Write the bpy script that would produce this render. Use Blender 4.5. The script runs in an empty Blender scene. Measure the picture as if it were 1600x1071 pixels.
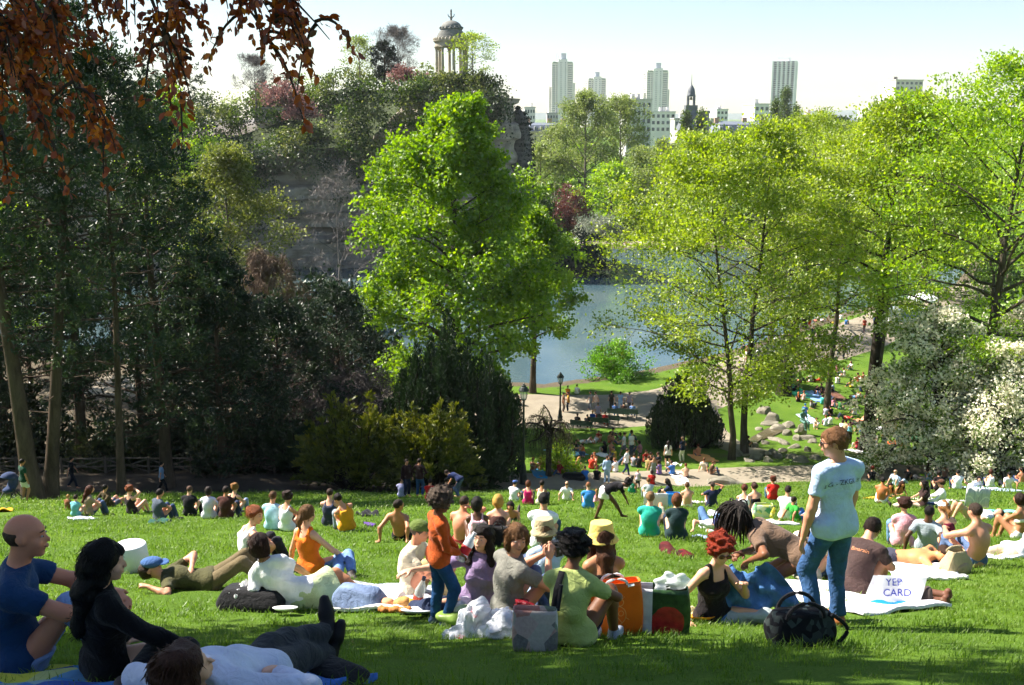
import bpy, math, random
import numpy as np
from mathutils import Vector, Matrix
from mathutils.bvhtree import BVHTree

# ------------------------------------------------------------------ camera, sky, sun, exposure
S = bpy.context.scene
COL = S.collection
PITCH = math.radians(12.36)
cam_d = bpy.data.cameras.new('camera'); cam_d.sensor_width = 36; cam_d.lens = 36
cam_d.clip_start = 0.1; cam_d.clip_end = 30000
cam = bpy.data.objects.new('camera', cam_d); COL.objects.link(cam)
cam.rotation_euler = (math.radians(90) - PITCH, 0, 0)
S.camera = cam

SUN_EL = math.radians(46); SUN_AZ = (-0.92, 0.39)
wd = bpy.data.worlds.new('World'); S.world = wd; wd.use_nodes = True
wn = wd.node_tree.nodes; wl = wd.node_tree.links
bg = wn['Background']; sky = wn.new('ShaderNodeTexSky'); sky.sky_type = 'NISHITA'; sky.sun_disc = False
sky.sun_elevation = SUN_EL; sky.sun_rotation = math.atan2(SUN_AZ[0], SUN_AZ[1])
sky.air_density = 1.0; sky.dust_density = 0.4; sky.ozone_density = 1.0; sky.altitude = 60
wl.new(sky.outputs[0], bg.inputs[0]); bg.inputs[1].default_value = 0.058
sd = bpy.data.lights.new('sun', 'SUN'); sd.energy = 5.0; sd.angle = math.radians(0.53); sd.color = (1.0, 0.93, 0.82)
sun = bpy.data.objects.new('sun', sd); COL.objects.link(sun)
_n = math.hypot(*SUN_AZ)
TO_SUN = Vector((SUN_AZ[0] / _n * math.cos(SUN_EL), SUN_AZ[1] / _n * math.cos(SUN_EL), math.sin(SUN_EL)))
sun.rotation_euler = TO_SUN.to_track_quat('Z', 'Y').to_euler()
sun.location = TO_SUN * 60
S.view_settings.view_transform = 'Standard'; S.view_settings.look = 'None'
S.view_settings.gamma = 1; S.view_settings.exposure = 1.6
S.render.engine = 'CYCLES'
S.cycles.max_bounces = 5; S.cycles.diffuse_bounces = 3; S.cycles.glossy_bounces = 2; S.cycles.use_adaptive_sampling = True; S.cycles.adaptive_threshold = .03
S.cycles.transmission_bounces = 3; S.cycles.transparent_max_bounces = 6; S.cycles.volume_bounces = 0
S.cycles.use_denoising = True

# ------------------------------------------------------------------ helpers
R = math.radians
def rng(seed): return np.random.default_rng(seed)
def srgb(h):
    if not isinstance(h, str): return tuple(h)
    h = h.lstrip('#'); v = [int(h[i:i + 2], 16) / 255 for i in (0, 2, 4)]
    return tuple(c / 12.92 if c <= .04045 else ((c + .055) / 1.055) ** 2.4 for c in v)

def mesh_np(name, V, F, smooth=False, attrs=None, mats=(), midx=None):
    """V (n,3); F (m,k) array or list of such arrays."""
    me = bpy.data.meshes.new(name)
    V = np.asarray(V, np.float32).reshape(-1, 3)
    Fs = F if isinstance(F, (list, tuple)) else [F]
    Fs = [np.asarray(f, np.int32) for f in Fs if len(f)]
    me.vertices.add(len(V)); me.vertices.foreach_set('co', V.ravel())
    nl = sum(f.size for f in Fs); nf = sum(len(f) for f in Fs)
    me.loops.add(nl); me.polygons.add(nf)
    me.loops.foreach_set('vertex_index', np.concatenate([f.ravel() for f in Fs]) if Fs else np.zeros(0, np.int32))
    tot = np.concatenate([np.full(len(f), f.shape[1], np.int32) for f in Fs]) if Fs else np.zeros(0, np.int32)
    st = np.zeros(nf, np.int32); st[1:] = np.cumsum(tot)[:-1]
    me.polygons.foreach_set('loop_start', st)
    me.polygons.foreach_set('use_smooth', np.full(nf, bool(smooth)))
    for m in mats: me.materials.append(m)
    if midx is not None: me.polygons.foreach_set('material_index', np.asarray(midx, np.int32))
    for k, a in (attrs or {}).items():
        at = me.attributes.new(k, 'FLOAT', 'POINT'); at.data.foreach_set('value', np.asarray(a, np.float32))
    me.update(calc_edges=True)
    return me

def link(name, me, parent=None, loc=None, rz=None):
    o = bpy.data.objects.new(name, me); COL.objects.link(o)
    if parent is not None: o.parent = parent
    if loc is not None: o.location = loc
    if rz is not None: o.rotation_euler = (0, 0, rz)
    return o
def tag(o, label=None, cat=None, group=None, kind=None):
    if label: o['label'] = label
    if cat: o['category'] = cat
    if group: o['group'] = group
    if kind: o['kind'] = kind
    return o
def empty(name, loc=(0, 0, 0), rz=0):
    o = bpy.data.objects.new(name, None); COL.objects.link(o); o.location = loc; o.rotation_euler = (0, 0, rz)
    o.empty_display_size = .2
    return o
def copy_tree(o, parent=None):
    c = o.copy(); COL.objects.link(c); c.parent = parent
    for ch in list(o.children):
        copy_tree(ch, c)
    return c

class MB:
    """collects simple shapes into one mesh"""
    def __init__(s): s.V = []; s.Q = []; s.T = []; s.n = 0
    def add(s, V, Q=None, T=None):
        V = np.asarray(V, float).reshape(-1, 3)
        if Q is not None and len(Q): s.Q.append(np.asarray(Q, int) + s.n)
        if T is not None and len(T): s.T.append(np.asarray(T, int) + s.n)
        s.V.append(V); s.n += len(V); return s
    def box(s, c, d, rz=0, M=None):
        x, y, z = [k / 2 for k in d]
        V = np.array([[a, b, e] for e in (-z, z) for b in (-y, y) for a in (-x, x)], float)
        if rz:
            cs, sn = math.cos(rz), math.sin(rz); V[:, :2] = V[:, :2] @ np.array([[cs, sn], [-sn, cs]])
        if M is not None: V = V @ np.asarray(M).T
        return s.add(V + np.asarray(c, float), [[0, 2, 3, 1], [4, 5, 7, 6], [0, 1, 5, 4], [2, 6, 7, 3], [0, 4, 6, 2], [1, 3, 7, 5]])
    def tube(s, pts, rad, n=8, cap=True):
        pts = np.asarray(pts, float); rad = np.broadcast_to(np.asarray(rad, float), (len(pts),))
        t = np.gradient(pts, axis=0); t /= np.linalg.norm(t, axis=1)[:, None] + 1e-9
        ref = np.array([0, 0, 1.]) if abs(t[0, 2]) < .9 else np.array([1., 0, 0])
        u = np.cross(t, ref); u /= np.linalg.norm(u, axis=1)[:, None] + 1e-9
        w = np.cross(t, u)
        a = np.arange(n) * 2 * math.pi / n
        V = pts[:, None] + rad[:, None, None] * (np.cos(a)[None, :, None] * u[:, None] + np.sin(a)[None, :, None] * w[:, None])
        m = len(pts); i = np.arange(m - 1)[:, None] * n; j = np.arange(n)[None]
        Q = np.stack([i + j, i + (j + 1) % n, i + n + (j + 1) % n, i + n + j], -1).reshape(-1, 4)
        V = V.reshape(-1, 3); T = None
        if cap:
            V = np.vstack([V, pts[:1], pts[-1:]]); k = m * n; jj = np.arange(n)
            T = np.vstack([np.stack([(jj + 1) % n, jj, np.full(n, k)], 1), np.stack([(m - 1) * n + jj, (m - 1) * n + (jj + 1) % n, np.full(n, k + 1)], 1)])
        return s.add(V, Q, T)
    def lathe(s, prof, c=(0, 0, 0), n=16, ph=0):
        prof = np.asarray(prof, float); m = len(prof); a = np.arange(n) * 2 * math.pi / n + ph
        V = np.stack([prof[:, :1] * np.cos(a), prof[:, :1] * np.sin(a), np.repeat(prof[:, 1:], n, 1)], -1).reshape(-1, 3) + np.asarray(c, float)
        i = np.arange(m - 1)[:, None] * n; j = np.arange(n)[None]
        return s.add(V, np.stack([i + j, i + (j + 1) % n, i + n + (j + 1) % n, i + n + j], -1).reshape(-1, 4))
    def prism(s, poly, z0, z1):
        poly = np.asarray(poly, float); n = len(poly)
        V = np.vstack([np.c_[poly, np.full(n, z0)], np.c_[poly, np.full(n, z1)]]); j = np.arange(n)
        s.add(V, np.stack([j, (j + 1) % n, n + (j + 1) % n, n + j], 1))
        c = poly.mean(0); k = s.n
        s.add(np.array([[c[0], c[1], z0], [c[0], c[1], z1]]))
        s.T.append(np.vstack([np.stack([k - 2 * n + (j + 1) % n, k - 2 * n + j, np.full(n, k)], 1), np.stack([k - n + j, k - n + (j + 1) % n, np.full(n, k + 1)], 1)]))
        return s
    def mesh(s, name, mats=(), smooth=False, M=None):
        V = np.vstack(s.V)
        if M is not None: V = V @ np.asarray(M)[:3, :3].T + np.asarray(M)[:3, 3]
        F = []
        if s.Q: F.append(np.vstack(s.Q))
        if s.T: F.append(np.vstack(s.T))
        return mesh_np(name, V, F, smooth, mats=mats if isinstance(mats, (list, tuple)) else [mats])
    def build(s, name, mat, parent=None, smooth=False, loc=None, rz=None):
        return link(name, s.mesh(name, mat, smooth), parent, loc, rz)

def pix_dir(px, py):
    a = (px - 800) / 1600; b = -(py - 535.5) / 1600
    cp, sp = math.cos(PITCH), math.sin(PITCH)
    return np.array([a, cp + b * sp, -sp + b * cp])
def at_dist(px, py, Y):
    d = pix_dir(px, py); return d * (Y / d[1])

# ------------------------------------------------------------------ materials
_M = {}
class NT:
    def __init__(s, name):
        s.m = bpy.data.materials.new(name); s.m.use_nodes = True; s.t = s.m.node_tree
        s.N = s.t.nodes; s.L = s.t.links; s.p = s.N['Principled BSDF']; s.out = s.N['Material Output']
    def n(s, typ, **kw):
        nd = s.N.new('ShaderNode' + typ)
        for k, v in kw.items():
            if k.startswith('i_'):
                k = k[2:]; k = int(k) if k.isdigit() else k.replace('_', ' ')
                nd.inputs[k].default_value = v
            else: setattr(nd, k, v)
        return nd
    def l(s, a, b): s.L.new(a, b)
    def noise(s, scale, detail=4, rough=.55, vec=None, dist=0):
        nd = s.n('TexNoise', i_Scale=scale, i_Detail=detail, i_Roughness=rough, i_Distortion=dist)
        if vec is not None: s.l(vec, nd.inputs['Vector'])
        return nd.outputs['Fac']
    def coord(s, which='Object', scale=None):
        c = s.n('TexCoord').outputs[which]
        if scale is not None:
            mp = s.n('Mapping'); mp.inputs['Scale'].default_value = scale; s.l(c, mp.inputs['Vector']); c = mp.outputs[0]
        return c
    def ramp(s, fac, stops):
        r = s.n('ValToRGB'); e = r.color_ramp.elements
        while len(e) < len(stops): e.new(.5)
        for i, (p, c) in enumerate(stops):
            e[i].position = p; c = srgb(c); e[i].color = (*c, 1)
        s.l(fac, r.inputs[0]); return r.outputs[0]
    def mix(s, fac, a, b, blend='MIX'):
        m = s.n('MixRGB', blend_type=blend)
        for i, v in ((0, fac), (1, a), (2, b)):
            if hasattr(v, 'is_linked'): s.l(v, m.inputs[i])
            elif i == 0: m.inputs[0].default_value = v
            else: m.inputs[i].default_value = (*srgb(v), 1)
        return m.outputs[0]
    def bump(s, h, strength=.4, dist=.02):
        b = s.n('Bump', i_Strength=strength, i_Distance=dist); s.l(h, b.inputs['Height'])
        s.l(b.outputs[0], s.p.inputs['Normal']); return b.outputs[0]
    def base(s, c, rough=.7, spec=.3):
        if hasattr(c, 'is_linked'): s.l(c, s.p.inputs['Base Color'])
        else: s.p.inputs['Base Color'].default_value = (*srgb(c), 1)
        s.p.inputs['Roughness'].default_value = rough; s.p.inputs['Specular IOR Level'].default_value = spec
        return s

def cached(f):
    def g(*a):
        k = (f.__name__,) + a
        if k not in _M: _M[k] = f(*a)
        return _M[k]
    return g
def vary(c, f): return tuple(min(1, max(0, x * f)) for x in srgb(c))

@cached
def m_plain(c, rough=.6, var=.12, scale=6., spec=.3):
    t = NT('plain'); n = t.noise(scale, 5, .6, t.coord())
    t.base(t.ramp(n, [(.3, vary(c, 1 - var)), (.7, vary(c, 1 + var))]), rough, spec)
    t.bump(t.noise(scale * 8, 3, .6, t.coord()), .15, .005); return t.m
@cached
def m_cloth(c):
    t = NT('cloth'); co = t.coord()
    n = t.noise(9, 4, .6, co); t.base(t.ramp(n, [(.3, vary(c, .88)), (.7, vary(c, 1.08))]), .85, .15)
    f = t.noise(11, 3, .5, co, 2.2); w = t.n('TexNoise', i_Scale=420., i_Detail=1.); t.l(co, w.inputs['Vector'])
    t.bump(t.mix(.10, f, w.outputs['Fac']), .75, .022)
    t.p.inputs['Sheen Weight'].default_value = .08; return t.m
@cached
def m_denim(c):
    t = NT('denim'); co = t.coord()
    n = t.noise(7, 5, .65, co); f = t.noise(16, 2, .5, co, 1.5)
    col = t.ramp(n, [(.28, vary(c, .7)), (.55, c), (.78, vary(c, 1.6))])
    t.base(col, .85, .15); t.bump(f, .75, .02); return t.m
@cached
def m_skin(c):
    t = NT('skin'); n = t.noise(7, 4, .6, t.coord())
    t.base(t.ramp(n, [(.3, vary(c, .9)), (.7, vary(c, 1.06))]), .5, .35)
    t.p.inputs['Subsurface Weight'].default_value = .0
    t.bump(t.noise(60, 3, .6, t.coord()), .12, .004); return t.m
@cached
def m_hair(c):
    t = NT('hair'); co = t.coord('Object', (12, 12, 2.5)); n = t.noise(8, 4, .7, co)
    t.base(t.ramp(n, [(.25, vary(c, .45)), (.6, c), (.85, vary(c, 1.6))]), .55, .2)
    t.bump(n, 1., .015); return t.m
def leaf_nodes(t, col, trans, gloss=.25):
    d = t.n('BsdfDiffuse'); tr = t.n('BsdfTranslucent'); g = t.n('BsdfGlossy', i_Roughness=.45)
    g.inputs[0].default_value = (.9, .9, .9, 1)
    t.l(col, d.inputs[0])
    hs = t.n('HueSaturation', i_Saturation=1.1, i_Value=1.45); t.l(col, hs.inputs['Color']); t.l(hs.outputs[0], tr.inputs[0])
    mx = t.n('MixShader', i_0=trans); t.l(d.outputs[0], mx.inputs[1]); t.l(tr.outputs[0], mx.inputs[2])
    m2 = t.n('MixShader', i_0=.04 * gloss / .25); t.l(mx.outputs[0], m2.inputs[1]); t.l(g.outputs[0], m2.inputs[2])
    t.l(m2.outputs[0], t.out.inputs['Surface'])
@cached
def m_leaf(c0, c1, c2, trans=.45, gloss=.25):
    t = NT('leaf'); a = t.n('Attribute', attribute_name='tint')
    col = t.ramp(a.outputs['Fac'], [(0, c0), (.5, c1), (1, c2)])
    leaf_nodes(t, col, trans, gloss); return t.m
@cached
def m_bark(c0, c1, scale=5.):
    t = NT('bark'); co = t.coord('Object', (1, 1, .25)); n = t.noise(scale, 6, .7, co, .6)
    t.base(t.ramp(n, [(.3, c0), (.7, c1)]), .9, .1); t.bump(n, .8, .05); return t.m
@cached
def m_metal(c, rough=.4):
    t = NT('metal'); n = t.noise(12, 4, .6, t.coord()); t.base(t.ramp(n, [(.3, vary(c, .8)), (.7, vary(c, 1.15))]), rough, .5)
    t.p.inputs['Metallic'].default_value = .2; return t.m
@cached
def m_glass(c='#d8e4e6', alpha=.35):
    t = NT('glass'); t.base(c, .05, .5); t.p.inputs['Alpha'].default_value = alpha
    return t.m
# ------------------------------------------------------------------ terrain
LAKE = np.array([(-80, 118), (-45, 104), (-20, 98), (3, 92.5), (12, 97), (23, 106), (32, 116), (40, 126), (52, 137), (66, 150), (78, 172), (62, 190),
                 (38, 197), (15, 196), (4, 199), (-10, 206), (-40, 210), (-80, 205), (-110, 170), (-105, 135)], float)
def poly_sd(P, poly):
    P = np.asarray(P, float); n = len(poly); d = np.full(len(P), 1e18); ins = np.zeros(len(P), bool)
    for i in range(n):
        a, b = poly[i], poly[(i + 1) % n]; e = b - a; w = P - a
        t = np.clip((w @ e) / (e @ e), 0, 1); q = w - t[:, None] * e
        d = np.minimum(d, (q * q).sum(1))
        c = ((a[1] > P[:, 1]) != (b[1] > P[:, 1])); 
        with np.errstate(divide='ignore', invalid='ignore'):
            xi = a[0] + (P[:, 1] - a[1]) / (e[1] if e[1] else 1e-12) * e[0]
        ins ^= c & (P[:, 0] < xi)
    d = np.sqrt(d); return np.where(ins, -d, d)
def sstep(a, b, x):
    t = np.clip((x - a) / (b - a), 0, 1); return t * t * (3 - 2 * t)
def slope_end(x): return np.clip(53 + .2 * x, 46.5, 60)
PATHW = 3.6
def H(x, y, fine=True):
    x = np.asarray(x, float); y = np.asarray(y, float)
    sh = np.broadcast(x, y).shape; x = np.broadcast_to(x, sh).ravel(); y = np.broadcast_to(y, sh).ravel()
    s = .348 - .009 * sstep(2, 20, x)
    ye = slope_end(x)
    yy = np.maximum(y, -1.)
    z1 = -1.5 - s * np.minimum(yy, ye) + .8 * np.clip(1 - np.maximum(y, 0) / 9.5, 0, 1) ** 1.4
    z1 = z1 + .05 * np.sin(x * .55 + 1) * np.sin(y * .43) + .03 * np.sin(x * 1.3 + y * .9) * (np.abs(y) < 60)
    yp = ye + PATHW; zp = -1.5 - s * ye - .3
    t = np.clip((y - yp) / (83 - yp), 0, 1)
    z2 = zp + (-24.2 - zp) * (1 - (1 - t) ** 1.6)
    k = sstep(0, .8, y - ye); z = np.where(y < ye, z1, z1 * (1 - k) + (zp + .0 * y) * k)
    z = np.where(y > yp, z2, z)
    m = y > 80
    if m.any():
        d = poly_sd(np.c_[x[m], y[m]], LAKE)
        zz = z[m]
        zz = np.where(d < 0, -24.2 - 1.3 * np.clip(-d / 3, 0, 1), zz + .25 * sstep(0, 6, d) * sstep(30, 8, d))
        r = y[m]
        zz = zz + np.where(d > 0, 9 * sstep(204, 300, r) + 5 * sstep(60, 160, x[m]), 0)
        z = z.copy(); z[m] = zz
    return z.reshape(sh) if sh else float(z[0])
def Hs(x, y): return float(H(np.array([x]), np.array([y]))[0])
def ground_at(px, py):
    d = pix_dir(px, py); lo, hi = 2., 400.
    ts = np.concatenate([np.arange(2, 70, .1), np.arange(70, 260, .5)])
    P = d[None] * ts[:, None]; g = P[:, 2] - H(P[:, 0], P[:, 1])
    i = np.argmax(g < 0) if (g < 0).any() else len(ts) - 1
    a, b = ts[max(i - 1, 0)], ts[i]
    for _ in range(14):
        m = (a + b) / 2; p = d * m
        if p[2] - Hs(p[0], p[1]) < 0: b = m
        else: a = m
    p = d * b; return np.array([p[0], p[1], Hs(p[0], p[1])])

def axis(fine0, fine1, step, far0, far1, g=1.16):
    a = list(np.arange(fine0, fine1 + .01, step)); s = step; x = a[-1]
    while x < far1: s *= g; x += s; a.append(x)
    s = step; x = a[0]; pre = []
    while x > far0: s *= g; x -= s; pre.append(x)
    return np.array(pre[::-1] + a)
def build_ground():
    xs = axis(-60, 75, 1.0, -7000, 7000); ys = axis(-6, 215, 1.0, -60, 12000)
    X, Y = np.meshgrid(xs, ys); Z = H(X, Y)
    nx = len(xs); i = np.arange(len(ys) - 1)[:, None] * nx; j = np.arange(nx - 1)[None]
    F = np.stack([i + j, i + j + 1, i + nx + j + 1, i + nx + j], -1).reshape(-1, 4)
    x = X.ravel(); y = Y.ravel()
    sd_ = np.where((y > 80) & (y < 400), poly_sd(np.c_[x, y], LAKE), 50)
    ye = slope_end(x)
    wood = sstep(ye - .5, ye + 1, y) * sstep(-3, -7, x) + sstep(3, .5, sd_) * .9
    wood = np.maximum(wood, .25 * sstep(205, 215, y))
    wood = np.maximum(wood, .45 * sstep(3.2, .5, np.abs(y - 64 - .1 * x)) * sstep(8, 12, x) * sstep(40, 28, x))
    t = NT('ground'); co = t.coord('Object')
    n1 = t.noise(.45, 6, .6, co); n2 = t.noise(9, 4, .7, co); n3 = t.noise(60, 3, .7, co)
    g = t.ramp(n1, [(.3, (.05, .11, .013)), (.55, (.09, .165, .02)), (.75, (.135, .20, .03))])
    g = t.mix(.45, g, t.ramp(n3, [(.3, (.03, .075, .008)), (.7, (.15, .24, .025))]))
    dirt = t.ramp(n2, [(.3, (.05, .04, .028)), (.7, (.16, .13, .09))])
    a = t.n('Attribute', attribute_name='dirt')
    th = t.n('Math', operation='ADD'); t.l(a.outputs['Fac'], th.inputs[0])
    nn = t.n('Math', operation='MULTIPLY_ADD', i_1=.9, i_2=-.45); t.l(t.noise(.9, 5, .65, co), nn.inputs[0]); t.l(nn.outputs[0], th.inputs[1])
    k = t.n('MapRange', i_1=.35, i_2=.6); t.l(th.outputs[0], k.inputs[0])
    t.base(t.mix(k.outputs[0], g, dirt), .95, .08); t.bump(t.mix(.5, n2, n3), .8, .06)
    me = mesh_np('ground', np.c_[x, y, Z.ravel()], F, True, {'dirt': wood}, [t.m])
    tag(link('ground', me), kind='structure')
build_ground()

@cached
def m_gravel(c0, c1):
    t = NT('gravel'); co = t.coord('Object'); n = t.noise(.6, 6, .6, co); f = t.noise(45, 4, .7, co)
    c = t.ramp(n, [(.3, c0), (.7, c1)]); t.base(t.mix(.3, c, t.ramp(f, [(.3, vary(c0, .6)), (.7, vary(c1, 1.2))])), .95, .1)
    t.bump(f, .4, .01); return t.m
def strip(name, cl, w, mat, off=.05, step=.6, side=6):
    cl = np.asarray(cl, float); w = np.asarray(w, float)
    seg = np.r_[0, np.cumsum(np.linalg.norm(np.diff(cl, axis=0), axis=1))]
    s = np.linspace(0, seg[-1], int(seg[-1] / step) + 2)
    # smooth centre line by resampling twice
    P = np.c_[np.interp(s, seg, cl[:, 0]), np.interp(s, seg, cl[:, 1])]; W = np.interp(s, seg, w)
    k = max(3, int(5 / step)) | 1; ker = np.ones(k) / k
    Pp = np.vstack([np.repeat(P[:1], k // 2, 0), P, np.repeat(P[-1:], k // 2, 0)])
    P = np.c_[np.convolve(Pp[:, 0], ker, 'valid'), np.convolve(Pp[:, 1], ker, 'valid')]
    t = np.gradient(P, axis=0); t /= np.linalg.norm(t, axis=1)[:, None]; nrm = np.c_[-t[:, 1], t[:, 0]]
    r = rng(len(cl)); wob = np.convolve(r.normal(0, .5, len(P) + 6), np.ones(7) / 7, 'valid')
    u = np.linspace(-.5, .5, side + 1)
    XY = P[:, None] + nrm[:, None] * (u[None, :, None] * (W + wob)[:, None, None])
    Z = H(XY[..., 0], XY[..., 1]) + off - .06 * (np.abs(u) > .49)[None]
    V = np.dstack([XY, Z]).reshape(-1, 3); m = side + 1
    i = np.arange(len(P) - 1)[:, None] * m; j = np.arange(side)[None]
    F = np.stack([i + j, i + m + j, i + m + j + 1, i + j + 1], -1).reshape(-1, 4)
    tag(link(name, mesh_np(name, V, F, True, mats=[mat])), kind='structure')
GR = m_gravel((.19, .16, .12), (.31, .27, .21))
SHADE_EARTH = m_gravel((.045, .036, .026), (.11, .09, .07))  # left stretch of the path: dirt darkened, tree shade put into its colour
for nm_, xs_, m_ in (('path', np.arange(-4.5, 46, 2.5), GR), ('shade_toned_path', np.arange(-45, -4, 2.5), SHADE_EARTH)): strip(nm_, np.c_[xs_, slope_end(xs_) + PATHW / 2 + .2], np.full(len(xs_), PATHW + .3), m_, .06)
PATH2 = [(-40, 92), (-22, 88), (-8, 84.5), (2, 82.5), (9, 82.5), (15, 86), (20, 92.5), (26, 100.5), (34, 107.5), (44, 119), (55, 133), (70, 150)]
strip('lakeside_path', PATH2, [6, 7, 9, 10.5, 10, 8, 7, 8.5, 9, 9, 9, 9], GR, .06, side=8)
strip('garden_path', [(16, 87), (15.2, 78), (15.5, 71), (17, 64.5)], [3.4, 3, 2.6, 3], GR, .09)
strip('shore_path', [(4, 203), (20, 201), (42, 202), (66, 196), (84, 176)], [4, 5, 5, 5, 5], GR, .1)

def build_lake():
    t = NT('water'); co = t.coord('Object', (1, .6, 1))
    n = t.noise(2.2, 3, .6, co); n2 = t.noise(.12, 3, .5, co)
    t.base(t.ramp(n2, [(.35, (.045, .085, .105)), (.65, (.085, .125, .13))]), .12, .5)
    t.p.inputs['IOR'].default_value = 1.33
    t.bump(n, .25, .05)
    c = LAKE.mean(0); pl = c + (LAKE - c) * 1.02
    mb = MB(); n_ = len(pl)
    V = np.vstack([np.c_[pl, np.full(n_, -24.42)], [[c[0], c[1], -24.42]]]); j = np.arange(n_)
    mb.add(V, None, np.stack([j, (j + 1) % n_, np.full(n_, n_)], 1))
    tag(mb.build('lake', t.m), kind='structure')
build_lake()

# far hills on the horizon
def build_hills():
    xs = np.linspace(-9000, 9000, 120); r = rng(4); z = 40 + 30 * np.sin(xs / 1700) + 18 * np.sin(xs / 610 + 2)
    V = []; 
    for k, (y, f) in enumerate(((8200, 0), (9000, 1), (10500, .8))): V.append(np.c_[xs, np.full(120, y), -30 + (z + 20) * f])
    n = 120; i = np.arange(2)[:, None] * n; j = np.arange(n - 1)[None]
    F = np.stack([i + j, i + j + 1, i + n + j + 1, i + n + j], -1).reshape(-1, 4)
    tag(link('hills', mesh_np('hills', np.vstack(V), F, True, mats=[m_plain((.10, .14, .12), .9, .3, .004)])), kind='structure')
build_hills()

# ------------------------------------------------------------------ cliff
def vnoise(P, f, seed=0, oct=3):
    r = rng(seed); o = np.zeros(len(P)); a = 1.
    for k in range(oct):
        for _ in range(3):
            d = r.normal(size=3); d *= f / np.linalg.norm(d) * r.uniform(.7, 1.4)
            q = P + .35 / f * np.sin(P[:, [1, 2, 0]] * f * .9 + r.uniform(0, 6, 3))
            o += a / 3 * np.sin(q @ d + r.uniform(0, 6.28))
        f *= 2.1; a *= .5
    return o
CLIFF = np.array([(-110, 140), (-90, 152), (-68, 161), (-50, 166), (-36, 169), (-24, 171), (-17, 169.5), (-12, 167), (-6, 165), (-2.2, 165.5), (-.6, 169), (-1.2, 176), (-4, 184), (-10, 192), (-22, 198), (-50, 202)], float)
CTOP = np.array([-8, -6, -5, -5, -5, -4.5, 2.2, 3.2, 3.6, 3.4, 3.0, 3.2, 3.4, 3, 3, 2], float)
@cached
def m_rock(c0, c1, c2, f=1.):
    t = NT('rock'); co = t.coord('Object'); n = t.noise(.35 * f, 7, .65, co)
    st = t.coord('Object', (.06, .06, .9)); s = t.noise(1.6 * f, 5, .6, st)
    c = t.ramp(n, [(.3, c0), (.5, c1), (.72, c2)])
    c = t.mix(.3, c, t.ramp(s, [(.35, vary(c0, .7)), (.5, c1), (.62, c2)]))
    t.base(c, .95, .1); t.bump(t.mix(.5, t.noise(2.5 * f, 6, .7, co), s), .7, .25 / f); return t.m
def build_cliff():
    seg = np.r_[0, np.cumsum(np.linalg.norm(np.diff(CLIFF, axis=0), axis=1))]
    n = 260; s = np.linspace(0, seg[-1], n)
    P = np.c_[np.interp(s, seg, CLIFF[:, 0]), np.interp(s, seg, CLIFF[:, 1])]; T = np.interp(s, seg, CTOP)
    t = np.gradient(P, axis=0); t /= np.linalg.norm(t, axis=1)[:, None]; out = np.c_[t[:, 1], -t[:, 0]]
    m = 90; v = np.linspace(0, 1, m)
    Z = -26 + (T[:, None] + 26) * v[None]
    base = np.dstack([np.repeat(P[:, None], m, 1), Z]).reshape(-1, 3)
    zz = base[:, 2]; r = rng(3)
    # strata: stepped ledges with blocky noise
    edges = np.sort(np.r_[-27, np.cumsum(r.uniform(.7, 2.6, 30)) - 26]); offs = r.normal(0, .55, 40)
    k = np.clip(np.searchsorted(edges, zz + .35 * np.sin(base[:, 0] * .12)), 0, 39)
    blk = np.floor(base[:, 0] / 3.1 + k * 1.7); hsh = np.modf(np.abs(np.sin(blk * 12.9898 + k * 78.233)) * 43758.5453)[0]
    off = offs[k] + (hsh - .5) * 1.5 + 1.1 * vnoise(base, .22, 5) + .5 * vnoise(base, .9, 6) + 1.6 * (1 - (zz + 26) / 30)
    # cave-like recesses
    for (cx, cz, rx, rz_) in ((-37, -9.5, 4.5, 1.3), (-33, -17, 5, 1.6), (-41, -14, 3.5, 1.1), (-26, -21.5, 4, 2.4), (-30, -5.8, 3, .8)):
        off -= 2.6 * np.exp(-(((base[:, 0] - cx) / rx) ** 4 + ((zz - cz) / rz_) ** 4))
    base[:, :2] += np.repeat(out, m, 0) * off[:, None]
    i = np.arange(n - 1)[:, None] * m; j = np.arange(m - 1)[None]
    F = np.stack([i + j, i + m + j, i + m + j + 1, i + j + 1], -1).reshape(-1, 4)
    tag(link('cliff', mesh_np('cliff', base, F, False, mats=[m_rock((.12, .10, .08), (.31, .27, .22), (.47, .42, .34))])), kind='structure')
    # plateau behind the rim
    rim = base.reshape(n, m, 3)[:, -1]; ctr = np.array([-30., 184])
    rings = [rim]
    for f in (.15, .35, .6, .85, 1.):
        q = rim.copy(); q[:, :2] = q[:, :2] + (ctr - q[:, :2]) * f
        q[:, 2] = q[:, 2] + np.clip((q[:, 1] - 168.5) / 19.5, 0, 1) * (6.2 - q[:, 2]) - 1.3 * min(1, f * 6)
        rings.append(q)
    V = np.vstack(rings); i = np.arange(len(rings) - 1)[:, None] * n; j = np.arange(n - 1)[None]
    F = np.stack([i + j, i + j + 1, i + n + j + 1, i + n + j], -1).reshape(-1, 4)
    tag(link('cliff_top', mesh_np('cliff_top', V, F, True, mats=[m_plain((.035, .05, .015), .95, .4, .5)])), kind='structure')
build_cliff()
def cliff_top_z(x): return float(np.interp(x, CLIFF[:11, 0], CTOP[:11]))

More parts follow.
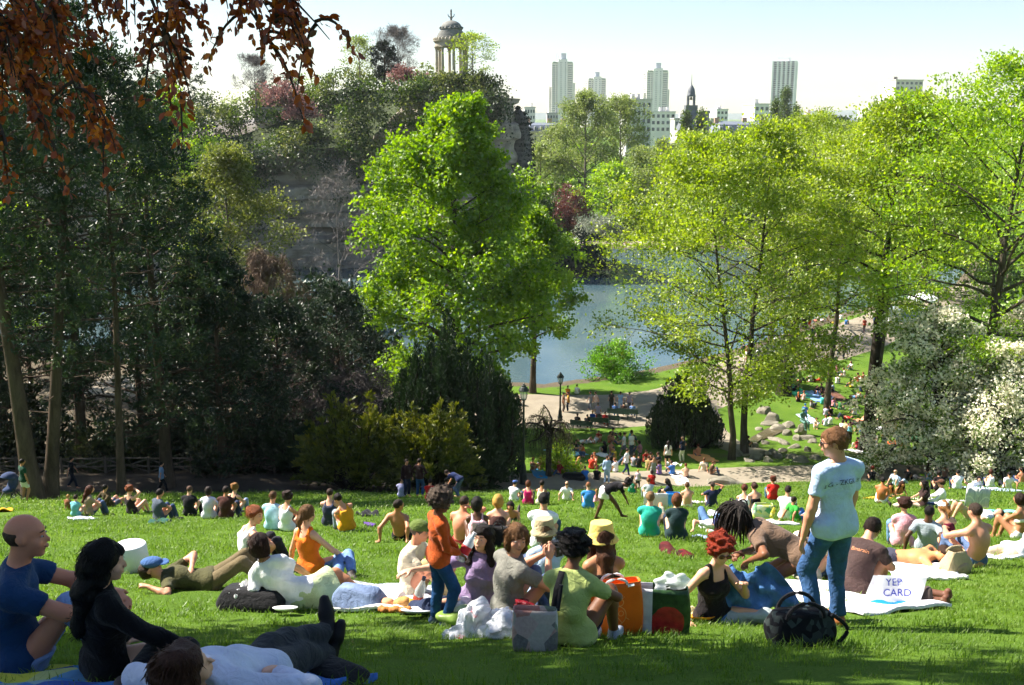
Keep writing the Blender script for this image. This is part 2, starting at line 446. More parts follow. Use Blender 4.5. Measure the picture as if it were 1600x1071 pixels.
def build_needle():
    b = at_dist(811, 200, 172); cx, cy = b[0], 172
    n, m = 28, 34; a = np.arange(n) * 2 * math.pi / n; v = np.linspace(0, 1, m)
    top = at_dist(811, 169, 172)[2]
    prof = np.interp(v, [0, .5, .8, .93, .98, 1], [3.6, 2.8, 2.0, 1.5, .9, .1])
    V = np.dstack([cx + prof[:, None] * np.cos(a), cy + prof[:, None] * np.sin(a), np.repeat((-26 + (top + 26) * v)[:, None], n, 1)]).reshape(-1, 3)
    V[:, 0] += .25 * vnoise(V, .9, 2); V[:, 1] += .25 * vnoise(V, .9, 8)
    i = np.arange(m - 1)[:, None] * n; j = np.arange(n)[None]
    F = np.stack([i + j, i + (j + 1) % n, i + n + (j + 1) % n, i + n + j], -1).reshape(-1, 4)
    o = link('rock_needle', mesh_np('rock_needle', V, F, False, mats=[m_rock((.06, .06, .05), (.13, .12, .11), (.2, .19, .17), 2.)]))
    tag(o, 'tall dark ivy-covered rock spire standing beside the cliff', 'rock')
    return o, V
NEEDLE, NEEDLE_V = build_needle()
# ------------------------------------------------------------------ temple on the cliff
def build_temple():
    st = m_plain((.40, .36, .28), .85, .2, 1.2); roofm = m_plain((.19, .19, .175), .8, .25, 2.)
    Y = 173; c = at_dist(706, 118, Y); pz = at_dist(706, 119, Y)[2]; px = .1078
    t = empty('temple', (c[0], Y, pz))
    tag(t, 'round stone temple with ring of columns and domed roof on the cliff top', 'temple')
    R0 = 2.45
    b = MB(); b.lathe([(0.01, -2.5), (3.1, -2.5), (3.1, -.35), (2.95, -.3), (2.95, 0), (2.75, .02), (2.75, .25), (.01, .25)], n=32); b.build('base', st, t)
    for k in range(8):
        a = k * math.pi / 4 + .2; cx, cy = R0 * math.cos(a), R0 * math.sin(a)
        m = MB(); m.box((cx, cy, .36), (.66, .66, .2), a)
        m.lathe([(.31, .46), (.33, .52), (.27, .6), (.25, .66)], (cx, cy, 0), 14)
        m.lathe([(.25, .66), (.255, 2.2), (.215, 3.9), (.25, 3.95)], (cx, cy, 0), 14)
        m.lathe([(.22, 3.95), (.27, 4.2), (.36, 4.42), (.3, 4.44)], (cx, cy, 0), 14); m.box((cx, cy, 4.5), (.74, .74, .12), a)
        m.build('column', st, t)
    e = MB(); e.lathe([(2.05, 4.56), (2.72, 4.56), (2.74, 4.8), (2.68, 4.82), (2.7, 5.2), (2.78, 5.22), (2.8, 5.3), (2.98, 5.42), (3.0, 5.58), (2.7, 5.62), (2.0, 5.62), (2.05, 4.56)], n=48)
    ent = e.build('entablature', st, t)
    for k in range(28):
        a = k * 2 * math.pi / 28; m = MB()
        m.lathe([(.01, 0), (.2, .02), (.24, .16), (.16, .34), (.01, .42)], (2.82 * math.cos(a), 2.82 * math.sin(a), 5.6), 6); m.build('antefix', st, t)
    d = MB(); prof = [(2.66, 5.62)]
    for k in range(6):
        r0 = 2.58 - .10 * k - .012 * k * k; z0 = 5.66 + .27 * k
        prof += [(r0, z0), (r0 - .03, z0 + .23), (r0 - .09, z0 + .25)]
    prof += [(1.86, 7.3), (1.9, 7.4), (1.78, 7.45)]
    for a in np.linspace(.05, 1.5, 10): prof.append((1.72 * math.cos(a) + .02, 7.45 + 1.25 * math.sin(a)))
    d.lathe(prof, n=40); dome = d.build('dome', roofm, t)
    for k in range(16):
        a = k * 2 * math.pi / 16; m = MB()
        m.lathe([(.01, 0), (.15, .03), (.17, .16), (.1, .28), (.01, .33)], (1.82 * math.cos(a), 1.82 * math.sin(a), 7.42), 6); m.build('roof_crest', roofm, t)
    f = MB(); f.lathe([(.42, 8.3), (.34, 8.45), (.2, 8.6), (.16, 8.95), (.26, 9.05), (.2, 9.2), (.15, 9.3), (.13, 9.6), (.2, 9.7), (.12, 9.85), (.17, 10.05), (.12, 10.35), (.01, 10.5)], n=12)
    for a in np.arange(4) * math.pi / 2 + .1:
        ca, sa = math.cos(a), math.sin(a); f.tube([(.1 * ca, .1 * sa, 9.15), (.38 * ca, .38 * sa, 9.3), (.55 * ca, .55 * sa, 9.62), (.4 * ca, .4 * sa, 9.72)], [.09, .09, .08, .05], 6)
    f.build('finial', roofm, t, True)
build_temple()
def build_bridge():
    st = m_plain((.16, .14, .12), .9, .2, 1.)
    p = at_dist(657, 150, 170)
    t = empty('footbridge', (p[0], 170, p[2])); tag(t, 'small stone footbridge with railing below the temple', 'bridge')
    MB().box((0, 0, -.5), (7.5, 2.2, .7)).build('deck', st, t)
    MB().box((0, -1.0, 1.05), (7.5, .14, .12)).build('handrail', st, t)
    for k in range(12): MB().box((-3.5 + k * .636, -1.0, .45), (.12, .1, 1.1)).build('baluster', st, t)
build_bridge()

# ------------------------------------------------------------------ city
@cached
def m_wall(c): return m_plain(c, .8, .06, .08)
GLS = None
def m_win():
    global GLS
    if GLS is None:
        t = NT('window'); n = t.noise(.35, 2, .5, t.coord()); t.base(t.ramp(n, [(.35, (.03, .04, .055)), (.65, (.12, .15, .18))]), .15, .5); GLS = t.m
    return GLS
def windows(mb, c, w, h, nx, nz, face, ww, wh, dep=.25):
    """grid of recess boxes standing a little proud of a wall; face: 'y-','x-','x+'; c = bottom centre of that face"""
    for i in range(nx):
        for k in range(nz):
            u = (i + .5) / nx * w - w / 2; z = c[2] + (k + .5) / nz * h
            if face == 'y-': mb.box((c[0] + u, c[1], z), (ww, dep, wh))
            else: mb.box((c[0], c[1] + u, z), (dep, ww, wh))
def tower_stepped(px0, px1, ytop, Y, label, rz=.12, grey=False):
    xc = (px0 + px1) / 2; top = at_dist(xc, ytop, Y)[2]; W = (px1 - px0) / 1600 * Y * 1.02; base = -30
    x = at_dist(xc, 150, Y)[0]
    t = empty('tower_block', (x, Y, base), rz); tag(t, label, 'tower block', 'high-rise tower blocks on the skyline')
    h = top - base; wl_ = m_wall((.76, .72, .66)); pale = m_wall((.82, .80, .77)); cap = m_wall((.45, .5, .56))
    hw = W / 2
    def blk(name, cx, cy, w, d, hh, m=wl_): return MB().box((cx, cy, hh / 2), (w, d, hh)).build(name, m, t)
    blk('core', 0, 0, W * .36, W * .62, h * .93, pale)
    blk('wing', -W * .29, .5, W * .26, W * .56, h * .885); blk('wing', W * .29, .8, W * .26, W * .56, h * .885)
    blk('wing', -W * .45, 2, W * .12, W * .4, h * .62); blk('wing', W * .46, 2, W * .12, W * .4, h * .66)
    blk('rib', -W * .17, -W * .31, W * .04, 1.2, h * .80, pale); blk('rib', W * .03, -W * .31, W * .10, 1.2, h * .72, pale); blk('rib', W * .16, -W * .31, W * .04, 1.2, h * .90, pale)
    blk('rooftop_box', W * .05, -1, W * .2, W * .3, h, cap)
    MB().box((-W * .29, .5, h * .885 + 1), (W * .2, W * .6, 2.2)).build('parapet', m_wall((.30, .36, .30)), t)
    MB().box((W * .29, .8, h * .885 + 1), (W * .2, W * .6, 2.2)).build('parapet', m_wall((.30, .36, .30)), t)
    for xx in (-W * .2, -W * .14): MB().tube([(xx, 0, h * .88), (xx, 0, h * 1.005)], .25, 5).build('antenna', cap, t)
    nz = int(h * .85 / 2.9)
    wm = MB()
    windows(wm, (-W * .335, .5 - W * .28, h * .03), W * .1, h * .84, 2, nz, 'y-', W * .033, 1.5)
    windows(wm, (-W * .225, .5 - W * .28, h * .03), W * .07, h * .84, 1, nz, 'y-', W * .03, 1.3)
    windows(wm, (W * .30, .8 - W * .28, h * .03), W * .18, h * .84, 4, nz, 'y-', W * .03, 1.5)
    windows(wm, (-W * .06, -W * .31, h * .1), W * .09, h * .8, 2, nz, 'y-', W * .022, 1.2)
    windows(wm, (W * .105, -W * .31, h * .1), W * .05, h * .8, 1, nz, 'y-', W * .03, 1.4)
    windows(wm, (-W * .42, .5, h * .03), W * .5, h * .84, 8, nz, 'x', 1.6, 1.5)
    tag(wm.build('windows', m_win(), t), kind='stuff')
tower_stepped(858, 896, 84, 1500, 'tallest stepped beige tower block standing above the trees beyond the cliff', .10)
tower_stepped(911, 946, 113, 1560, 'shorter stepped tower block half hidden behind the pale green tree', .35)
tower_stepped(1004, 1043, 99, 1480, 'stepped beige tower block behind the glass office building', .16)
def tower_white():
    Y = 1250; x = at_dist(1225, 150, Y)[0]; top = at_dist(1225, 91, Y)[2]; W = 31; h = top + 30
    t = empty('tower_block', (x, Y, -30), -.42); tag(t, 'white tower block with dark vertical window strips behind the dark poplars', 'tower block', 'high-rise tower blocks on the skyline')
    w = m_wall((.78, .78, .78)); MB().box((0, 0, h * .48), (W * .82, W * .62, h * .96)).build('wall', w, t)
    for k in range(6): MB().box((-W * .41 + W * .82 * k / 5, -W * .32, h * .48), (1.6, 1.4, h * .965)).build('rib', w, t)
    MB().box((-2, 0, h * .975), (W * .42, W * .3, h * .05)).build('rooftop_box', w, t)
    for k in range(5):
        m = MB(); windows(m, (-W * .41 + W * .82 * (k + .5) / 5, -W * .312, 4), 3.4, h * .92, 1, 38, 'y-', 3.0 if k in (0, 4) else 2.3, 1.7, .3)
        tag(m.build('window_strip', m_win(), t), kind='stuff')
    m = MB(); windows(m, (-W * .412, 0, 4), W * .5, h * .9, 3, 38, 'x', 1.1, 1.3, .3); tag(m.build('window_strip', m_win(), t), kind='stuff')
tower_white()
def block(px0, px1, ytop, Y, label, wall, nx, nz, depth=14, rz=0., roofbits=2, name='apartment_block', ybase=None):
    xc = (px0 + px1) / 2; p = at_dist(xc, ytop, Y); W = (px1 - px0) / 1600 * Y; base = -26; h = p[2] - base
    t = empty(name, (p[0], Y, base), rz); tag(t, label, 'building')
    MB().box((0, depth / 2, h / 2), (W, depth, h)).build('wall', m_wall(wall), t)
    MB().box((0, depth / 2, h + .3), (W + .6, depth + .6, .6)).build('parapet', m_wall(vary(wall, .85)), t)
    vis = min(h, 32); z0 = h - vis
    fl = int(vis / 3); k0 = max(0, fl - nz)
    for k in range(k0, fl):
        for i in range(nx):
            o = MB().box((-W / 2 + (i + .5) / nx * W, -.02, z0 + (k + .45) * vis / fl), (W / nx * .55, .2, vis / fl * .5)).build('window', m_win(), t)
    r = rng(int(px0))
    for k in range(roofbits):
        MB().box((r.uniform(-.35, .35) * W, depth * .5, h + 1.4), (W * .12, 3, 2.4)).build('chimney', m_wall(vary(wall, .9)), t)
    return t
block(1345, 1400, 0, 1, '', (1, 1, 1), 1, 1) if 0 else None
block(1398, 1445, 126, 700, 'pale pink tower block rising over the right-hand trees', (.70, .64, .58), 6, 9, 18, .25, 3)
block(980, 1018, 157, 420, 'office building with bands of blue glass between the towers', (.55, .55, .54), 5, 6, 14, .1, 2, 'office_building')
block(1018, 1055, 176, 520, 'low white building at the foot of the middle tower', (.72, .71, .70), 5, 3, 14, 0, 3)
block(1120, 1138, 172, 640, 'small white block between the belfry and the white tower', (.75, .74, .72), 3, 4, 12, .2, 2)
block(1179, 1203, 164, 480, 'white apartment block with red balconies left of the dark poplars', (.74, .73, .70), 3, 5, 12, .25, 2)
block(820, 836, 169, 560, 'grey white block right of the rock spire', (.62, .62, .62), 4, 4, 12, 0, 1)
block(785, 800, 175, 320, 'cream building squeezed between the cliff and rock spire', (.55, .50, .42), 2, 4, 12, .3, 2)
block(855, 872, 178, 600, 'low grey block at the foot of the tallest tower', (.42, .42, .44), 4, 2, 12, 0, 1)
block(1055, 1122, 187, 460, 'long low stone building left of the tall chimney', (.50, .48, .46), 8, 2, 12, 0, 3)
block(1262, 1300, 184, 360, 'low building with terracotta roof edge behind the right trees', (.62, .52, .44), 5, 2, 12, .1, 2)
block(1360, 1400, 171, 420, 'white low building under the pale pink tower', (.70, .68, .64), 5, 3, 12, .1, 3)
MB_t = None
def mansard(px0, px1, yeave, yridge, Y, label, n, wallc=(.62, .54, .40), base=-22):
    xc = (px0 + px1) / 2; p = at_dist(xc, yeave, Y); zr = at_dist(xc, yridge, Y)[2]; W = (px1 - px0) / 1600 * Y; D = 12; h = p[2] - base; rh = zr - p[2]
    t = empty('mansard_building', (p[0], Y, base), .08); tag(t, label, 'building')
    MB().box((0, D / 2, h / 2), (W, D, h)).build('wall', m_wall(wallc), t)
    MB().box((0, D / 2, h + .15), (W + .8, D + .8, .3)).build('cornice', m_wall(vary(wallc, .9)), t)
    sl = m_plain((.16, .18, .22), .5, .15, .8)
    b = MB(); x, i_ = W / 2, 1.3
    b.add([(-x, 0, h + .3), (x, 0, h + .3), (x, D, h + .3), (-x, D, h + .3), (-x + i_, i_, h + rh * .75), (x - i_, i_, h + rh * .75), (x - i_, D - i_, h + rh * .75), (-x + i_, D - i_, h + rh * .75), (-x + i_ + 1, D / 2, h + rh), (x - i_ - 1, D / 2, h + rh)],
          [[0, 1, 5, 4], [1, 2, 6, 5], [2, 3, 7, 6], [3, 0, 4, 7], [4, 5, 9, 8], [6, 7, 8, 9]], [[5, 6, 9], [7, 4, 8]])
    b.build('roof', sl, t)
    for k in range(n):
        u = -W / 2 + (k + .5) / n * W
        d = MB().box((u, .75, h + rh * .38), (W / n * .36, 1.3, rh * .5)).build('dormer', m_wall((.55, .55, .55)), t)
        MB().box((u, .07, h + rh * .36), (W / n * .24, .1, rh * .34)).build('window', m_win(), d)
        MB().box((u, -.02, h - 2.0), (W / n * .26, .16, 1.8)).build('window', m_win(), t)
    for u in (-W * .42, W * .1, W * .44): MB().box((u, D / 2, h + rh + .3), (1.4, .9, 1.8)).build('chimney', m_wall((.45, .3, .22)), t)
mansard(823, 888, 207, 192, 300, 'cream building with slate mansard roof and dormers beside the rock spire', 7)
mansard(1120, 1205, 210, 190, 330, 'dark slate roofed building right of the belfry', 6, (.5, .47, .42))
mansard(1300, 1445, 205, 186, 300, 'pale zinc roofed building behind the right-hand trees', 10, (.6, .55, .48))
mansard(780, 802, 215, 178, 260, 'grey gabled house just right of the cliff edge', 3, (.5, .5, .52))
def townhall():
    Y = 330; g = lambda px, py: at_dist(px, py, Y); x = g(1080, 150)[0]; z = lambda py: g(1080, py)[2]
    t = empty('town_hall_belfry', (x, Y, -22)); tag(t, 'slate roofed belfry with open lantern dome and spire', 'belfry'); zz = lambda py: z(py) + 22
    sl = m_plain((.13, .14, .16), .55, .2, .8); st = m_wall((.50, .47, .42)); k = Y / 1600
    MB().box((0, 0, zz(205) / 2), (44 * k, 44 * k, zz(205))).build('wall', st, t)
    b = MB(); a, c = 20 * k, 8.5 * k; z0, z1 = zz(205), zz(171)
    b.add([(-a, -a, z0), (a, -a, z0), (a, a, z0), (-a, a, z0), (-c, -c, z1), (c, -c, z1), (c, c, z1), (-c, c, z1)], [[0, 1, 5, 4], [1, 2, 6, 5], [2, 3, 7, 6], [3, 0, 4, 7], [4, 5, 6, 7]]); b.build('roof', sl, t)
    MB().box((0, 0, zz(168)), (18 * k, 18 * k, 6 * k)).build('cornice', sl, t)
    for sx in (-1, 1):
        for sy in (-1, 1): MB().box((sx * 4.6 * k, sy * 4.6 * k, (zz(165) + zz(150)) / 2), (2.2 * k, 2.2 * k, zz(150) - zz(165))).build('pillar', sl, t)
    d = MB(); hb = zz(150); d.lathe([(6.5 * k, hb - .1), (6.6 * k, hb + .3), (6.0 * k, hb + .5), (5.8 * k, hb + 1.2), (4.6 * k, hb + 2.2), (2.2 * k, hb + 3.0), (.5 * k, hb + 3.5), (.3 * k, hb + 4.2)], n=16); d.build('dome', sl, t, True)
    MB().box((0, 0, hb - .1), (12 * k, 12 * k, .25)).build('slab', sl, t)
    MB().tube([(0, 0, hb + 3.5), (0, 0, zz(116))], [.14, .04], 6).build('spire', sl, t)
    MB().lathe([(.05, -.5), (.5, -.5), (.4, 0), (.25, .45), (.05, .5)], (0, 0, zz(154)), 10).build('bell', m_metal((.3, .22, .1)), t)
    c = g(1103, 178); ch = MB(); hh = c[2] + 22; ch.tube([(0, 0, 0), (0, 0, hh)], [1.0, .7], 12); ch.tube([(0, 0, hh), (0, 0, hh + .5), (0, 0, hh + .9)], [.95, 1.0, .9], 12)
    tag(ch.build('chimney_stack', m_plain((.28, .27, .26), .8), None, False, (c[0], Y - 2, -22)), 'tall grey chimney stack right of the belfry', 'chimney')
townhall()
# ------------------------------------------------------------------ vegetation
def leaf_arrays(P, L, tint, r, aspect=.55, dirs=None, dir_bias=None, fold=.12, nbias=0.):
    """diamond leaves at P, length L; returns V, F, tint per vertex"""
    n = len(P); L = np.broadcast_to(L, (n,))
    d = r.normal(size=(n, 3)) if dirs is None else dirs + r.normal(size=(n, 3)) * .35
    if dir_bias is not None: d += np.asarray(dir_bias)
    d /= np.linalg.norm(d, axis=1)[:, None] + 1e-9
    u = r.normal(size=(n, 3)); u[:, 2] *= (1 - nbias)
    s = np.cross(d, u) if nbias == 0 else np.cross(d, u * (1 - nbias) + np.array([0, 0, 1.]) * nbias * 2)
    s /= np.linalg.norm(s, axis=1)[:, None] + 1e-9
    nn = np.cross(s, d)
    W = L * aspect * .5
    V = np.empty((n, 4, 3), np.float32)
    V[:, 0] = P; V[:, 2] = P + d * L[:, None]
    mid = P + d * (L * .48)[:, None] + nn * (L * fold)[:, None]
    V[:, 1] = mid + s * W[:, None]; V[:, 3] = mid - s * W[:, None]
    F = np.arange(n * 4, dtype=np.int32).reshape(n, 4)
    return V.reshape(-1, 3), F, np.repeat(np.clip(tint, 0, 1), 4)

class Tubes:
    def __init__(s): s.V = []; s.F = []; s.n = 0
    def add(s, pts, rad, n=5):
        pts = np.asarray(pts, float); rad = np.asarray(rad, float); m = len(pts)
        t = np.empty_like(pts); t[1:-1] = pts[2:] - pts[:-2]; t[0] = pts[1] - pts[0]; t[-1] = pts[-1] - pts[-2]
        t /= np.sqrt((t * t).sum(1))[:, None] + 1e-9
        ref = np.array([.31, .2, .93]) if abs(t[0, 2]) < .85 else np.array([.93, .31, .2])
        u = np.cross(t, ref); u /= np.sqrt((u * u).sum(1))[:, None] + 1e-9
        w = np.cross(t, u); a = np.arange(n) * 2 * math.pi / n
        V = pts[:, None] + rad[:, None, None] * (np.cos(a)[None, :, None] * u[:, None] + np.sin(a)[None, :, None] * w[:, None])
        i = np.arange(m - 1)[:, None] * n; j = np.arange(n)[None]
        s.F.append(np.stack([i + j, i + (j + 1) % n, i + n + (j + 1) % n, i + n + j], -1).reshape(-1, 4) + s.n)
        s.V.append(V.reshape(-1, 3)); s.n += m * n
    def batch(s, P, Rd, n=3):
        P = np.asarray(P, float); Rd = np.asarray(Rd, float); N, m = P.shape[:2]
        t = np.empty_like(P); t[:, 1:-1] = P[:, 2:] - P[:, :-2]; t[:, 0] = P[:, 1] - P[:, 0]; t[:, -1] = P[:, -1] - P[:, -2]
        t /= np.sqrt((t * t).sum(-1))[..., None] + 1e-9; ref = np.where(np.abs(t[:, :1, 2:]) < .85, np.array([.31, .2, .93]), np.array([.93, .31, .2])); ref = np.broadcast_to(ref, t.shape)
        u = np.cross(t, ref); u /= np.sqrt((u * u).sum(-1))[..., None] + 1e-9; w = np.cross(t, u)
        if n == 2: V = np.stack([P - u * Rd[..., None], P + u * Rd[..., None]], 2)
        else:
            a = np.arange(n) * 2 * math.pi / n; V = P[:, :, None] + Rd[..., None, None] * (np.cos(a)[:, None] * u[:, :, None] + np.sin(a)[:, None] * w[:, :, None])
        k = np.arange(N)[:, None, None] * m * n; i = np.arange(m - 1)[None, :, None] * n; j = np.arange(n if n > 2 else 1)[None, None]
        F = np.stack([k + i + j, k + i + (j + 1) % n, k + i + n + (j + 1) % n, k + i + n + j], -1).reshape(-1, 4)
        s.F.append(F + s.n); s.V.append(V.reshape(-1, 3)); s.n += N * m * n
    def mesh(s, name, mat): return mesh_np(name, np.vstack(s.V), np.vstack(s.F), True, mats=[mat])

def bez(a, b, c, n):
    t = np.linspace(0, 1, n)[:, None]; return (1 - t) ** 2 * a + 2 * t * (1 - t) * b + t * t * c

LS5 = np.linspace(1, .25, 5)
def interp3(g, P): q = g * (len(P) - 1); i = min(int(q), len(P) - 2); f = q - i; return P[i] * (1 - f) + P[i + 1] * f
def grow(r, Ht, tr, prof, nl, cb=.25, elev=(70, 15), lean=(0, 0), wob=.03, sub=6, twig=4, up=.25, sublen=.42, trunk_pts=None, fork=0, droop=0., gnarl=0.):
    """returns Tubes, foliage points (n,3), outward dirs. prof(t)->crown radius in metres at height fraction t (0..1 over whole tree)."""
    T = Tubes(); FP = []; FD = []; SB = []; SR = []; TW = []
    n = 12; t = np.linspace(0, 1, n)
    if trunk_pts is None:
        tp = np.c_[lean[0] * t ** 1.3 + np.cumsum(r.normal(0, wob, n)) * Ht / n, lean[1] * t ** 1.3 + np.cumsum(r.normal(0, wob, n)) * Ht / n, t * Ht * .94]; tp[0, :2] = 0
    else:
        tpz = np.asarray(trunk_pts, float); tp = np.c_[[np.interp(t * .94 * Ht, tpz[:, 2], tpz[:, k]) for k in range(3)]].T
    rad = tr * np.interp(t, [0, .04, .12, .5, 1], [1.5, 1.12, 1., .62, .06])
    T.add(np.vstack([tp[:1] - [0, 0, .4], tp]), np.r_[rad[0] * 1.15, rad], 9)
    def tpos(f): f = min(max(f, 0), .94) / .94; return np.array([np.interp(f, t, tp[:, k]) for k in range(3)]), float(np.interp(f, t, rad))
    az0 = r.uniform(0, 6.28)
    for i in range(nl):
        f = cb + (.95 - cb) * ((i + r.uniform(0, .9)) / nl) ** .9
        p0, r0 = tpos(f); az = az0 + i * 2.39996 + r.normal(0, .25)
        q = (f - cb) / (1 - cb)
        e = R(elev[1] + (elev[0] - elev[1]) * q + r.normal(0, 8))
        # target on profile
        tz = min(f + (.10 + .2 * (1 - q)) * math.sin(e) + up * .2 * (1 - q), 1.0)
        Lr = max(prof(tz), prof(f) * .5) * r.uniform(.72, 1.08)
        endp = np.array([p0[0] + math.cos(az) * Lr, p0[1] + math.sin(az) * Lr, p0[2] + Lr * math.tan(min(e, 1.25)) * .6 + up * Lr * .35])
        endp[2] = min(endp[2], Ht * 1.0)
        if q > .9: endp[:2] = p0[:2] + (endp[:2] - p0[:2]) * .85
        mid = (p0 + endp) / 2 + np.array([0, 0, Lr * (.12 if not droop else .3)]) + r.normal(0, .06 + gnarl, 3) * Lr
        endp[2] -= droop * Lr
        pts = bez(p0, mid, endp, 8)
        if gnarl: pts[1:-1] += r.normal(0, gnarl * .5, (6, 3)) * Lr
        br = max(r0 * .5, tr * .09) * np.linspace(1, .15, 8)
        T.add(pts, br, 6)
        for k in range(sub):
            g = .28 + .72 * (k + r.uniform(.2, .8)) / sub; b0 = interp3(g, pts)
            dirv = pts[-1] - pts[0]; dirv = dirv / (np.linalg.norm(dirv) + 1e-9)
            sd_ = r.normal(size=3); sd_[2] = sd_[2] * .55 + .15; sd_ -= dirv * (sd_ @ dirv); sd_ /= np.linalg.norm(sd_) + 1e-9
            ln = Lr * sublen * r.uniform(.6, 1.15) * (1.15 - .55 * g) + .25
            v = dirv * .65 + sd_ * .8; v[2] -= droop * .9; v /= np.linalg.norm(v)
            e2 = b0 + v * ln + np.array([0, 0, up * ln * .3]); m2 = (b0 + e2) / 2 + r.normal(0, .07 + gnarl, 3) * ln
            sp = bez(b0, m2, e2, 5); SB.append(sp); SR.append(max(br[3] * .45, .012) * LS5)
            FP.append(sp[2:]); FD.append(np.repeat(v[None], 3, 0))
            for w in range(twig):
                h = r.uniform(.3, 1); c0 = sp[int(h * 4)]; tv = v * .5 + r.normal(size=3) * .6; tv[2] += .1 - droop * 1.3; tv /= np.linalg.norm(tv)
                c1 = c0 + tv * ln * r.uniform(.3, .6)
                TW.append((c0, (c0 + c1) / 2 + r.normal(0, .05, 3) * ln, c1))
                FP.append(np.array([(c0 + c1) / 2, c1])); FD.append(np.repeat(tv[None], 2, 0))
    T.batch(SB, SR, 3)
    if TW: T.batch(TW, np.tile([.014, .011, .007], (len(TW), 1)), 2)
    top = tp[-1]; FP.append(top[None]); FD.append(np.array([[0, 0, 1.]]))
    return T, np.vstack(FP), np.vstack(FD)

def clumps(r, FP, FD, nleaf, spread, flat=.7, L=.2, lvar=.35, aspect=.6, tint_c=.22, tint_l=.12, bias=None, nbias=0., keep=1., along=0.):
    m = len(FP); w = r.gamma(2., 1., m); 
    if keep < 1: w *= r.random(m) < keep
    idx = r.choice(m, nleaf, p=w / w.sum())
    ct = r.normal(.5, tint_c, m)
    off = r.normal(size=(nleaf, 3)) * spread; off[:, 2] *= flat
    P = FP[idx] + off + FD[idx] * (r.uniform(-1, 1, nleaf) * along)[:, None]
    return leaf_arrays(P, L * r.uniform(1 - lvar, 1 + lvar, nleaf), ct[idx] + r.normal(0, tint_l, nleaf), r, aspect, dirs=FD[idx] * .6, dir_bias=bias, nbias=nbias)

def plant(name, base, T, leaf, bark, leafm, label, cat='tree', group=None, scale=1., trunk='trunk', crown='crown'):
    t = empty(name, base); tag(t, label, cat, group)
    if T is not None: link(trunk, T.mesh(trunk, bark), t)
    if leaf is not None:
        V, F, ti = leaf; c = link(crown, mesh_np(crown, V, F, False, {'tint': ti}, [leafm]), t)
    return t
def spot(px, D): 
    x = (px - 800) / 1600 * D * 1.0
    for _ in range(2):
        z = Hs(x, D); dep = D * math.cos(PITCH) - z * math.sin(PITCH); x = (px - 800) / 1600 * dep
    return np.array([x, D, Hs(x, D)])
def height_to(px, row, D, base): return at_dist(px, row, D)[2] - base[2]

BK = m_bark((.035, .028, .02), (.11, .09, .065)); BKG = m_bark((.09, .08, .065), (.24, .21, .17)); BKD = m_bark((.012, .010, .008), (.05, .04, .03))
BKP = m_bark((.03, .022, .016), (.12, .085, .06), 3.)
MAPLE = m_leaf((.075, .16, .008), (.16, .27, .014), (.27, .38, .025), .55)
LOCUST = m_leaf((.12, .19, .016), (.23, .31, .028), (.37, .43, .06), .56)
LIME = m_leaf((.12, .22, .012), (.23, .36, .020), (.37, .47, .045), .55)
OLIVE = m_leaf((.055, .075, .015), (.12, .14, .03), (.22, .22, .06), .4)
PALE = m_leaf((.10, .15, .03), (.20, .26, .06), (.32, .36, .12), .45)
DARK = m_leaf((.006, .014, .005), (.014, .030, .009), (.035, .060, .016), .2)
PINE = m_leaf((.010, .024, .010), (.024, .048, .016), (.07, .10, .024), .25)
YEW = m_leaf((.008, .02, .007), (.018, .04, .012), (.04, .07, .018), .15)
GOLDYEW = m_leaf((.02, .035, .006), (.075, .095, .012), (.24, .24, .025), .3)
MIDG = m_leaf((.03, .06, .010), (.065, .11, .016), (.13, .18, .03), .4)
PLUM = m_leaf((.06, .018, .018), (.12, .04, .035), (.22, .09, .07), .35)
@cached
def m_blossom():
    t = NT('blossom'); a = t.n('Attribute', attribute_name='tint'); c = t.ramp(a.outputs['Fac'], [(0, (.09, .15, .025)), (.2, (.20, .27, .05)), (.4, (.78, .72, .55)), (1, (.93, .89, .76))]); leaf_nodes(t, c, .35); return t.m
BLOSSOM = m_blossom()
GREYW = m_leaf((.12, .15, .10), (.26, .29, .22), (.45, .46, .40), .3)
BEECH = m_leaf((.10, .028, .016), (.25, .065, .024), (.55, .20, .03), .7)

def egg(Rm, pk=.42, b=.12, pw=.7):
    def f(t):
        if t < b: return Rm * .35
        q = (t - b) / (1 - b); p = (pk - b) / (1 - b)
        return Rm * (math.sin(min(q / p, 1) * math.pi / 2) ** pw if q < p else max(0.02, math.cos((q - p) / (1 - p) * math.pi / 2)) ** .6)
    return f

# --- the large bright maple in the centre
r = rng(11); b = spot(712, 74); Ht = height_to(712, 157, 74, b)
T, FP, FD = grow(r, Ht, .42, egg(8.0, .42, .04, .45), 58, .10, (50, 4), sub=8, twig=4, up=.3, sublen=.36)
plant('maple_tree', b, T, clumps(r, FP, FD, 64000, .36, .8, .27, aspect=.85, bias=(0, 0, -.25)), BK, MAPLE, 'large bright green maple tree rising behind the dark yew, below the cliff')
r = rng(12); b = spot(832, 88.5); Ht = height_to(832, 330, 88.5, b)
T, FP, FD = grow(r, Ht, .26, egg(4.3, .58, .25), 26, .28, (60, 20), sub=7, twig=4, up=.2)
plant('maple_tree', b, T, clumps(r, FP, FD, 22000, .36, .7, .25, aspect=.85, bias=(0, 0, -.3)), BK, MAPLE, 'smaller bright green tree with bare trunk at the lake edge behind the lamp posts')
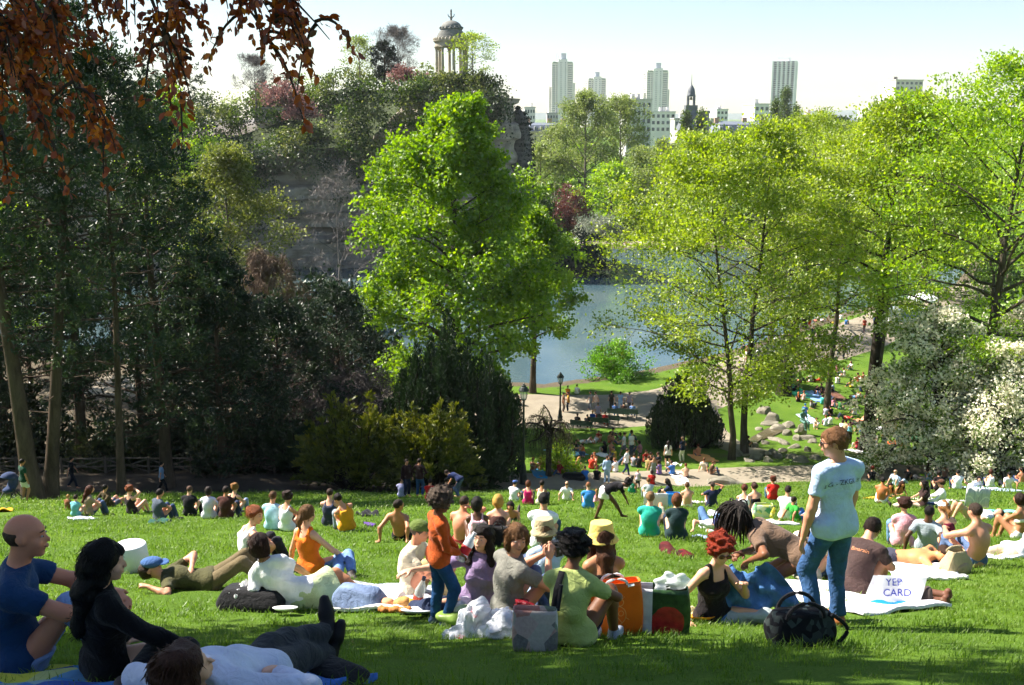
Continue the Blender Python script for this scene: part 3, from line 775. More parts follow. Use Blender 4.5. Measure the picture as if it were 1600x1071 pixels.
# --- right-hand trees with layered yellow green foliage
def locust(seed, px, D, row, Rm, pk, cb, nleaf, label, lean=(0, 0), tr=.2, nl=30, mat=LOCUST, spread=.52, flat=.30, L=.20, elev=(58, 5), bark=BK, tp=None, keep=1., droop=0., sub=7, gnarl=.02):
    r = rng(seed); b = spot(px, D); Ht = height_to(px, row, D, b)
    T, FP, FD = grow(r, Ht, tr, egg(Rm, pk, cb * .8), nl, cb, elev, lean, sub=sub, twig=4, up=.15, trunk_pts=tp, droop=droop, gnarl=gnarl)
    return plant('deciduous_tree', b, T, clumps(r, FP, FD, nleaf, spread, flat, L, aspect=.75, nbias=.45, keep=keep), bark, mat, label, 'tree')
locust(21, 1143, 63.5, 225, 8.4, .60, .16, 28000, 'slender yellow green tree, front one of the twin trunks left of the rocks', (-2.2, .5), .19, 30)
locust(22, 1163, 66, 200, 8.2, .62, .18, 28000, 'slender yellow green tree, rear one of the twin trunks left of the rocks', (1.2, .8), .22, 28)
locust(23, 1224, 88, 330, 6.6, .55, .24, 11000, 'dark forked tree with thin olive leaves on the lawn by the lakeside path', (2.4, 0), .5, 18, OLIVE, .5, .5, .18, (66, 22), BKD, gnarl=.07)
locust(24, 1353, 68.5, 155, 7.2, .66, .46, 27000, 'yellow green tree whose dark trunk stands on the lawn beside the white blossom', (1.0, .6), .42, 30, bark=BKD)
locust(25, 1530, 62, 106, 9.8, .58, .24, 42000, 'broad bright lime green tree at the right edge above the white blossom', (.5, 0), .36, 36, LIME)
locust(26, 1375, 90, 165, 8.6, .6, .3, 19000, 'yellow green tree behind the white blossom, second trunk by the lakeside path', (.6, 0), .3, 26)
locust(27, 1255, 118, 178, 9.5, .55, .2, 19000, 'yellow green tree on the far side of the lakeside path', (0, 0), .3, 28)
locust(28, 1120, 205, 215, 9., .55, .15, 15000, 'yellow green tree on the far lake shore below the belfry', (0, 0), .3, 26, MAPLE, .6, .6, .4)
locust(29, 1440, 140, 165, 9.5, .5, .15, 20000, 'green tree far behind the right-hand trees under the pink tower', (0, 0), .35, 28, LIME, .6, .5, .35)
locust(30, 1330, 215, 190, 10, .5, .12, 14000, 'yellow green tree on the far shore below the pale zinc roof', (0, 0), .35, 26, LOCUST, .7, .6, .45)
locust(31, 1035, 215, 225, 7, .5, .1, 11000, 'mid green tree on the far shore left of the belfry', (0, 0), .3, 24, PALE, .6, .7, .4)
locust(35, 1292, 82, 205, 7.6, .6, .34, 19000, 'airy yellow green tree between the forked tree and the trunk by the blossom', (.4, 0), .24, 26)
FT = (('on the far shore just right of the red plum', 955, 212, 262, 6.5, LIME), ('on the far shore behind the lakeside bush', 1000, 222, 236, 7.5, PALE), ('far behind the willow', 1085, 232, 214, 8., LOCUST), ('far behind the forked tree', 1165, 228, 206, 8., LIME), ('below the dark poplars', 1205, 238, 200, 8., PALE), ('below the white tower', 1265, 232, 196, 8.5, LOCUST), ('below the low terracotta roof', 1300, 250, 190, 8.5, MIDG), ('below the pink tower', 1395, 228, 186, 9., LIME), ('at the far right above the blossom', 1490, 205, 175, 9., LOCUST), ('behind the rock spire by the far shore', 845, 236, 232, 6.5, PALE), ('between rock spire and red plum', 880, 262, 226, 7., LIME), ('at the right edge behind the lime green tree', 1575, 150, 200, 8., LIME), ('left of the mansard building', 905, 275, 216, 7.5, MIDG))
for k_, (wh, px, D, row, Rm, m_) in enumerate(FT): locust(640 + k_, px, D, row, Rm, .5, .08, 3600, 'leafy tree ' + wh, (0, 0), .3, 20, m_, .75, .7, .64, (62, 12), sub=4)
# weeping willow over the water on the right
r = rng(33); b = spot(1205, 112); Ht = height_to(1205, 350, 112, b)
T, FP, FD = grow(r, Ht, .3, egg(6.5, .6, .2), 26, .3, (60, 30), sub=7, twig=6, droop=.5)
plant('willow_tree', b, T, clumps(r, FP, FD, 12000, .3, 1.6, .22, aspect=.3, bias=(0, 0, -2.), tint_c=.15), BK, OLIVE, 'pale olive weeping willow at the water edge behind the forked tree')
# tall pale poplars across the lake
for k, (px, D, row, Rm, n, lab) in enumerate(((915, 232, 150, 8.5, 16000, 'tall pale green poplar with bare grey trunk beyond the red plum'), (968, 240, 158, 8.0, 14000, 'tall pale green poplar right of the bare-trunked one across the lake'), (868, 250, 205, 6.0, 8000, 'lower pale green tree between rock spire and the tall poplars'))):
    r = rng(40 + k); b = spot(px, D); Ht = height_to(px, row, D, b)
    T, FP, FD = grow(r, Ht, .4, egg(Rm, .62, .2), 30, .25, (72, 35), sub=6, twig=3, up=.5)
    plant('poplar_tree', b, T, clumps(r, FP, FD, n, .55, 1., .36, aspect=.8, keep=.75), BKG, PALE, lab)
# columnar dark poplars on the skyline
for k, (px, D, r0, w, lab) in enumerate(((1222, 330, 139, 3.4, 'tall dark columnar poplar in front of the white tower'), (1208, 335, 158, 3.0, 'shorter dark columnar poplar beside the tallest one'), (1072, 300, 176, 2.3, 'dark pointed poplar in front of the belfry roof'), (1090, 300, 175, 2.0, 'small pointed poplar right of the belfry base'), (1240, 325, 168, 2.6, 'low dark poplar at the foot of the white tower'))):
    r = rng(60 + k); b = spot(px, D); b[2] = -18; Ht = height_to(px, r0, D, b)
    T, FP, FD = grow(r, Ht, .3, egg(w, .5, .1), 26, .12, (84, 70), sub=5, twig=3, up=1.)
    plant('columnar_poplar', b, T, clumps(r, FP, FD, 4000, .5, 1.5, .5, aspect=.7), BK, MIDG, lab)

# --- pines on the left
def pine(seed, px, D, row, Rm, cb, label, tp, tr=.3, ntuft=1250, nneed=11, mat=PINE, nl=26, L=.24, base=None, name='pine_tree', bark=BKP, elev=(48, -8), spread=.30):
    r = rng(seed); b = spot(px, D) if base is None else base; Ht = height_to(px, row, D, b)
    T, FP, FD = grow(r, Ht, tr, egg(Rm, cb + .18, cb * .85, .5), nl, cb, elev, trunk_pts=tp, sub=7, twig=4, up=.12, gnarl=.04)
    # dead stubs on the lower trunk
    for k in range(7):
        z = r.uniform(.12, max(cb, .2)) * Ht; p = np.array([np.interp(z, np.asarray(tp)[:, 2], np.asarray(tp)[:, c]) for c in range(3)]) if tp is not None else np.array([0, 0, z])
        az = r.uniform(0, 6.28); l = r.uniform(.6, 2.2); q = p + np.array([math.cos(az) * l, math.sin(az) * l, r.uniform(-.2, .3)])
        T.add([p, (p + q) / 2 + r.normal(0, .06, 3), q], [.035, .025, .008], 4)
    idx = r.choice(len(FP), ntuft); C = FP[idx] + r.normal(size=(ntuft, 3)) * spread * [1, 1, .6]
    ct = np.repeat(r.normal(.45, .22, ntuft), nneed); P = np.repeat(C, nneed, 0) + r.normal(size=(ntuft * nneed, 3)) * .09
    dirs = r.normal(size=(ntuft * nneed, 3)) + np.repeat(FD[idx] * .6, nneed, 0) + [0, 0, .25]
    lf = leaf_arrays(P, L * r.uniform(.7, 1.3, len(P)), ct + r.normal(0, .1, len(P)), r, .36, dirs=dirs)
    return plant(name, b, T, lf, bark, mat, label)
pine(71, 52, 41, -60, 4.6, .44, 'tall dark pine whose thick straight trunk stands beside the man in dark green', [(0, 0, 0), (-.3, .1, 6), (-.75, .2, 12), (-.9, .3, 24)], .34)
pine(72, 78, 42, -25, 4.8, .42, 'dark pine leaning right from the same foot as the straight pine', [(0, 0, 0), (.55, .1, 4.), (1.25, .2, 9.5), (1.7, .3, 13), (1.9, .3, 24)], .27)
pine(73, 190, 44, 60, 4.6, .30, 'thin-trunked dark pine behind the sunbathers at the lawn edge', [(0, 0, 0), (.25, 0, 5), (.5, 0, 10), (.6, 0, 22)], .17)
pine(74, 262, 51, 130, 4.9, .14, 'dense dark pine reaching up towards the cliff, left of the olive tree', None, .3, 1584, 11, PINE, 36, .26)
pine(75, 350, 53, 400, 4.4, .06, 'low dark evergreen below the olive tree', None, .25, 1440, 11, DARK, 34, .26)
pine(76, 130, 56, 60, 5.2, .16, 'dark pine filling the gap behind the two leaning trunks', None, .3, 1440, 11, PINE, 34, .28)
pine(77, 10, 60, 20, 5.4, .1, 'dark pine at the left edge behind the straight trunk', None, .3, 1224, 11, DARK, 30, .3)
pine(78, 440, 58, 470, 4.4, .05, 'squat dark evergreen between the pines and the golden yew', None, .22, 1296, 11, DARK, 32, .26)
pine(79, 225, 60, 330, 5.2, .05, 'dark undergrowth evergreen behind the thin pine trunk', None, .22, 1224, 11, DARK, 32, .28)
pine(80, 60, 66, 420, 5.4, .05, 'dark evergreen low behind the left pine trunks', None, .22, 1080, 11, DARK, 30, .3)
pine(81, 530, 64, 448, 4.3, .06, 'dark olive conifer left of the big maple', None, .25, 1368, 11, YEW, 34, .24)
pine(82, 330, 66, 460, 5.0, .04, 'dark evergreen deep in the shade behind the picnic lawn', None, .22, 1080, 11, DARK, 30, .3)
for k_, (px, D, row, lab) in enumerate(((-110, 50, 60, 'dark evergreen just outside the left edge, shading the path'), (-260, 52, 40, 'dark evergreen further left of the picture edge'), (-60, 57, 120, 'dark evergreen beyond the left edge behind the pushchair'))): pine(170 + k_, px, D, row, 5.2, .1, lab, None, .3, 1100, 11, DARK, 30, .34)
# blue green cedar and lime tree behind the pines
pine(83, 290, 128, 42, 7., .3, 'blue green cedar showing behind the copper leaves', None, .3, 792, 11, PINE, 30, .38, elev=(20, 0), spread=.5)
r = rng(85); b = spot(285, 122); Ht = height_to(285, 140, 122, b)
T, FP, FD = grow(r, Ht, .3, egg(6.6, .6, .2), 28, .25)
plant('lime_tree', b, T, clumps(r, FP, FD, 15000, .45, .7, .26, aspect=.8), BK, LIME, 'sunlit yellow green tree glowing behind the cedar')
r = rng(87); b = spot(20, 92); Ht = height_to(20, 330, 92, b)
T, FP, FD = grow(r, Ht, .3, egg(6.5, .6, .15), 28, .2)
plant('lime_tree', b, T, clumps(r, FP, FD, 12000, .5, .7, .28, aspect=.8), BK, LIME, 'yellow green tree glimpsed between the trunks at the left edge')
# olive tree below the cliff
r = rng(86); b = spot(372, 88); Ht = height_to(372, 240, 88, b)
T, FP, FD = grow(r, Ht, .3, egg(5.4, .66, .2), 32, .25, (70, 15))
plant('deciduous_tree', b, T, clumps(r, FP, FD, 26000, .42, .7, .22, aspect=.7), BKG, m_leaf((.06, .09, .015), (.14, .17, .03), (.26, .27, .06), .45), 'rounded olive green tree in front of the cliff wall')

# --- bare and weeping trees
def bare(seed, px, D, row, Rm, label, mat, weep=0., name='bare_tree', cb=.2, nl=26, base=None, tr=.2, twig=10, leaves=None, leafm=None):
    r = rng(seed); b = spot(px, D) if base is None else np.array(base, float); Ht = height_to(px, row, D, b)
    T, FP, FD = grow(r, Ht, tr, egg(Rm, .6, .12), nl, cb, (75, 30), sub=7, twig=twig, up=.3, droop=weep, gnarl=.05)
    m = len(FP) * 2; idx = r.choice(len(FP), m)
    d = FD[idx] + r.normal(size=(m, 3)) * .7 + [0, 0, -weep * 3]; P = FP[idx]
    V, F, ti = leaf_arrays(P, r.uniform(.4, 1.1, m), r.normal(.5, .2, m), r, .05, dirs=d)
    t = plant(name, b, T, (V, F, ti), mat, mat, label, crown='twigs')
    return t
GREYB = m_bark((.10, .09, .085), (.26, .23, .21)); BROWNB = m_bark((.09, .065, .045), (.24, .17, .12))
bare(91, 535, 112, 268, 5.4, 'leafless grey tree standing against the cliff left of the maple', GREYB, 0, nl=16, twig=5)
bare(92, 430, 78, 385, 4.2, 'weeping brown tree with hanging bare twigs below the olive tree', BROWNB, .55, nl=30)
bare(93, 545, 60, 590, 3.6, 'tangle of bare grey brown twigs beside the dark conifer', m_bark((.05, .042, .04), (.14, .12, .11)), .35, cb=.1)
bare(94, 490, 66, 520, 3.2, 'small bare purple brown tree left of the dark conifer', m_bark((.06, .045, .04), (.15, .11, .095)), .4, cb=.1)

# --- columnar Irish yew group and spreading yews
def spindles(name, base, items, r, mat, nper, L, label, aspect=.35):
    t = empty(name, base); tag(t, label, 'yew')
    T = Tubes(); Vs = []; Fs = []; Ts = []; n0 = 0
    for (x, y, z0, h, w) in items:
        T.add([(x * .6, y * .6, 0), (x, y, z0 + h * .3), (x, y, z0 + h * .95)], [.1, .07, .02], 5)
        n = int(nper * h * w); u = r.random(n); q = u ** .85
        prof = w * np.interp(q, [0, .12, .45, .8, .95, 1], [.55, .85, 1., .62, .28, .05]); az = r.uniform(0, 6.283, n)
        k = r.uniform(.72, 1.08, n) + .16 * np.sin(az * 3 + q * 9 + x * 7)
        P = np.c_[x + np.cos(az) * prof * k, y + np.sin(az) * prof * k, z0 + q * h]
        d = np.c_[np.cos(az) * .45, np.sin(az) * .45, np.full(n, 1.1)]
        ct = .5 + .22 * np.sin(az * 4 + q * 14 + y * 5) + r.normal(0, .14, n)
        V, F, ti = leaf_arrays(P, L * r.uniform(.6, 1.3, n), ct, r, aspect, dirs=d); Vs.append(V); Fs.append(F + n0); Ts.append(ti); n0 += len(V)
    link('trunk', T.mesh('trunk', BKD), t)
    link('crown', mesh_np('crown', np.vstack(Vs), np.vstack(Fs), False, {'tint': np.concatenate(Ts)}, [mat]), t)
    return t
r = rng(101); b = spot(702, 56.5); HY = height_to(702, 487, 56.5, b); it = []
for k in range(96):
    a = r.uniform(0, 6.283); q = math.sqrt(r.random()); rad = 4.1 * q; x, y = math.cos(a) * rad + (.35 * q), math.sin(a) * rad * .8
    h = HY * (1 - .55 * q ** 1.3) * r.uniform(.82, 1.0) if k else HY
    if k == 0: x = y = 0; h = HY
    it.append((x, y, 0 if q > .5 else h * .15, h * (1 if q > .5 else .85), r.uniform(.38, .6)))
spindles('columnar_yew', b, it, r, YEW, 190, .26, 'tall dark green yew of many upright columns before the maple')
def spreading(seed, px, D, rx, ry, h, n, mat, label, rise=.6, name='yew_bush', L=.26, per=42, basez=None):
    r = rng(seed); b = spot(px, D); T = Tubes(); Vs = []; Fs = []; Ts = []; n0 = 0
    for k in range(n):
        az = r.uniform(0, 6.283); rr = math.sqrt(r.uniform(.05, 1)); e = np.array([math.cos(az) * rx * rr, math.sin(az) * ry * rr, h * (.10 + .90 * (1 - rr ** 2) ** .5) * r.uniform(.55, 1.08)])
        s0 = np.array([math.cos(az) * .3, math.sin(az) * .3, .1]); md = (s0 + e) / 2 * [1.1, 1.1, .8] + [0, 0, h * .10]
        pts = bez(s0, md, e, 7); T.add(pts, np.linspace(.05, .012, 7), 4)
        tdir = pts[-1] - pts[-3]; tdir /= np.linalg.norm(tdir)
        u = r.uniform(.35, 1., per) ** .8; C = np.c_[[np.interp(u, np.linspace(0, 1, 7), pts[:, c]) for c in range(3)]].T
        sdv = r.normal(size=(per, 3)); sdv[:, 2] *= .5; ln = .55 * (1.15 - u)[:, None] + .08
        q = 6; Pc = np.repeat(C, q, 0) + np.repeat(sdv * ln * .8, q, 0) * np.tile(np.linspace(.1, 1, q), per)[:, None]
        d = np.repeat(sdv * .6 + tdir * .9 + [0, 0, rise * .5], q, 0)
        tint = np.repeat(.25 + .5 * u + r.normal(0, .1, per), q) * r.uniform(.8, 1.15)
        V, F, ti = leaf_arrays(Pc, L * r.uniform(.6, 1.2, len(Pc)), tint, r, .4, dirs=d); Vs.append(V); Fs.append(F + n0); Ts.append(ti); n0 += len(V)
    t = empty(name, b); tag(t, label, 'bush'); link('branches', T.mesh('branches', BKD), t)
    link('foliage', mesh_np('foliage', np.vstack(Vs), np.vstack(Fs), False, {'tint': np.concatenate(Ts)}, [mat]), t)
spreading(111, 555, 52.0, 3.3, 1.9, 5.6, 92, GOLDYEW, 'golden green spreading yew left of the two people standing in dark jackets', 1.)
spreading(112, 672, 51.6, 2.9, 1.7, 5.0, 80, GOLDYEW, 'golden green spreading yew behind the two people in dark jackets', 1.)
spreading(113, 760, 54, 1.3, 1.2, 3.0, 34, YEW, 'low dark yew skirt beside the near lamp post', .8)
spreading(114, 470, 55, 2.4, 1.6, 3.4, 44, YEW, 'dark low yew left of the golden yews', .6)
# clipped dark yew on the lower lawn
r = rng(121); b = spot(1065, 70); it = []
for k in range(60):
    a = r.uniform(0, 6.283); q = math.sqrt(r.random()); x, y = math.cos(a) * 2.5 * q, math.sin(a) * 2.3 * q; h = 4.5 * (1 - .55 * q ** 2) * r.uniform(.85, 1.05); it.append((x, y, 0 if q > .55 else .8, h, r.uniform(.4, .62)))
spindles('yew_bush', b, it, r, m_leaf((.012, .028, .008), (.03, .06, .014), (.06, .10, .022), .15), 190, .24, 'broad dark yew behind the group seated on the lower lawn')
# other bushes
def bush(seed, px, D, rx, rz_, n, mat, label, name='shrub', base=None, L=.2, cat='bush', spread=.3, ry=None, aspect=.7, flat=.8, shared=None):
    r = rng(seed); b = spot(px, D) if base is None else np.array(base, float); ry = ry or rx
    T = Tubes(); FP = []; FD = []
    for k in range(26):
        az = r.uniform(0, 6.283); el = math.asin(r.uniform(.02, 1)); d = np.array([math.cos(az) * math.cos(el) * rx, math.sin(az) * math.cos(el) * ry, math.sin(el) * rz_]) * r.uniform(.75, 1.05)
        pts = bez(np.array([0, 0, 0.]), d * .5 + [0, 0, rz_ * .2], d, 6); T.add(pts, np.linspace(.05, .012, 6), 4)
        for j in range(7):
            q = pts[r.integers(2, 6)] + r.normal(size=3) * [rx * .16, ry * .16, rz_ * .13]; q[2] = max(q[2], .05); FP.append(q); FD.append(d / np.linalg.norm(d))
    t = empty(name, b); tag(t, label, cat); link('branches', T.mesh('branches', BK), t)
    V, F, ti = clumps(r, np.array(FP), np.array(FD), n, spread, flat, L, aspect=aspect)
    link('foliage', mesh_np('foliage', V, F, False, {'tint': ti}, [mat]), t); return t
bush(131, 962, 95.5, 3.2, 3.6, 9000, m_leaf((.06, .15, .015), (.12, .26, .03), (.22, .38, .06), .5), 'fresh green rounded bush on the lake shore', 'lakeside_bush')
bush(132, 1205, 91, 2.2, 4.6, 8000, m_leaf((.01, .025, .008), (.025, .05, .014), (.06, .10, .03), .2, .8), 'dark glossy holly beside the forked tree', 'holly_bush')
bush(133, 886, 213, 4.5, 9.5, 7000, PLUM, 'dark red plum tree across the lake', 'plum_tree', L=.4, cat='tree', spread=.6)
bush(134, 935, 206, 5., 5., 6000, GREYW, 'pale grey white blossoming shrub on the far shore', 'blossom_shrub', L=.35, spread=.5)
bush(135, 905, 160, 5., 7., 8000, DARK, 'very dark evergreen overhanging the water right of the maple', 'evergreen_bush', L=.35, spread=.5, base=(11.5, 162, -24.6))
bush(136, 838, 170, 4.2, 12, 8000, MIDG, 'olive green tree at the foot of the rock spire', 'evergreen_bush', L=.35, spread=.5, base=(5, 172, -24.6))
for k_, (px, D, rx, rz_, m_, lab) in enumerate(((395, 93, 5, 10.5, MIDG, 'green bush on the near shore below the weeping brown tree'), (470, 94, 5, 10., DARK, 'dark bush on the near shore below the bare grey tree'), (552, 94, 5, 10.5, DARK, 'dark bush on the near shore left of the maple'), (310, 90, 5, 9., DARK, 'dark bush on the near shore behind the low evergreen'))): bush(650 + k_, px, D, rx, rz_, 5000, m_, lab, 'shore_bush', L=.4, spread=.6)
bush(137, 876, 58.2, 1.2, 1.7, 3500, LIME, 'small bright green shrub behind the gnarled weeping tree', 'shrub', L=.13, spread=.16)
for k, (px, D, rx, rz_, m, lab) in enumerate(((990, 214, 6, 7, PALE, 'pale green shrub on the far shore under the poplars'), (1075, 208, 6, 6, LIME, 'light green shrub on the far shore path'), (1160, 214, 7, 8, MIDG, 'dark green shrub on the far shore behind the willow'), (1250, 222, 8, 9, LOCUST, 'yellow green shrub on the far shore right of the willow'), (860, 222, 5, 8, MIDG, 'dark green shrub behind the rock spire on the far shore'), (1420, 175, 8, 9, LIME, 'light green thicket beyond the white parasol'), (1545, 130, 8, 10, MIDG, 'green thicket behind the white blossom at the right edge'), (1590, 95, 6, 8, LIME, 'light green thicket near the right edge behind the blossom'))):
    bush(140 + k, px, D, rx, rz_, 3600, m, lab, 'thicket', L=.46, spread=.6)
# dark undergrowth along the fence on the left
UM = []
for k, px in enumerate((5, 60, 120, 178, 235, 290, 350, 405, 455)):
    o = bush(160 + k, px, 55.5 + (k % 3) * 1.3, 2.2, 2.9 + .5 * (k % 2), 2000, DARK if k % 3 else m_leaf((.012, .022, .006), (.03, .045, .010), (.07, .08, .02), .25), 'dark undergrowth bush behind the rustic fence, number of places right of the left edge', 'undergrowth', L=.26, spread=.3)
    UM.append(o)
for o, w in zip(UM, ('at the left edge', 'behind the straight pine trunk', 'right of the pine trunks', 'behind the thin pine trunk', 'behind the man with shaved head', 'behind the walker in pale blue', 'behind the woman in white', 'behind the couple in black', 'left of the golden yews')):
    o['label'] = 'dark undergrowth bush behind the rustic fence ' + w; o['group'] = 'undergrowth behind the fence'

# --- hawthorn in white blossom on the right
def hawthorn(seed, px, D, row, Rx, n, label, droop=.35):
    r = rng(seed); b = spot(px, D); Ht = height_to(px, row, D, b)
    T, FP, FD = grow(r, Ht, .22, egg(Rx, .4, .02, .4), 44, .06, (60, 12), sub=8, twig=5, up=.05, droop=droop, sublen=.36)
    FP[:, 2] = np.maximum(FP[:, 2], .25)
    m = len(FP); k = r.choice(m, n, p=(lambda w: w / w.sum())(r.gamma(1.5, 1., m))); g = r.random(m) < .82
    P = FP[k] + r.normal(size=(n, 3)) * [.22, .22, .16]
    # flower sprays sit on top of the leafy shoots
    fl = (g[k] & (r.random(n) < .85)); tint = np.where(fl, r.uniform(.5, 1., n), r.uniform(0, .14, n)); P[fl, 2] += .06
    lf = leaf_arrays(P, np.where(fl, .165, .19) * r.uniform(.7, 1.3, n), tint, r, .9, dirs=FD[k] * .3)
    return plant('hawthorn_tree', b, T, lf, BKD, BLOSSOM, label)
hawthorn(181, 1455, 60.5, 488, 5.2, 36000, 'hawthorn covered in white blossom, its boughs hanging over the lower lawn')
hawthorn(182, 1555, 57.5, 540, 5.0, 32000, 'hawthorn bush in white blossom behind the sitters at the right edge')
hawthorn(183, 1590, 66, 470, 4.8, 18000, 'sparser white hawthorn under the lime green tree at the right edge')

# --- gnarled small weeping tree by the near path
def pagoda():
    r = rng(191); b = spot(857, 56.6); t = empty('weeping_tree', b); tag(t, 'small gnarled weeping tree with twisted branches beside the near lamp post', 'tree')
    T = Tubes(); T.add([(0, 0, -.3), (0, 0, 1.2), (.03, 0, 2.6), (-.05, 0, 3.0)], [.21, .17, .2, .26], 8); P = []; D = []
    for k in range(15):
        az = k * 2.4; L = r.uniform(1.0, 1.9); pts = [np.array([0, 0, 2.75])]; d = np.array([math.cos(az) * .5, math.sin(az) * .5, .8])
        for j in range(7):
            d += r.normal(0, .45, 3); d[2] -= .12; d /= np.linalg.norm(d); pts.append(pts[-1] + d * L / 6)
        pts = np.array(pts); T.add(pts, np.linspace(.085, .03, 8), 5)
        for j in range(14):
            s0 = pts[r.integers(3, 8)]; a2 = az + r.normal(0, .6); o = np.array([math.cos(a2), math.sin(a2), 0]); l = r.uniform(.3, .8)
            q = bez(s0, s0 + o * l * .7 + [0, 0, .25], s0 + o * l + [0, 0, -r.uniform(.7, 1.6)], 7); T.add(q, np.linspace(.018, .005, 7), 3)
            P.append(q[2:]); D.append(np.tile([0, 0, -1.], (5, 1)))
    link('trunk', T.mesh('trunk', BKD), t); P = np.vstack(P); D = np.vstack(D)
    V, F, ti = clumps(r, P, D, 3200, .07, 1.2, .09, aspect=.4, bias=(0, 0, -.6)); link('crown', mesh_np('crown', V, F, False, {'tint': ti}, [m_leaf((.03, .045, .012), (.07, .09, .02), (.14, .16, .05), .4)]), t)
pagoda()

# --- cliff vegetation
def mass(name, label, pts, nleaf, mat, L, spread, seed, flat=.8):
    r = rng(seed); P = np.array(pts); d = r.normal(size=P.shape); d /= np.linalg.norm(d, axis=1)[:, None]; d[:, 1] = -np.abs(d[:, 1])
    V, F, ti = clumps(r, P, d, nleaf, spread, flat, L, aspect=.75, tint_c=.3); o = link(name, mesh_np(name, V, F, False, {'tint': ti}, [mat])); tag(o, label, 'woodland', kind='stuff')
def cliff_green():
    r = rng(210); g = {k: [] for k in 'abcdef'}
    for i in range(900):          # wooded slope above the rim; humps of different kinds of shrub
        px = r.uniform(250, 668); up = 118 + max(0, 480 - px) * .22; row = r.uniform(up - 4, 250); D = 168.5 + (250 - row) * .15
        hump = math.sin(px * .061 + 1.3 * math.sin(row * .05)) + math.sin(row * .09 + px * .023 + 2); k = 'a' if hump > .9 else 'b' if hump > .1 else 'c' if hump > -.7 else 'd'
        p = at_dist(px, row - 5 * hump, D - 1.2 * hump); g[k].append(p)
    for i in range(170):
        px = r.uniform(535, 668); row = r.uniform(128, 235); h = math.sin(px * .1) + math.sin(row * .12); g['a' if h > .5 else 'b' if h > -.6 else 'c'].append(at_dist(px, row, 165.2 - .5 * h))
    for i in range(260):
        px = r.uniform(650, 782); row = r.uniform(120, 158) + (6 if px > 735 else 0); h = math.sin(px * .12) + math.sin(row * .3); g['a' if h > .4 else 'e'].append(at_dist(px, row - 3 * h, 167.6 + (150 - row) * .09 - .6 * h))
    for i in range(150):
        g['f' if i % 3 else 'c'].append(at_dist(r.uniform(668, 792), 150 + abs(r.normal(0, 34)), 163.6 + r.uniform(-.6, .6)))
    for i in range(520):          # trailing growth on the face
        px = r.uniform(300, 650); row = 235 + abs(r.normal(0, 55)) if r.random() < .7 else r.uniform(235, 440)
        if 430 < px < 590 and row > 262 and r.random() < .8: continue
        g['f' if r.random() < .6 else 'c'].append(at_dist(px, row, 166.3 + r.uniform(-1., .6)))
    for k, m, lab, n in (('a', m_leaf((.05, .075, .015), (.11, .14, .03), (.2, .22, .06), .4), 'olive green thicket on the wooded slope above the cliff', 14000), ('b', MIDG, 'mid green thicket on the wooded slope above the cliff', 16000), ('c', m_leaf((.012, .025, .008), (.03, .05, .015), (.06, .09, .025), .3), 'dark green thicket on the slope and cliff face', 15000), ('d', PALE, 'pale fresh green thicket on the wooded slope', 5000), ('e', m_leaf((.03, .05, .012), (.06, .09, .02), (.12, .15, .04), .35), 'dark shrubbery around the temple foot', 5000), ('f', m_leaf((.02, .035, .012), (.045, .065, .02), (.08, .11, .04), .3), 'grey green creepers hanging on the cliff face', 9500)):
        mass('cliff_shrubbery', lab, g[k], n, m, .42, .75, ord(k), 1.4 if k == 'f' else .8)
    for (px, row, s, lab) in ((440, 138, 2.6, 'large pinkish plum bush on the slope above the cliff'), (470, 165, 1.8, 'dusky plum bush below the pinkish one on the slope'), (628, 112, 1.2, 'small reddish tree beside the bridge')):
        p = at_dist(px, row, 169); bush(int(px), px, 169, s * 1.5, s * 1.5, 1800, m_leaf((.10, .05, .05), (.20, .10, .09), (.34, .19, .17), .35), lab, 'plum_bush', base=p - np.array([0, 0, s]), L=.35, spread=.4)
cliff_green()
# ivy on the rock needle
def ivy():
    r = rng(220); n = 5000; idx = r.integers(0, len(NEEDLE_V), n); P = NEEDLE_V[idx] + r.normal(0, .18, (n, 3)); c = NEEDLE_V.mean(0)
    d = P - c; d[:, 2] = -.5; d /= np.linalg.norm(d, axis=1)[:, None]; P += d * .1 * [1, 1, 0]
    V, F, ti = leaf_arrays(P, .3 * r.uniform(.6, 1.3, n), r.normal(.35, .2, n), r, .9, dirs=d)
    link('ivy', mesh_np('ivy', V, F, False, {'tint': ti}, [DARK]), NEEDLE)
ivy()
zt = 6.3
bare(231, 622, 180, 48, 4.2, 'fine leafless tree on top of the cliff left of the temple', GREYB, 0, base=(at_dist(622, 115, 180)[0], 180, 5.0), tr=.14, nl=22)
bare(232, 400, 178, 92, 3.0, 'thin leafless tree at the left end of the cliff top', GREYB, 0, base=(at_dist(400, 160, 178)[0], 178, 2.0), tr=.12, nl=16)
pine(233, 600, 178, 66, 2.6, .2, 'small dark windswept pine on the cliff top', None, .2, 500, 11, DARK, 20, .35, base=np.array([at_dist(600, 115, 178)[0], 178, 5.6]))
r = rng(234); b = np.array([at_dist(562, 120, 178)[0], 178, 5.2]); T, FP, FD = grow(r, height_to(562, 62, 178, b), .14, egg(3., .65, .2), 20, .3)
plant('deciduous_tree', b, T, clumps(r, FP, FD, 2200, .35, .7, .26, aspect=.7), BKG, PALE, 'small sparse pale green tree on the cliff top left of the dark pine')
r = rng(235); b = np.array([at_dist(738, 120, 168)[0], 168.3, 5.0]); T, FP, FD = grow(r, height_to(725, 55, 168, b), .13, egg(4.0, .6, .2), 22, .25, (50, 5))
plant('deciduous_tree', b, T, clumps(r, FP, FD, 2800, .35, .35, .24, aspect=.7), BKG, LOCUST, 'sparse yellow green tree in front of the temple columns')

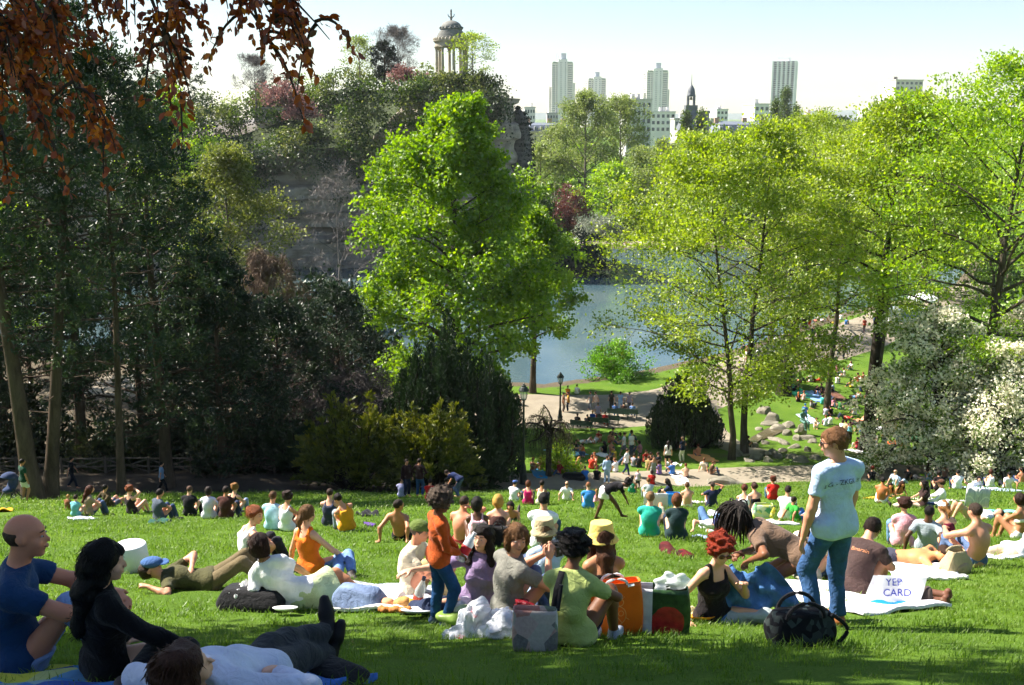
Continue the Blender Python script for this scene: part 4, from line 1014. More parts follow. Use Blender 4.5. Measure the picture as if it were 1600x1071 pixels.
# --- copper beech overhead on the left: trunk out of the picture, boughs hang into it
def beech():
    r = rng(241); bx, by = -8.6, 7.6; b = np.array([bx, by, Hs(bx, by)]); t = empty('copper_beech', b); tag(t, 'copper beech with dark red leaves hanging in at the top left corner', 'tree')
    T = Tubes(); tp = np.array([(0, 0, -.3), (0, 0, 2), (.1, -.1, 5), (.2, -.2, 9), (.3, -.4, 14)]); T.add(tp, [.55, .45, .38, .28, .05], 10)
    P = []; D = []
    def bough(s0, e, n_sub, dr, rad, slen=(.7, 1.5), md=None):
        mid = (s0 + e) / 2 + [0, 0, .9] if md is None else md
        pts = bez(s0, mid, e, 10); T.add(pts, np.linspace(rad, rad * .12, 10), 5)
        for k in range(n_sub):
            g = r.uniform(.3, 1.); c = np.array([np.interp(g, np.linspace(0, 1, 10), pts[:, i]) for i in range(3)])
            v = (pts[-1] - pts[-4]); v /= np.linalg.norm(v); v = v * .6 + r.normal(size=3) * .6; v[2] -= dr; v /= np.linalg.norm(v); l = r.uniform(*slen)
            q = bez(c, c + v * l * .6 + [0, 0, .12], c + v * l - [0, 0, dr * .3 * l], 7); T.add(q, np.linspace(.012, .003, 7), 3)
            P.append(q[1:]); D.append(np.gradient(q, axis=0)[1:])
    w = lambda x, y, z: np.array([x, y, z]) - b
    # crown overhead, above the top edge of the picture
    for k in range(64):
        az = r.uniform(0, 6.283); rr = r.uniform(1.2, 4.4); z = r.uniform(5.2, 12.5); s0 = np.array([.2, -.2, r.uniform(4, 12)])
        e = np.array([math.cos(az) * rr, math.sin(az) * rr, z])
        e[0] *= 1.15
        Wp = e + b
        if Wp[0] > -.58 * (Wp[1] + 1.2) - 1.2 and Wp[2] < Wp[1] * .135 + 1.3: e[2] += Wp[1] * .135 + 1.8 - Wp[2]
        bough(s0, e, 16, .1, .09, (.7, 1.6))
    # hanging boughs in the picture: (px,row) starts above the frame and falls to its tip
    for (px0, r0, px1, r1, Dd, n) in ((-80, -160, 20, 120, 5.4, 14), (-120, -100, 60, 190, 5.6, 16), (-40, -120, 120, 140, 5.8, 14), (-30, -60, 165, 205, 6.0, 9), (-120, 20, 20, 255, 5.2, 7), (150, -170, 285, 150, 5.2, 8), (160, -110, 255, 50, 5.3, 7), (180, -130, 300, 95, 5.4, 7), (240, -170, 430, 35, 5.0, 9), (250, -130, 440, 100, 5.2, 6), (280, -110, 515, 62, 5.0, 7), (-60, -200, 90, 40, 5.6, 12), (40, -170, 150, 20, 5.5, 9), (340, -150, 470, 5, 5.1, 6)):
        a = at_dist(px0, r0, Dd + .4); e = at_dist(px1, r1, Dd); a_ = a - b; e_ = e - b
        T.add(bez(np.array([.2, -.2, 6.5]), (a_ + [0, 0, 6.5]) / 2 + [0, 0, 1.2], a_, 8), np.linspace(.06, .02, 8), 5)
        bough(a_, e_, n, .35, .018, (.16, .42), md=(a_ + e_) / 2 + np.array([.06, 0, .12]))
        hp = T.V[-1]
    link('trunk', T.mesh('trunk', m_bark((.025, .02, .018), (.07, .055, .05))), t)
    P_ = np.vstack(P); D_ = np.vstack(D); D_ /= np.linalg.norm(D_, axis=1)[:, None] + 1e-9
    hang = (P_ + b)[:, 2] < (P_ + b)[:, 1] * .16 + .9
    near = P_[hang]; nd = D_[hang]; far = P_[~hang]; fd = D_[~hang]
    k = r.integers(0, len(near), 6000); Pn = near[k] + r.normal(0, .018, (len(k), 3)); dn = nd[k] * .8 + r.normal(size=(len(k), 3)) * .55 + [0, 0, -.15]
    k2 = r.integers(0, len(far), 9000); Pf = far[k2] + r.normal(0, .14, (len(k2), 3))
    ct = np.r_[np.clip(r.normal(.38, .22, len(k)), 0, 1), r.normal(.4, .2, len(k2))]
    # six-sided oval leaves
    Pa = np.vstack([Pn, Pf]); n = len(Pa); d = np.vstack([dn, fd[k2] + r.normal(size=(len(k2), 3)) * .6]); d /= np.linalg.norm(d, axis=1)[:, None]
    L = np.r_[r.uniform(.032, .060, len(k)), r.uniform(.2, .36, len(k2))]; u = r.normal(size=(n, 3)); u[:, 2] += .9; s = np.cross(d, u); s /= np.linalg.norm(s, axis=1)[:, None]; nn = np.cross(s, d)
    V = np.empty((n, 7, 3)); 
    for q, (al, wd_, h) in enumerate(((0, 0, 0), (.3, .27, .05), (.68, .24, .05), (1, 0, -.08), (.68, -.24, .05), (.3, -.27, .05), (.5, 0, -.02))): V[:, q] = Pa + d * (al * L)[:, None] + s * (wd_ * L)[:, None] + nn * (h * L)[:, None]
    i = np.arange(n)[:, None] * 7
    F = np.concatenate([i + np.array([[0, 1, 6]]), i + [[1, 2, 6]], i + [[2, 3, 6]], i + [[3, 4, 6]], i + [[4, 5, 6]], i + [[5, 0, 6]]])
    link('crown', mesh_np('crown', V.reshape(-1, 3), F, True, {'tint': np.repeat(ct, 7)}, [BEECH]), t)
beech()
# ------------------------------------------------------------------ people: smooth-blended bodies meshed with surface nets
def V3(*a): return np.array(a, float)
def unit_rows(v): return v / (np.linalg.norm(v, axis=1)[:, None] + 1e-9)
def unit(v): v = np.asarray(v, float); return v / (np.linalg.norm(v) + 1e-9)
class Body:
    def __init__(s, mr=0.): s.p = []; s.mr = mr
    def cone(s, a, b, ra, rb, k=.03, clips=(), cut=False): ra = max(ra, s.mr); rb = max(rb, s.mr); s.p.append(('c', np.asarray(a, float), np.asarray(b, float), ra, rb, k, clips, cut)); return s
    def ell(s, c, r, M=None, k=.03, clips=(), cut=False): s.p.append(('e', np.asarray(c, float), np.asarray(r, float), np.eye(3) if M is None else np.asarray(M, float), 0, k, clips, cut)); return s
    def mesh(s, h, fold=0., ff=28., seed=0, name='body'):
        lo = np.full(3, 1e9); hi = -lo
        for p in s.p:
            if p[7]: continue
            if p[0] == 'c': m = max(p[3], p[4]); lo = np.minimum(lo, np.minimum(p[1], p[2]) - m); hi = np.maximum(hi, np.maximum(p[1], p[2]) + m)
            else: m = p[2].max(); lo = np.minimum(lo, p[1] - m); hi = np.maximum(hi, p[1] + m)
        lo -= 3 * h; hi += 3 * h; n = np.maximum(np.ceil((hi - lo) / h).astype(int), 4)
        F = np.full(n, .5, np.float32); ax = [lo[i] + h * np.arange(n[i]) for i in range(3)]
        for p in s.p:
            k = p[5]; mg = k * 1.2 + 2.5 * h
            if p[0] == 'c': m = max(p[3], p[4]) + mg; a0 = np.minimum(p[1], p[2]) - m; a1 = np.maximum(p[1], p[2]) + m
            else: e = np.abs(p[3]) @ p[2]; a0 = p[1] - e - mg; a1 = p[1] + e + mg
            i0 = np.clip(((a0 - lo) / h).astype(int), 0, n - 1); i1 = np.clip(((a1 - lo) / h).astype(int) + 2, 1, n)
            X = (ax[0][i0[0]:i1[0]])[:, None, None]; Y = (ax[1][i0[1]:i1[1]])[None, :, None]; Z = (ax[2][i0[2]:i1[2]])[None, None, :]
            if p[0] == 'c':
                a, b, ra, rb = p[1:5]; e = b - a; L2 = e @ e + 1e-9
                x, y, z = X - a[0], Y - a[1], Z - a[2]
                t = np.clip((x * e[0] + y * e[1] + z * e[2]) / L2, 0, 1)
                d = np.sqrt((x - t * e[0]) ** 2 + (y - t * e[1]) ** 2 + (z - t * e[2]) ** 2) - (ra + t * (rb - ra))
            else:
                c, rr, M = p[1:4]; x, y, z = X - c[0], Y - c[1], Z - c[2]
                q = [(x * M[0, i] + y * M[1, i] + z * M[2, i]) / rr[i] for i in range(3)]
                k0 = np.sqrt(q[0] ** 2 + q[1] ** 2 + q[2] ** 2); k1 = np.sqrt((q[0] / rr[0]) ** 2 + (q[1] / rr[1]) ** 2 + (q[2] / rr[2]) ** 2) + 1e-6
                d = k0 * (k0 - 1) / k1
            for (pt, nr) in p[6]: d = np.maximum(d, (X - pt[0]) * nr[0] + (Y - pt[1]) * nr[1] + (Z - pt[2]) * nr[2])
            sl = F[i0[0]:i1[0], i0[1]:i1[1], i0[2]:i1[2]]
            if p[7]:
                d = -d; hh = np.maximum(k - np.abs(sl - d), 0) / k; sl[...] = np.maximum(sl, d) + hh * hh * k * .25
            else:
                hh = np.maximum(k - np.abs(sl - d), 0) / k; sl[...] = np.minimum(sl, d) - hh * hh * k * .25
        if fold:
            r = rng(seed); X, Y, Z = ax[0][:, None, None], ax[1][None, :, None], ax[2][None, None]
            w = 0
            for q in range(4):
                dv = unit(r.normal(size=3)) * ff * r.uniform(.6, 1.6); e = unit(r.normal(size=3)) * ff * .5
                w = w + np.sin(dv[0] * X + dv[1] * Y + dv[2] * Z + r.uniform(0, 6) + 1.6 * np.sin(e[0] * X + e[1] * Y + e[2] * Z))
            F = F + (fold / 2) * w.astype(np.float32)
        return nets(F, lo, h)
def nets(F, lo, h):
    B = F < 0; n = F.shape
    c = B[:-1, :-1, :-1].astype(np.int8)
    for (i, j, k) in ((1, 0, 0), (0, 1, 0), (0, 0, 1), (1, 1, 0), (1, 0, 1), (0, 1, 1), (1, 1, 1)): c = c + B[i:n[0] - 1 + i, j:n[1] - 1 + j, k:n[2] - 1 + k]
    act = (c > 0) & (c < 8); I = np.argwhere(act)
    if not len(I): return np.zeros((0, 3)), np.zeros((0, 4), int)
    idx = np.full(act.shape, -1, np.int32); idx[act] = np.arange(len(I))
    S = np.zeros((len(I), 3)); C = np.zeros(len(I))
    cor = [(i, j, k) for i in (0, 1) for j in (0, 1) for k in (0, 1)]
    val = {q: F[I[:, 0] + q[0], I[:, 1] + q[1], I[:, 2] + q[2]] for q in cor}
    for a in cor:
        for d in range(3):
            if a[d]: continue
            b = list(a); b[d] = 1; b = tuple(b); va, vb = val[a], val[b]; m = (va < 0) != (vb < 0)
            t = np.where(m, va / np.where(m, va - vb, 1), 0)
            p = np.array(a, float)[None] + t[:, None] * (np.array(b, float) - np.array(a, float))[None]
            S += p * m[:, None]; C += m
    V = lo + h * (I + S / np.maximum(C, 1)[:, None])
    Q = []
    for d in range(3):
        s0 = [slice(None)] * 3; s1 = [slice(None)] * 3; s0[d] = slice(0, -1); s1[d] = slice(1, None)
        ch = B[tuple(s0)] != B[tuple(s1)]; e = np.argwhere(ch); flip = B[tuple(s0)][ch]
        o1, o2 = [(1, 2), (2, 0), (0, 1)][d]
        ok = (e[:, o1] > 0) & (e[:, o2] > 0) & (e[:, o1] < n[o1] - 1) & (e[:, o2] < n[o2] - 1); e = e[ok]; flip = flip[ok]
        def g(da, db):
            q = e.copy(); q[:, o1] -= da; q[:, o2] -= db; return idx[q[:, 0], q[:, 1], q[:, 2]]
        f = np.stack([g(1, 1), g(0, 1), g(0, 0), g(1, 0)], 1); f[~flip] = f[~flip][:, ::-1]; Q.append(f)
    return V, np.vstack(Q)

def ik(a, t, l1, l2, pole):
    d = t - a; L = np.linalg.norm(d); u = d / (L + 1e-9); L = min(L, (l1 + l2) * .995); x = (l1 * l1 - l2 * l2 + L * L) / (2 * L); hgt = math.sqrt(max(l1 * l1 - x * x, 0))
    p = np.asarray(pole, float); p = unit(p - u * (p @ u)); return a + u * x + p * hgt, a + u * L

# --- poses: local frame faces +Y, right is +X; g(x,y) = ground height about the seat
def pose(kind, g, r, o):
    j = lambda s=.02: float(r.normal(0, s))
    P = dict(pel=V3(0, 0, .105), u1=V3(0, -.1, 1), u2=V3(0, .1, 1), right=V3(1, 0, 0), hd=[None, None], look=V3(0, 1, -.1), toe=[V3(.1, 1, .0), V3(-.1, 1, .0)], kp=[V3(.15, .2, 1), V3(-.15, .2, 1)], ep=[V3(.6, -.8, -.2), V3(-.6, -.8, -.2)])
    G = lambda x, y, z=0.: V3(x, y, g(x, y) + z)
    if kind == 'stand':
        P.update(pel=V3(0, 0, .93), u1=V3(0, .03, 1), u2=V3(0, -.03, 1), feet=[G(.11, 0, .08), G(-.11, -.05, .08)], hands=[V3(.27, .06, .80), V3(-.27, .06, .80)], kp=[V3(.1, 1, 0), V3(-.1, 1, 0)])
    elif kind == 'walk':
        P.update(pel=V3(0, 0, .91), u1=V3(0, .06, 1), u2=V3(0, .02, 1), feet=[G(.09, .24, .08), G(-.09, -.26, .10)], hands=[V3(.26, -.14, .84), V3(-.26, .22, .86)], kp=[V3(.1, 1, 0), V3(-.1, 1, 0)])
    elif kind == 'hips':
        P.update(pel=V3(0, 0, .93), u1=V3(0, .02, 1), u2=V3(0, -.02, 1), feet=[G(.13, 0, .08), G(-.13, .03, .08)], hands=[V3(.17, .10, 1.02), V3(-.17, .10, 1.02)], ep=[V3(1, -.5, 0), V3(-1, -.5, 0)], kp=[V3(.1, 1, 0), V3(-.1, 1, 0)])
    elif kind == 'chat':
        P.update(pel=V3(0, 0, .93), u1=V3(0, .02, 1), u2=V3(0, .05, 1), feet=[G(.12, 0, .08), G(-.12, .06, .08)], hands=[V3(.10, .30, 1.12), V3(-.10, .28, 1.08)], ep=[V3(.6, -.3, -1), V3(-.6, -.3, -1)], kp=[V3(.1, 1, 0), V3(-.1, 1, 0)])
    elif kind == 'knees':
        P.update(u1=V3(0, -.22 + j(), 1), u2=V3(0, .38, 1), feet=[G(.11, .47, .05), G(-.11, .45, .05)], hands=[V3(.02, .40, .34 + g(0, .4)), V3(-.04, .42, .30 + g(0, .4))], ep=[V3(1, .1, -.4), V3(-1, .1, -.4)])
    elif kind == 'back':
        P.update(u1=V3(j(), -.42, 1), u2=V3(0, -.22, 1), feet=[G(.13, .72, .05), G(-.12, .62, .05)], hands=[G(.27, -.40, .035), G(-.27, -.38, .035)], ep=[V3(.5, -1, 0), V3(-.5, -1, 0)], hd=[V3(.3, -.9, -.05), V3(-.3, -.9, -.05)])
    elif kind == 'long':
        P.update(u1=V3(j(), -.25, 1), u2=V3(0, .1, 1), feet=[G(.11, .82, .06), G(-.09, .84, .06)], hands=[V3(.18, .34, .22), V3(-.18, .34, .22)], toe=[V3(.3, .4, .9), V3(-.3, .4, .9)])
    elif kind == 'cross':
        P.update(u1=V3(j(), -.12, 1), u2=V3(0, .28, 1), feet=[G(-.14, .30, .06), G(.14, .26, .06)], kp=[V3(1, .25, .25), V3(-1, .25, .25)], hands=[V3(.20, .32, .20 + g(.2, .3)), V3(-.18, .32, .20 + g(-.2, .3))], toe=[V3(-1, .3, 0), V3(1, .3, 0)], ep=[V3(1, -.3, -.5), V3(-1, -.3, -.5)])
    elif kind == 'side':   # legs folded to the right, leaning on left hand
        P.update(u1=V3(-.22, -.05, 1), u2=V3(-.05, .08, 1), feet=[G(.62, .10, .05), G(.55, -.08, .05)], kp=[V3(.4, 1, .3), V3(.1, 1, .3)], hands=[V3(.25, .32, .20), G(-.42, .02, .035)], toe=[V3(1, -.3, 0), V3(1, -.3, 0)], hd=[None, V3(-.6, .6, 0)], ep=[V3(1, -.3, -.3), V3(-.3, -1, 0)])
    elif kind == 'read':
        P.update(u1=V3(0, -.15, 1), u2=V3(0, .3, 1), feet=[G(.11, .5, .05), G(-.11, .5, .05)], hands=[V3(.13, .40, .42), V3(-.13, .40, .42)])
    elif kind == 'armup':  # seated, one hand raised to the head
        P.update(u1=V3(0, -.25, 1), u2=V3(0, .05, 1), feet=[G(.12, .5, .05), G(-.12, .55, .05)], hands=[V3(.12, .06, .80), V3(-.2, .34, .34)], ep=[V3(1, .2, .4), V3(-1, .1, -.5)])
    elif kind == 'supine':
        P.update(pel=V3(0, 0, .115), u1=V3(0, -1, .02 + g(0, -1)), u2=V3(0, -1, .06 + g(0, -1)), feet=[G(.12, .46, .06), G(-.14, .42, .06)], hands=[V3(.12, -.12, .24 + g(0, -.1)), V3(-.12, -.14, .24 + g(0, -.1))], kp=[V3(.1, 0, 1), V3(-.1, 0, 1)], ep=[V3(1, 0, -.2), V3(-1, 0, -.2)], look=V3(0, .25, 1))
    elif kind == 'supine_flat':
        P.update(pel=V3(0, 0, .115), u1=V3(0, -1, .02 + g(0, -1)), u2=V3(0, -1, .06 + g(0, -1)), feet=[G(.13, .82, .09), G(-.13, .82, .09)], hands=[G(.36, .05, .05), G(-.36, .02, .05)], kp=[V3(.1, 0, 1), V3(-.1, 0, 1)], toe=[V3(.3, .3, 1), V3(-.3, .3, 1)], ep=[V3(1, 0, .0), V3(-1, 0, .0)], look=V3(0, .2, 1))
    elif kind == 'supine_hands':  # hands behind the head
        P.update(pel=V3(0, 0, .115), u1=V3(0, -1, .05 + g(0, -1)), u2=V3(0, -1, .2 + g(0, -1)), feet=[G(.12, .46, .06), G(-.18, .70, .06)], hands=[V3(.09, -.70, .16 + g(0, -.7)), V3(-.09, -.70, .16 + g(0, -.7))], kp=[V3(.1, 0, 1), V3(-.1, 0, 1)], ep=[V3(1, -.2, .1), V3(-1, -.2, .1)], look=V3(0, .5, 1))
    elif kind == 'prone':
        P.update(pel=V3(0, 0, .12), u1=V3(0, 1, .05 + g(0, 1)), u2=V3(0, 1, .02 + g(0, 1)), feet=[G(.12, -.84, .06), G(-.12, -.84, .06)], hands=[G(.28, .70, .05), G(-.28, .68, .05)], kp=[V3(.2, 0, -1), V3(-.2, 0, -1)], toe=[V3(.2, -1, 0), V3(-.2, -1, 0)], ep=[V3(1, 0, 0), V3(-1, 0, 0)], look=V3(.7, .3, -.4))
    elif kind == 'prone_up':   # propped on the elbows
        P.update(pel=V3(0, 0, .12), u1=V3(0, 1, .28 + g(0, 1)), u2=V3(0, .8, .7 + g(0, 1)), feet=[G(.10, -.80, .10), G(-.10, -.76, .30)], hands=[G(.13, .62, .05), G(-.13, .62, .05)], kp=[V3(.2, 0, -1), V3(-.2, 0, -1)], toe=[V3(.2, -1, .2), V3(-.2, -.6, 1)], ep=[V3(.6, -.4, -1), V3(-.6, -.4, -1)], look=V3(0, 1, -.15))
    elif kind == 'recline':    # on the right side, propped on right elbow, legs along -X
        P.update(pel=V3(0, 0, .15), u1=V3(.9, -.05, .35), u2=V3(.55, .05, .75), right=V3(.3, .1, -1), feet=[G(-.80, .10, .06), G(-.66, .22, .06)], kp=[V3(0, 1, .1), V3(0, 1, .5)], hands=[G(.62, .20, .04), V3(.12, .26, .16)], ep=[V3(.3, -.4, -1), V3(.2, .6, .3)], look=V3(-.1, 1, -.05), toe=[V3(-.8, .5, 0), V3(-.8, .5, 0)])
    elif kind == 'bend':
        P.update(pel=V3(0, -.12, .87), u1=V3(0, .85, .42), u2=V3(0, 1, .02), feet=[G(.13, .12, .08), G(-.12, -.16, .08)], hands=[V3(.10, .52, .52), V3(-.08, .55, .50)], ep=[V3(1, -.2, 0), V3(-1, -.2, 0)], kp=[V3(.1, 1, 0), V3(-.1, 1, 0)], look=V3(0, .6, -.8))
    elif kind == 'kneel':
        P.update(pel=V3(0, 0, .34), u1=V3(0, .1, 1), u2=V3(0, .15, 1), feet=[G(.12, -.14, .06), G(-.12, -.14, .06)], kp=[V3(.1, 1, -.3), V3(-.1, 1, -.3)], hands=[V3(.16, .34, .42), V3(-.16, .34, .42)], toe=[V3(.1, -1, -.1), V3(-.1, -1, -.1)])
    elif kind == 'bench':
        P.update(pel=V3(0, 0, .52), u1=V3(0, -.12, 1), u2=V3(0, .05, 1), feet=[G(.11, .46, .08), G(-.11, .50, .08)], hands=[V3(.12, .34, .66), V3(-.12, .34, .66)])
    P.update(o or {})
    return P

def person(label, loc, face, kind, H=1.72, mirror=False, sex='m', skin='#c99a7a', hair=('short', '#2a1c14'), top=('tee', '#ffffff'), bottom=('jeans', '#3a4a63'), shoes='#3a3330', vox=.02, hands=False, facial=False, seed=None, po=None, hat=None, extras=None, group=None, slope=True, category='person'):
    r = rng(seed if seed is not None else abs(hash((round(loc[0], 2), round(loc[1], 2)))) % 99999)
    fa = R(face); cs, sn = math.cos(fa), math.sin(fa)     # local +Y -> (sin, cos)
    if slope:
        e = .25; gx = (Hs(loc[0] + e, loc[1]) - Hs(loc[0] - e, loc[1])) / (2 * e); gy = (Hs(loc[0], loc[1] + e) - Hs(loc[0], loc[1] - e)) / (2 * e)
    else: gx = gy = 0
    # local x axis in world = (cos, -sin); local y axis = (sin, cos)
    lx = gx * cs - gy * sn; ly = gx * sn + gy * cs
    g = lambda x, y: lx * x + ly * y
    if mirror:
        gm = lambda x, y: g(-x, y)
        P = pose(kind, gm, r, po(gm) if callable(po) else po); fx = np.array([-1., 1, 1])
        for k_ in ('pel', 'u1', 'u2', 'look'): P[k_] = P[k_] * fx
        for k_ in ('feet', 'hands', 'kp', 'ep', 'toe', 'hd', 'palm'):
            if k_ in P: P[k_] = [None if q is None else np.asarray(q, float) * fx for q in P[k_]][::-1]
        for k_ in ('right', 'right2'):
            if k_ in P: P[k_] = -(P[k_] * fx)
    else: P = pose(kind, g, r, po(g) if callable(po) else po)
    fem = sex == 'f'; sw = .150 if fem else .172; hw = .088 if fem else .082
    pel = P['pel']; u1 = unit(P['u1']); u2 = unit(P['u2']); rt = unit(P['right'] - u1 * (P['right'] @ u1)); fr = np.cross(u1, rt)
    rt2 = P.get('right2', P['right']); rt2 = unit(rt2 - u2 * (rt2 @ u2)); fr2 = np.cross(u2, rt2)
    M1 = np.c_[rt, fr, u1]; M2 = np.c_[rt2, fr2, u2]
    chest = pel + u1 * .27; nb = chest + u2 * .235
    look = unit(P['look']); um = unit(u2 * .7 + V3(0, 0, .5)) if P['look'][2] < .7 else u2
    hu = unit(um - look * (um @ look)); hr = np.cross(look, hu); MH = np.c_[hr, look, hu]
    hc = nb + unit(u2 + hu * .9) * .115 + hu * .065 + look * .03
    sh = [nb - u2 * .066 + rt2 * sw, nb - u2 * .066 - rt2 * sw]; hip = [pel + rt * hw - u1 * .02, pel - rt * hw - u1 * .02]
    el = [None, None]; wr = [None, None]; kn = [None, None]; an = [None, None]
    for i in range(2):
        el[i], wr[i] = ik(sh[i], np.asarray(P['hands'][i], float), .285, .25, P['ep'][i])
        kn[i], an[i] = ik(hip[i], np.asarray(P['feet'][i], float), .43, .42, P['kp'][i])
    covT = top[0] != 'bare' and top[0] not in ('bikini', 'bandeau', 'crop'); covB = bottom[0] not in ('shorts', 'briefs', 'skirt', 'miniskirt'); s_ = .012
    B = Body(.68 * vox); ts = s_ if covT else 0
    tors = lambda o, k=.03, clips=(), nosh=False: [('c', hip[0], hip[1], .105 + o, .105 + o, k), ('e', pel + u1 * .13 + fr * .005, V3(.142 if not fem else .125, .102, .19) + o, M1, k), ('e', chest + u2 * .06 + fr2 * .01, V3(.158 if not fem else .140, .112, .185) + o, M2, k)] + ([] if nosh else [('c', sh[0] - rt2 * .02, sh[1] + rt2 * .02, .052 + o, .052 + o, k), ('c', nb + u2 * .03, sh[0], .045 + o, .052 + o, k), ('c', nb + u2 * .03, sh[1], .045 + o, .052 + o, k)]) + ([('e', chest + u2 * .03 + fr2 * .085 + rt2 * sx * .07, V3(.062, .058, .06) + o, M2, .04) for sx in (-1, 1)] if fem else [])
    def put(Bd, L, clips=()):
        for p in L:
            if p[0] == 'c': Bd.cone(p[1], p[2], p[3], p[4], p[5], clips)
            else: Bd.ell(p[1], p[2], p[3], p[4], clips)
    put(B, tors(-ts))
    B.cone(nb - u2 * .02, hc - hu * .06 - look * .02, .056 if not fem else .048, .054 if not fem else .046, .03)
    # head
    B.ell(hc + hu * .022 - look * .012, (.075, .096, .088), MH, .02); B.ell(hc - hu * .052 + look * .028, (.054, .060, .058), MH, .03); B.ell(hc - hu * .096 + look * .066, (.026, .02, .018), MH, .02)
    B.cone(hc + look * .082 + hu * .012, hc + look * .107 - hu * .024, .009, .013, .014); B.cone(hc + look * .076 + hu * .032 + hr * .036, hc + look * .076 + hu * .032 - hr * .036, .010, .010, .014)
    for sx in (-1, 1):
        B.ell(hc + hr * sx * .078 - look * .006 - hu * .002, (.012, .022, .032), MH, .008); B.ell(hc + hr * sx * .038 + look * .062 - hu * .03, (.024, .022, .022), MH, .025)
        if hands: B.ell(hc + hr * sx * .033 + look * .094 + hu * .008, (.017, .012, .011), MH, .012, cut=True)
    if hands: B.cone(hc + look * .092 - hu * .056 + hr * .018, hc + look * .092 - hu * .056 - hr * .018, .008, .008, .012)
    for i in range(2):
        sg = (1, -1)[i]; sl = top[0] == 'long'
        B.cone(sh[i], el[i], (.050 if not fem else .043) - (ts if sl else 0), (.041 if not fem else .036) - (ts if sl else 0), .03)
        fm = el[i] + (wr[i] - el[i]) * .3; B.cone(el[i], fm, .040 - .006 * fem - (ts if sl else 0), .042 - .007 * fem - (ts if sl else 0), .02); B.cone(fm, wr[i], .041 - .007 * fem - (ts if sl else 0), .027 - .004 * fem, .02)
        hd = unit(P['hd'][i]) if P['hd'][i] is not None else unit(unit(wr[i] - el[i]) + V3(0, 0, -.15))
        pn = P.get('palm', [None, None])[i]; pn = V3(0, 0, -1) + .001 if pn is None else np.asarray(pn, float); pn = unit(pn - hd * (pn @ hd)); lat = np.cross(hd, pn) * sg
        MHd = np.c_[lat, hd, pn]
        if hands:
            B.ell(wr[i] + hd * .048, (.041, .054, .018), MHd, .012)
            cu = P.get('curl', (.5, .5))[i]
            for q, (of, ln) in enumerate(((.030, .072), (.010, .080), (-.011, .074), (-.030, .058))):
                a0 = wr[i] + hd * .088 + lat * of; d1 = unit(hd + pn * cu * .6 + lat * of * 2.5); a1 = a0 + d1 * ln * .52; d2 = unit(hd + pn * cu * 2.0); B.cone(a0 - hd * .02, a1, .0115, .0105, .005); B.cone(a1, a1 + d2 * ln * .5, .0105, .0085, .004)
            a0 = wr[i] + hd * .028 + lat * .034; a1 = a0 + unit(hd * .7 + lat * .75 + pn * .25) * .045; B.cone(a0, a1, .015, .0125, .01); B.cone(a1, a1 + unit(hd + lat * .15 + pn * (.2 + cu * .3)) * .034, .012, .0095, .005)
        else:
            B.ell(wr[i] + hd * .06, (.037, .066, .021), MHd, .02); a0 = wr[i] + hd * .03 + lat * .03; B.cone(a0, a0 + unit(hd * .8 + lat * .6) * .05, .014, .011, .012)
        cb = s_ if covB else 0
        B.cone(hip[i], kn[i], .088 - cb, .058 - cb, .04); km = kn[i] + (an[i] - kn[i]) * .3; B.cone(kn[i], km, .056 - cb, .057 - cb, .03); B.cone(km, an[i], .056 - cb, .037 - cb * .5, .03)
        if shoes is None:
            td = unit(P['toe'][i]); dn = unit(np.cross(np.cross(td, an[i] - kn[i]), td)) * 1; B.cone(an[i] - td * .03 + dn * .035, an[i] + td * .12 + dn * .05, .036, .030, .03); B.cone(an[i] + td * .12 + dn * .05, an[i] + td * .17 + dn * .055, .03, .020, .02)
    Vb, Fb = B.mesh(vox)
    s = H / 1.72; smooth = True
    def mk(nm, V, F, mat, parent): return link(nm, mesh_np(nm, V * s, F, True, mats=[mat]), parent)
    root = mk('person', Vb, Fb, m_skin(srgb(skin)), None)
    root.location = loc; root.rotation_euler = (0, 0, -fa); tag(root, label, category, group)
    # --- top
    kindT, colT = top[0], top[1]
    fo = .0065 if vox < .015 else .005 if vox < .022 else .0035
    up_ = kind in ('stand', 'walk', 'hips', 'chat', 'bend')
    hem = [(pel - u1 * (.10 if up_ and top[0] not in ('tank', 'vest') else .0 if up_ else .03), -u1)]; nk = [(nb + u2 * .036 + fr2 * .03, unit(u2 - fr2 * .30))]
    mt = m_cloth(srgb(colT)) if isinstance(colT, str) else colT
    if kindT in ('tee', 'long', 'shirt'):
        C = Body(); put(C, tors(.015), hem + nk); C.cone(hip[0] + u1 * .03, hip[1] + u1 * .03, .119, .119, .05, hem)
        fr_ = .60 if kindT == 'tee' else 1.
        for i in range(2):
            if kindT == 'tee':
                e = sh[i] + (el[i] - sh[i]) * .62; C.cone(sh[i], e, .060, .060, .03, [(e, unit(el[i] - sh[i]))])
            else:
                C.cone(sh[i], el[i], .062, .053, .03); e = el[i] + (wr[i] - el[i]) * .95; C.cone(el[i], e, .052, .04, .02, [(e, unit(wr[i] - el[i]))])
        V, F = C.mesh(vox, fo, 34, 3); mk('shirt', V, F, mt, root)
    elif kindT in ('tank', 'vest', 'dress'):
        C = Body(); put(C, tors(.013, nosh=True), hem + [(chest + u2 * .13, u2)]); C.cone(hip[0] + u1 * .04, hip[1] + u1 * .04, .114, .114, .05, hem)
        for sx in (-1, 1):
            C.cone(chest + u2 * .10 + rt2 * sx * .085 + fr2 * .085, nb + u2 * .022 + rt2 * sx * .085, .026, .022, .01); C.cone(chest + u2 * .10 + rt2 * sx * .085 - fr2 * .085, nb + u2 * .022 + rt2 * sx * .085, .034, .022, .01)
        V, F = C.mesh(vox, fo, 34, 3); mk('top', V, F, mt, root)
    elif kindT in ('bikini', 'bandeau', 'crop'):
        C = Body(); lo_ = {'bikini': -.01, 'bandeau': -.03, 'crop': -.06}[kindT]; hi_ = {'bikini': .06, 'bandeau': .09, 'crop': .16}[kindT]
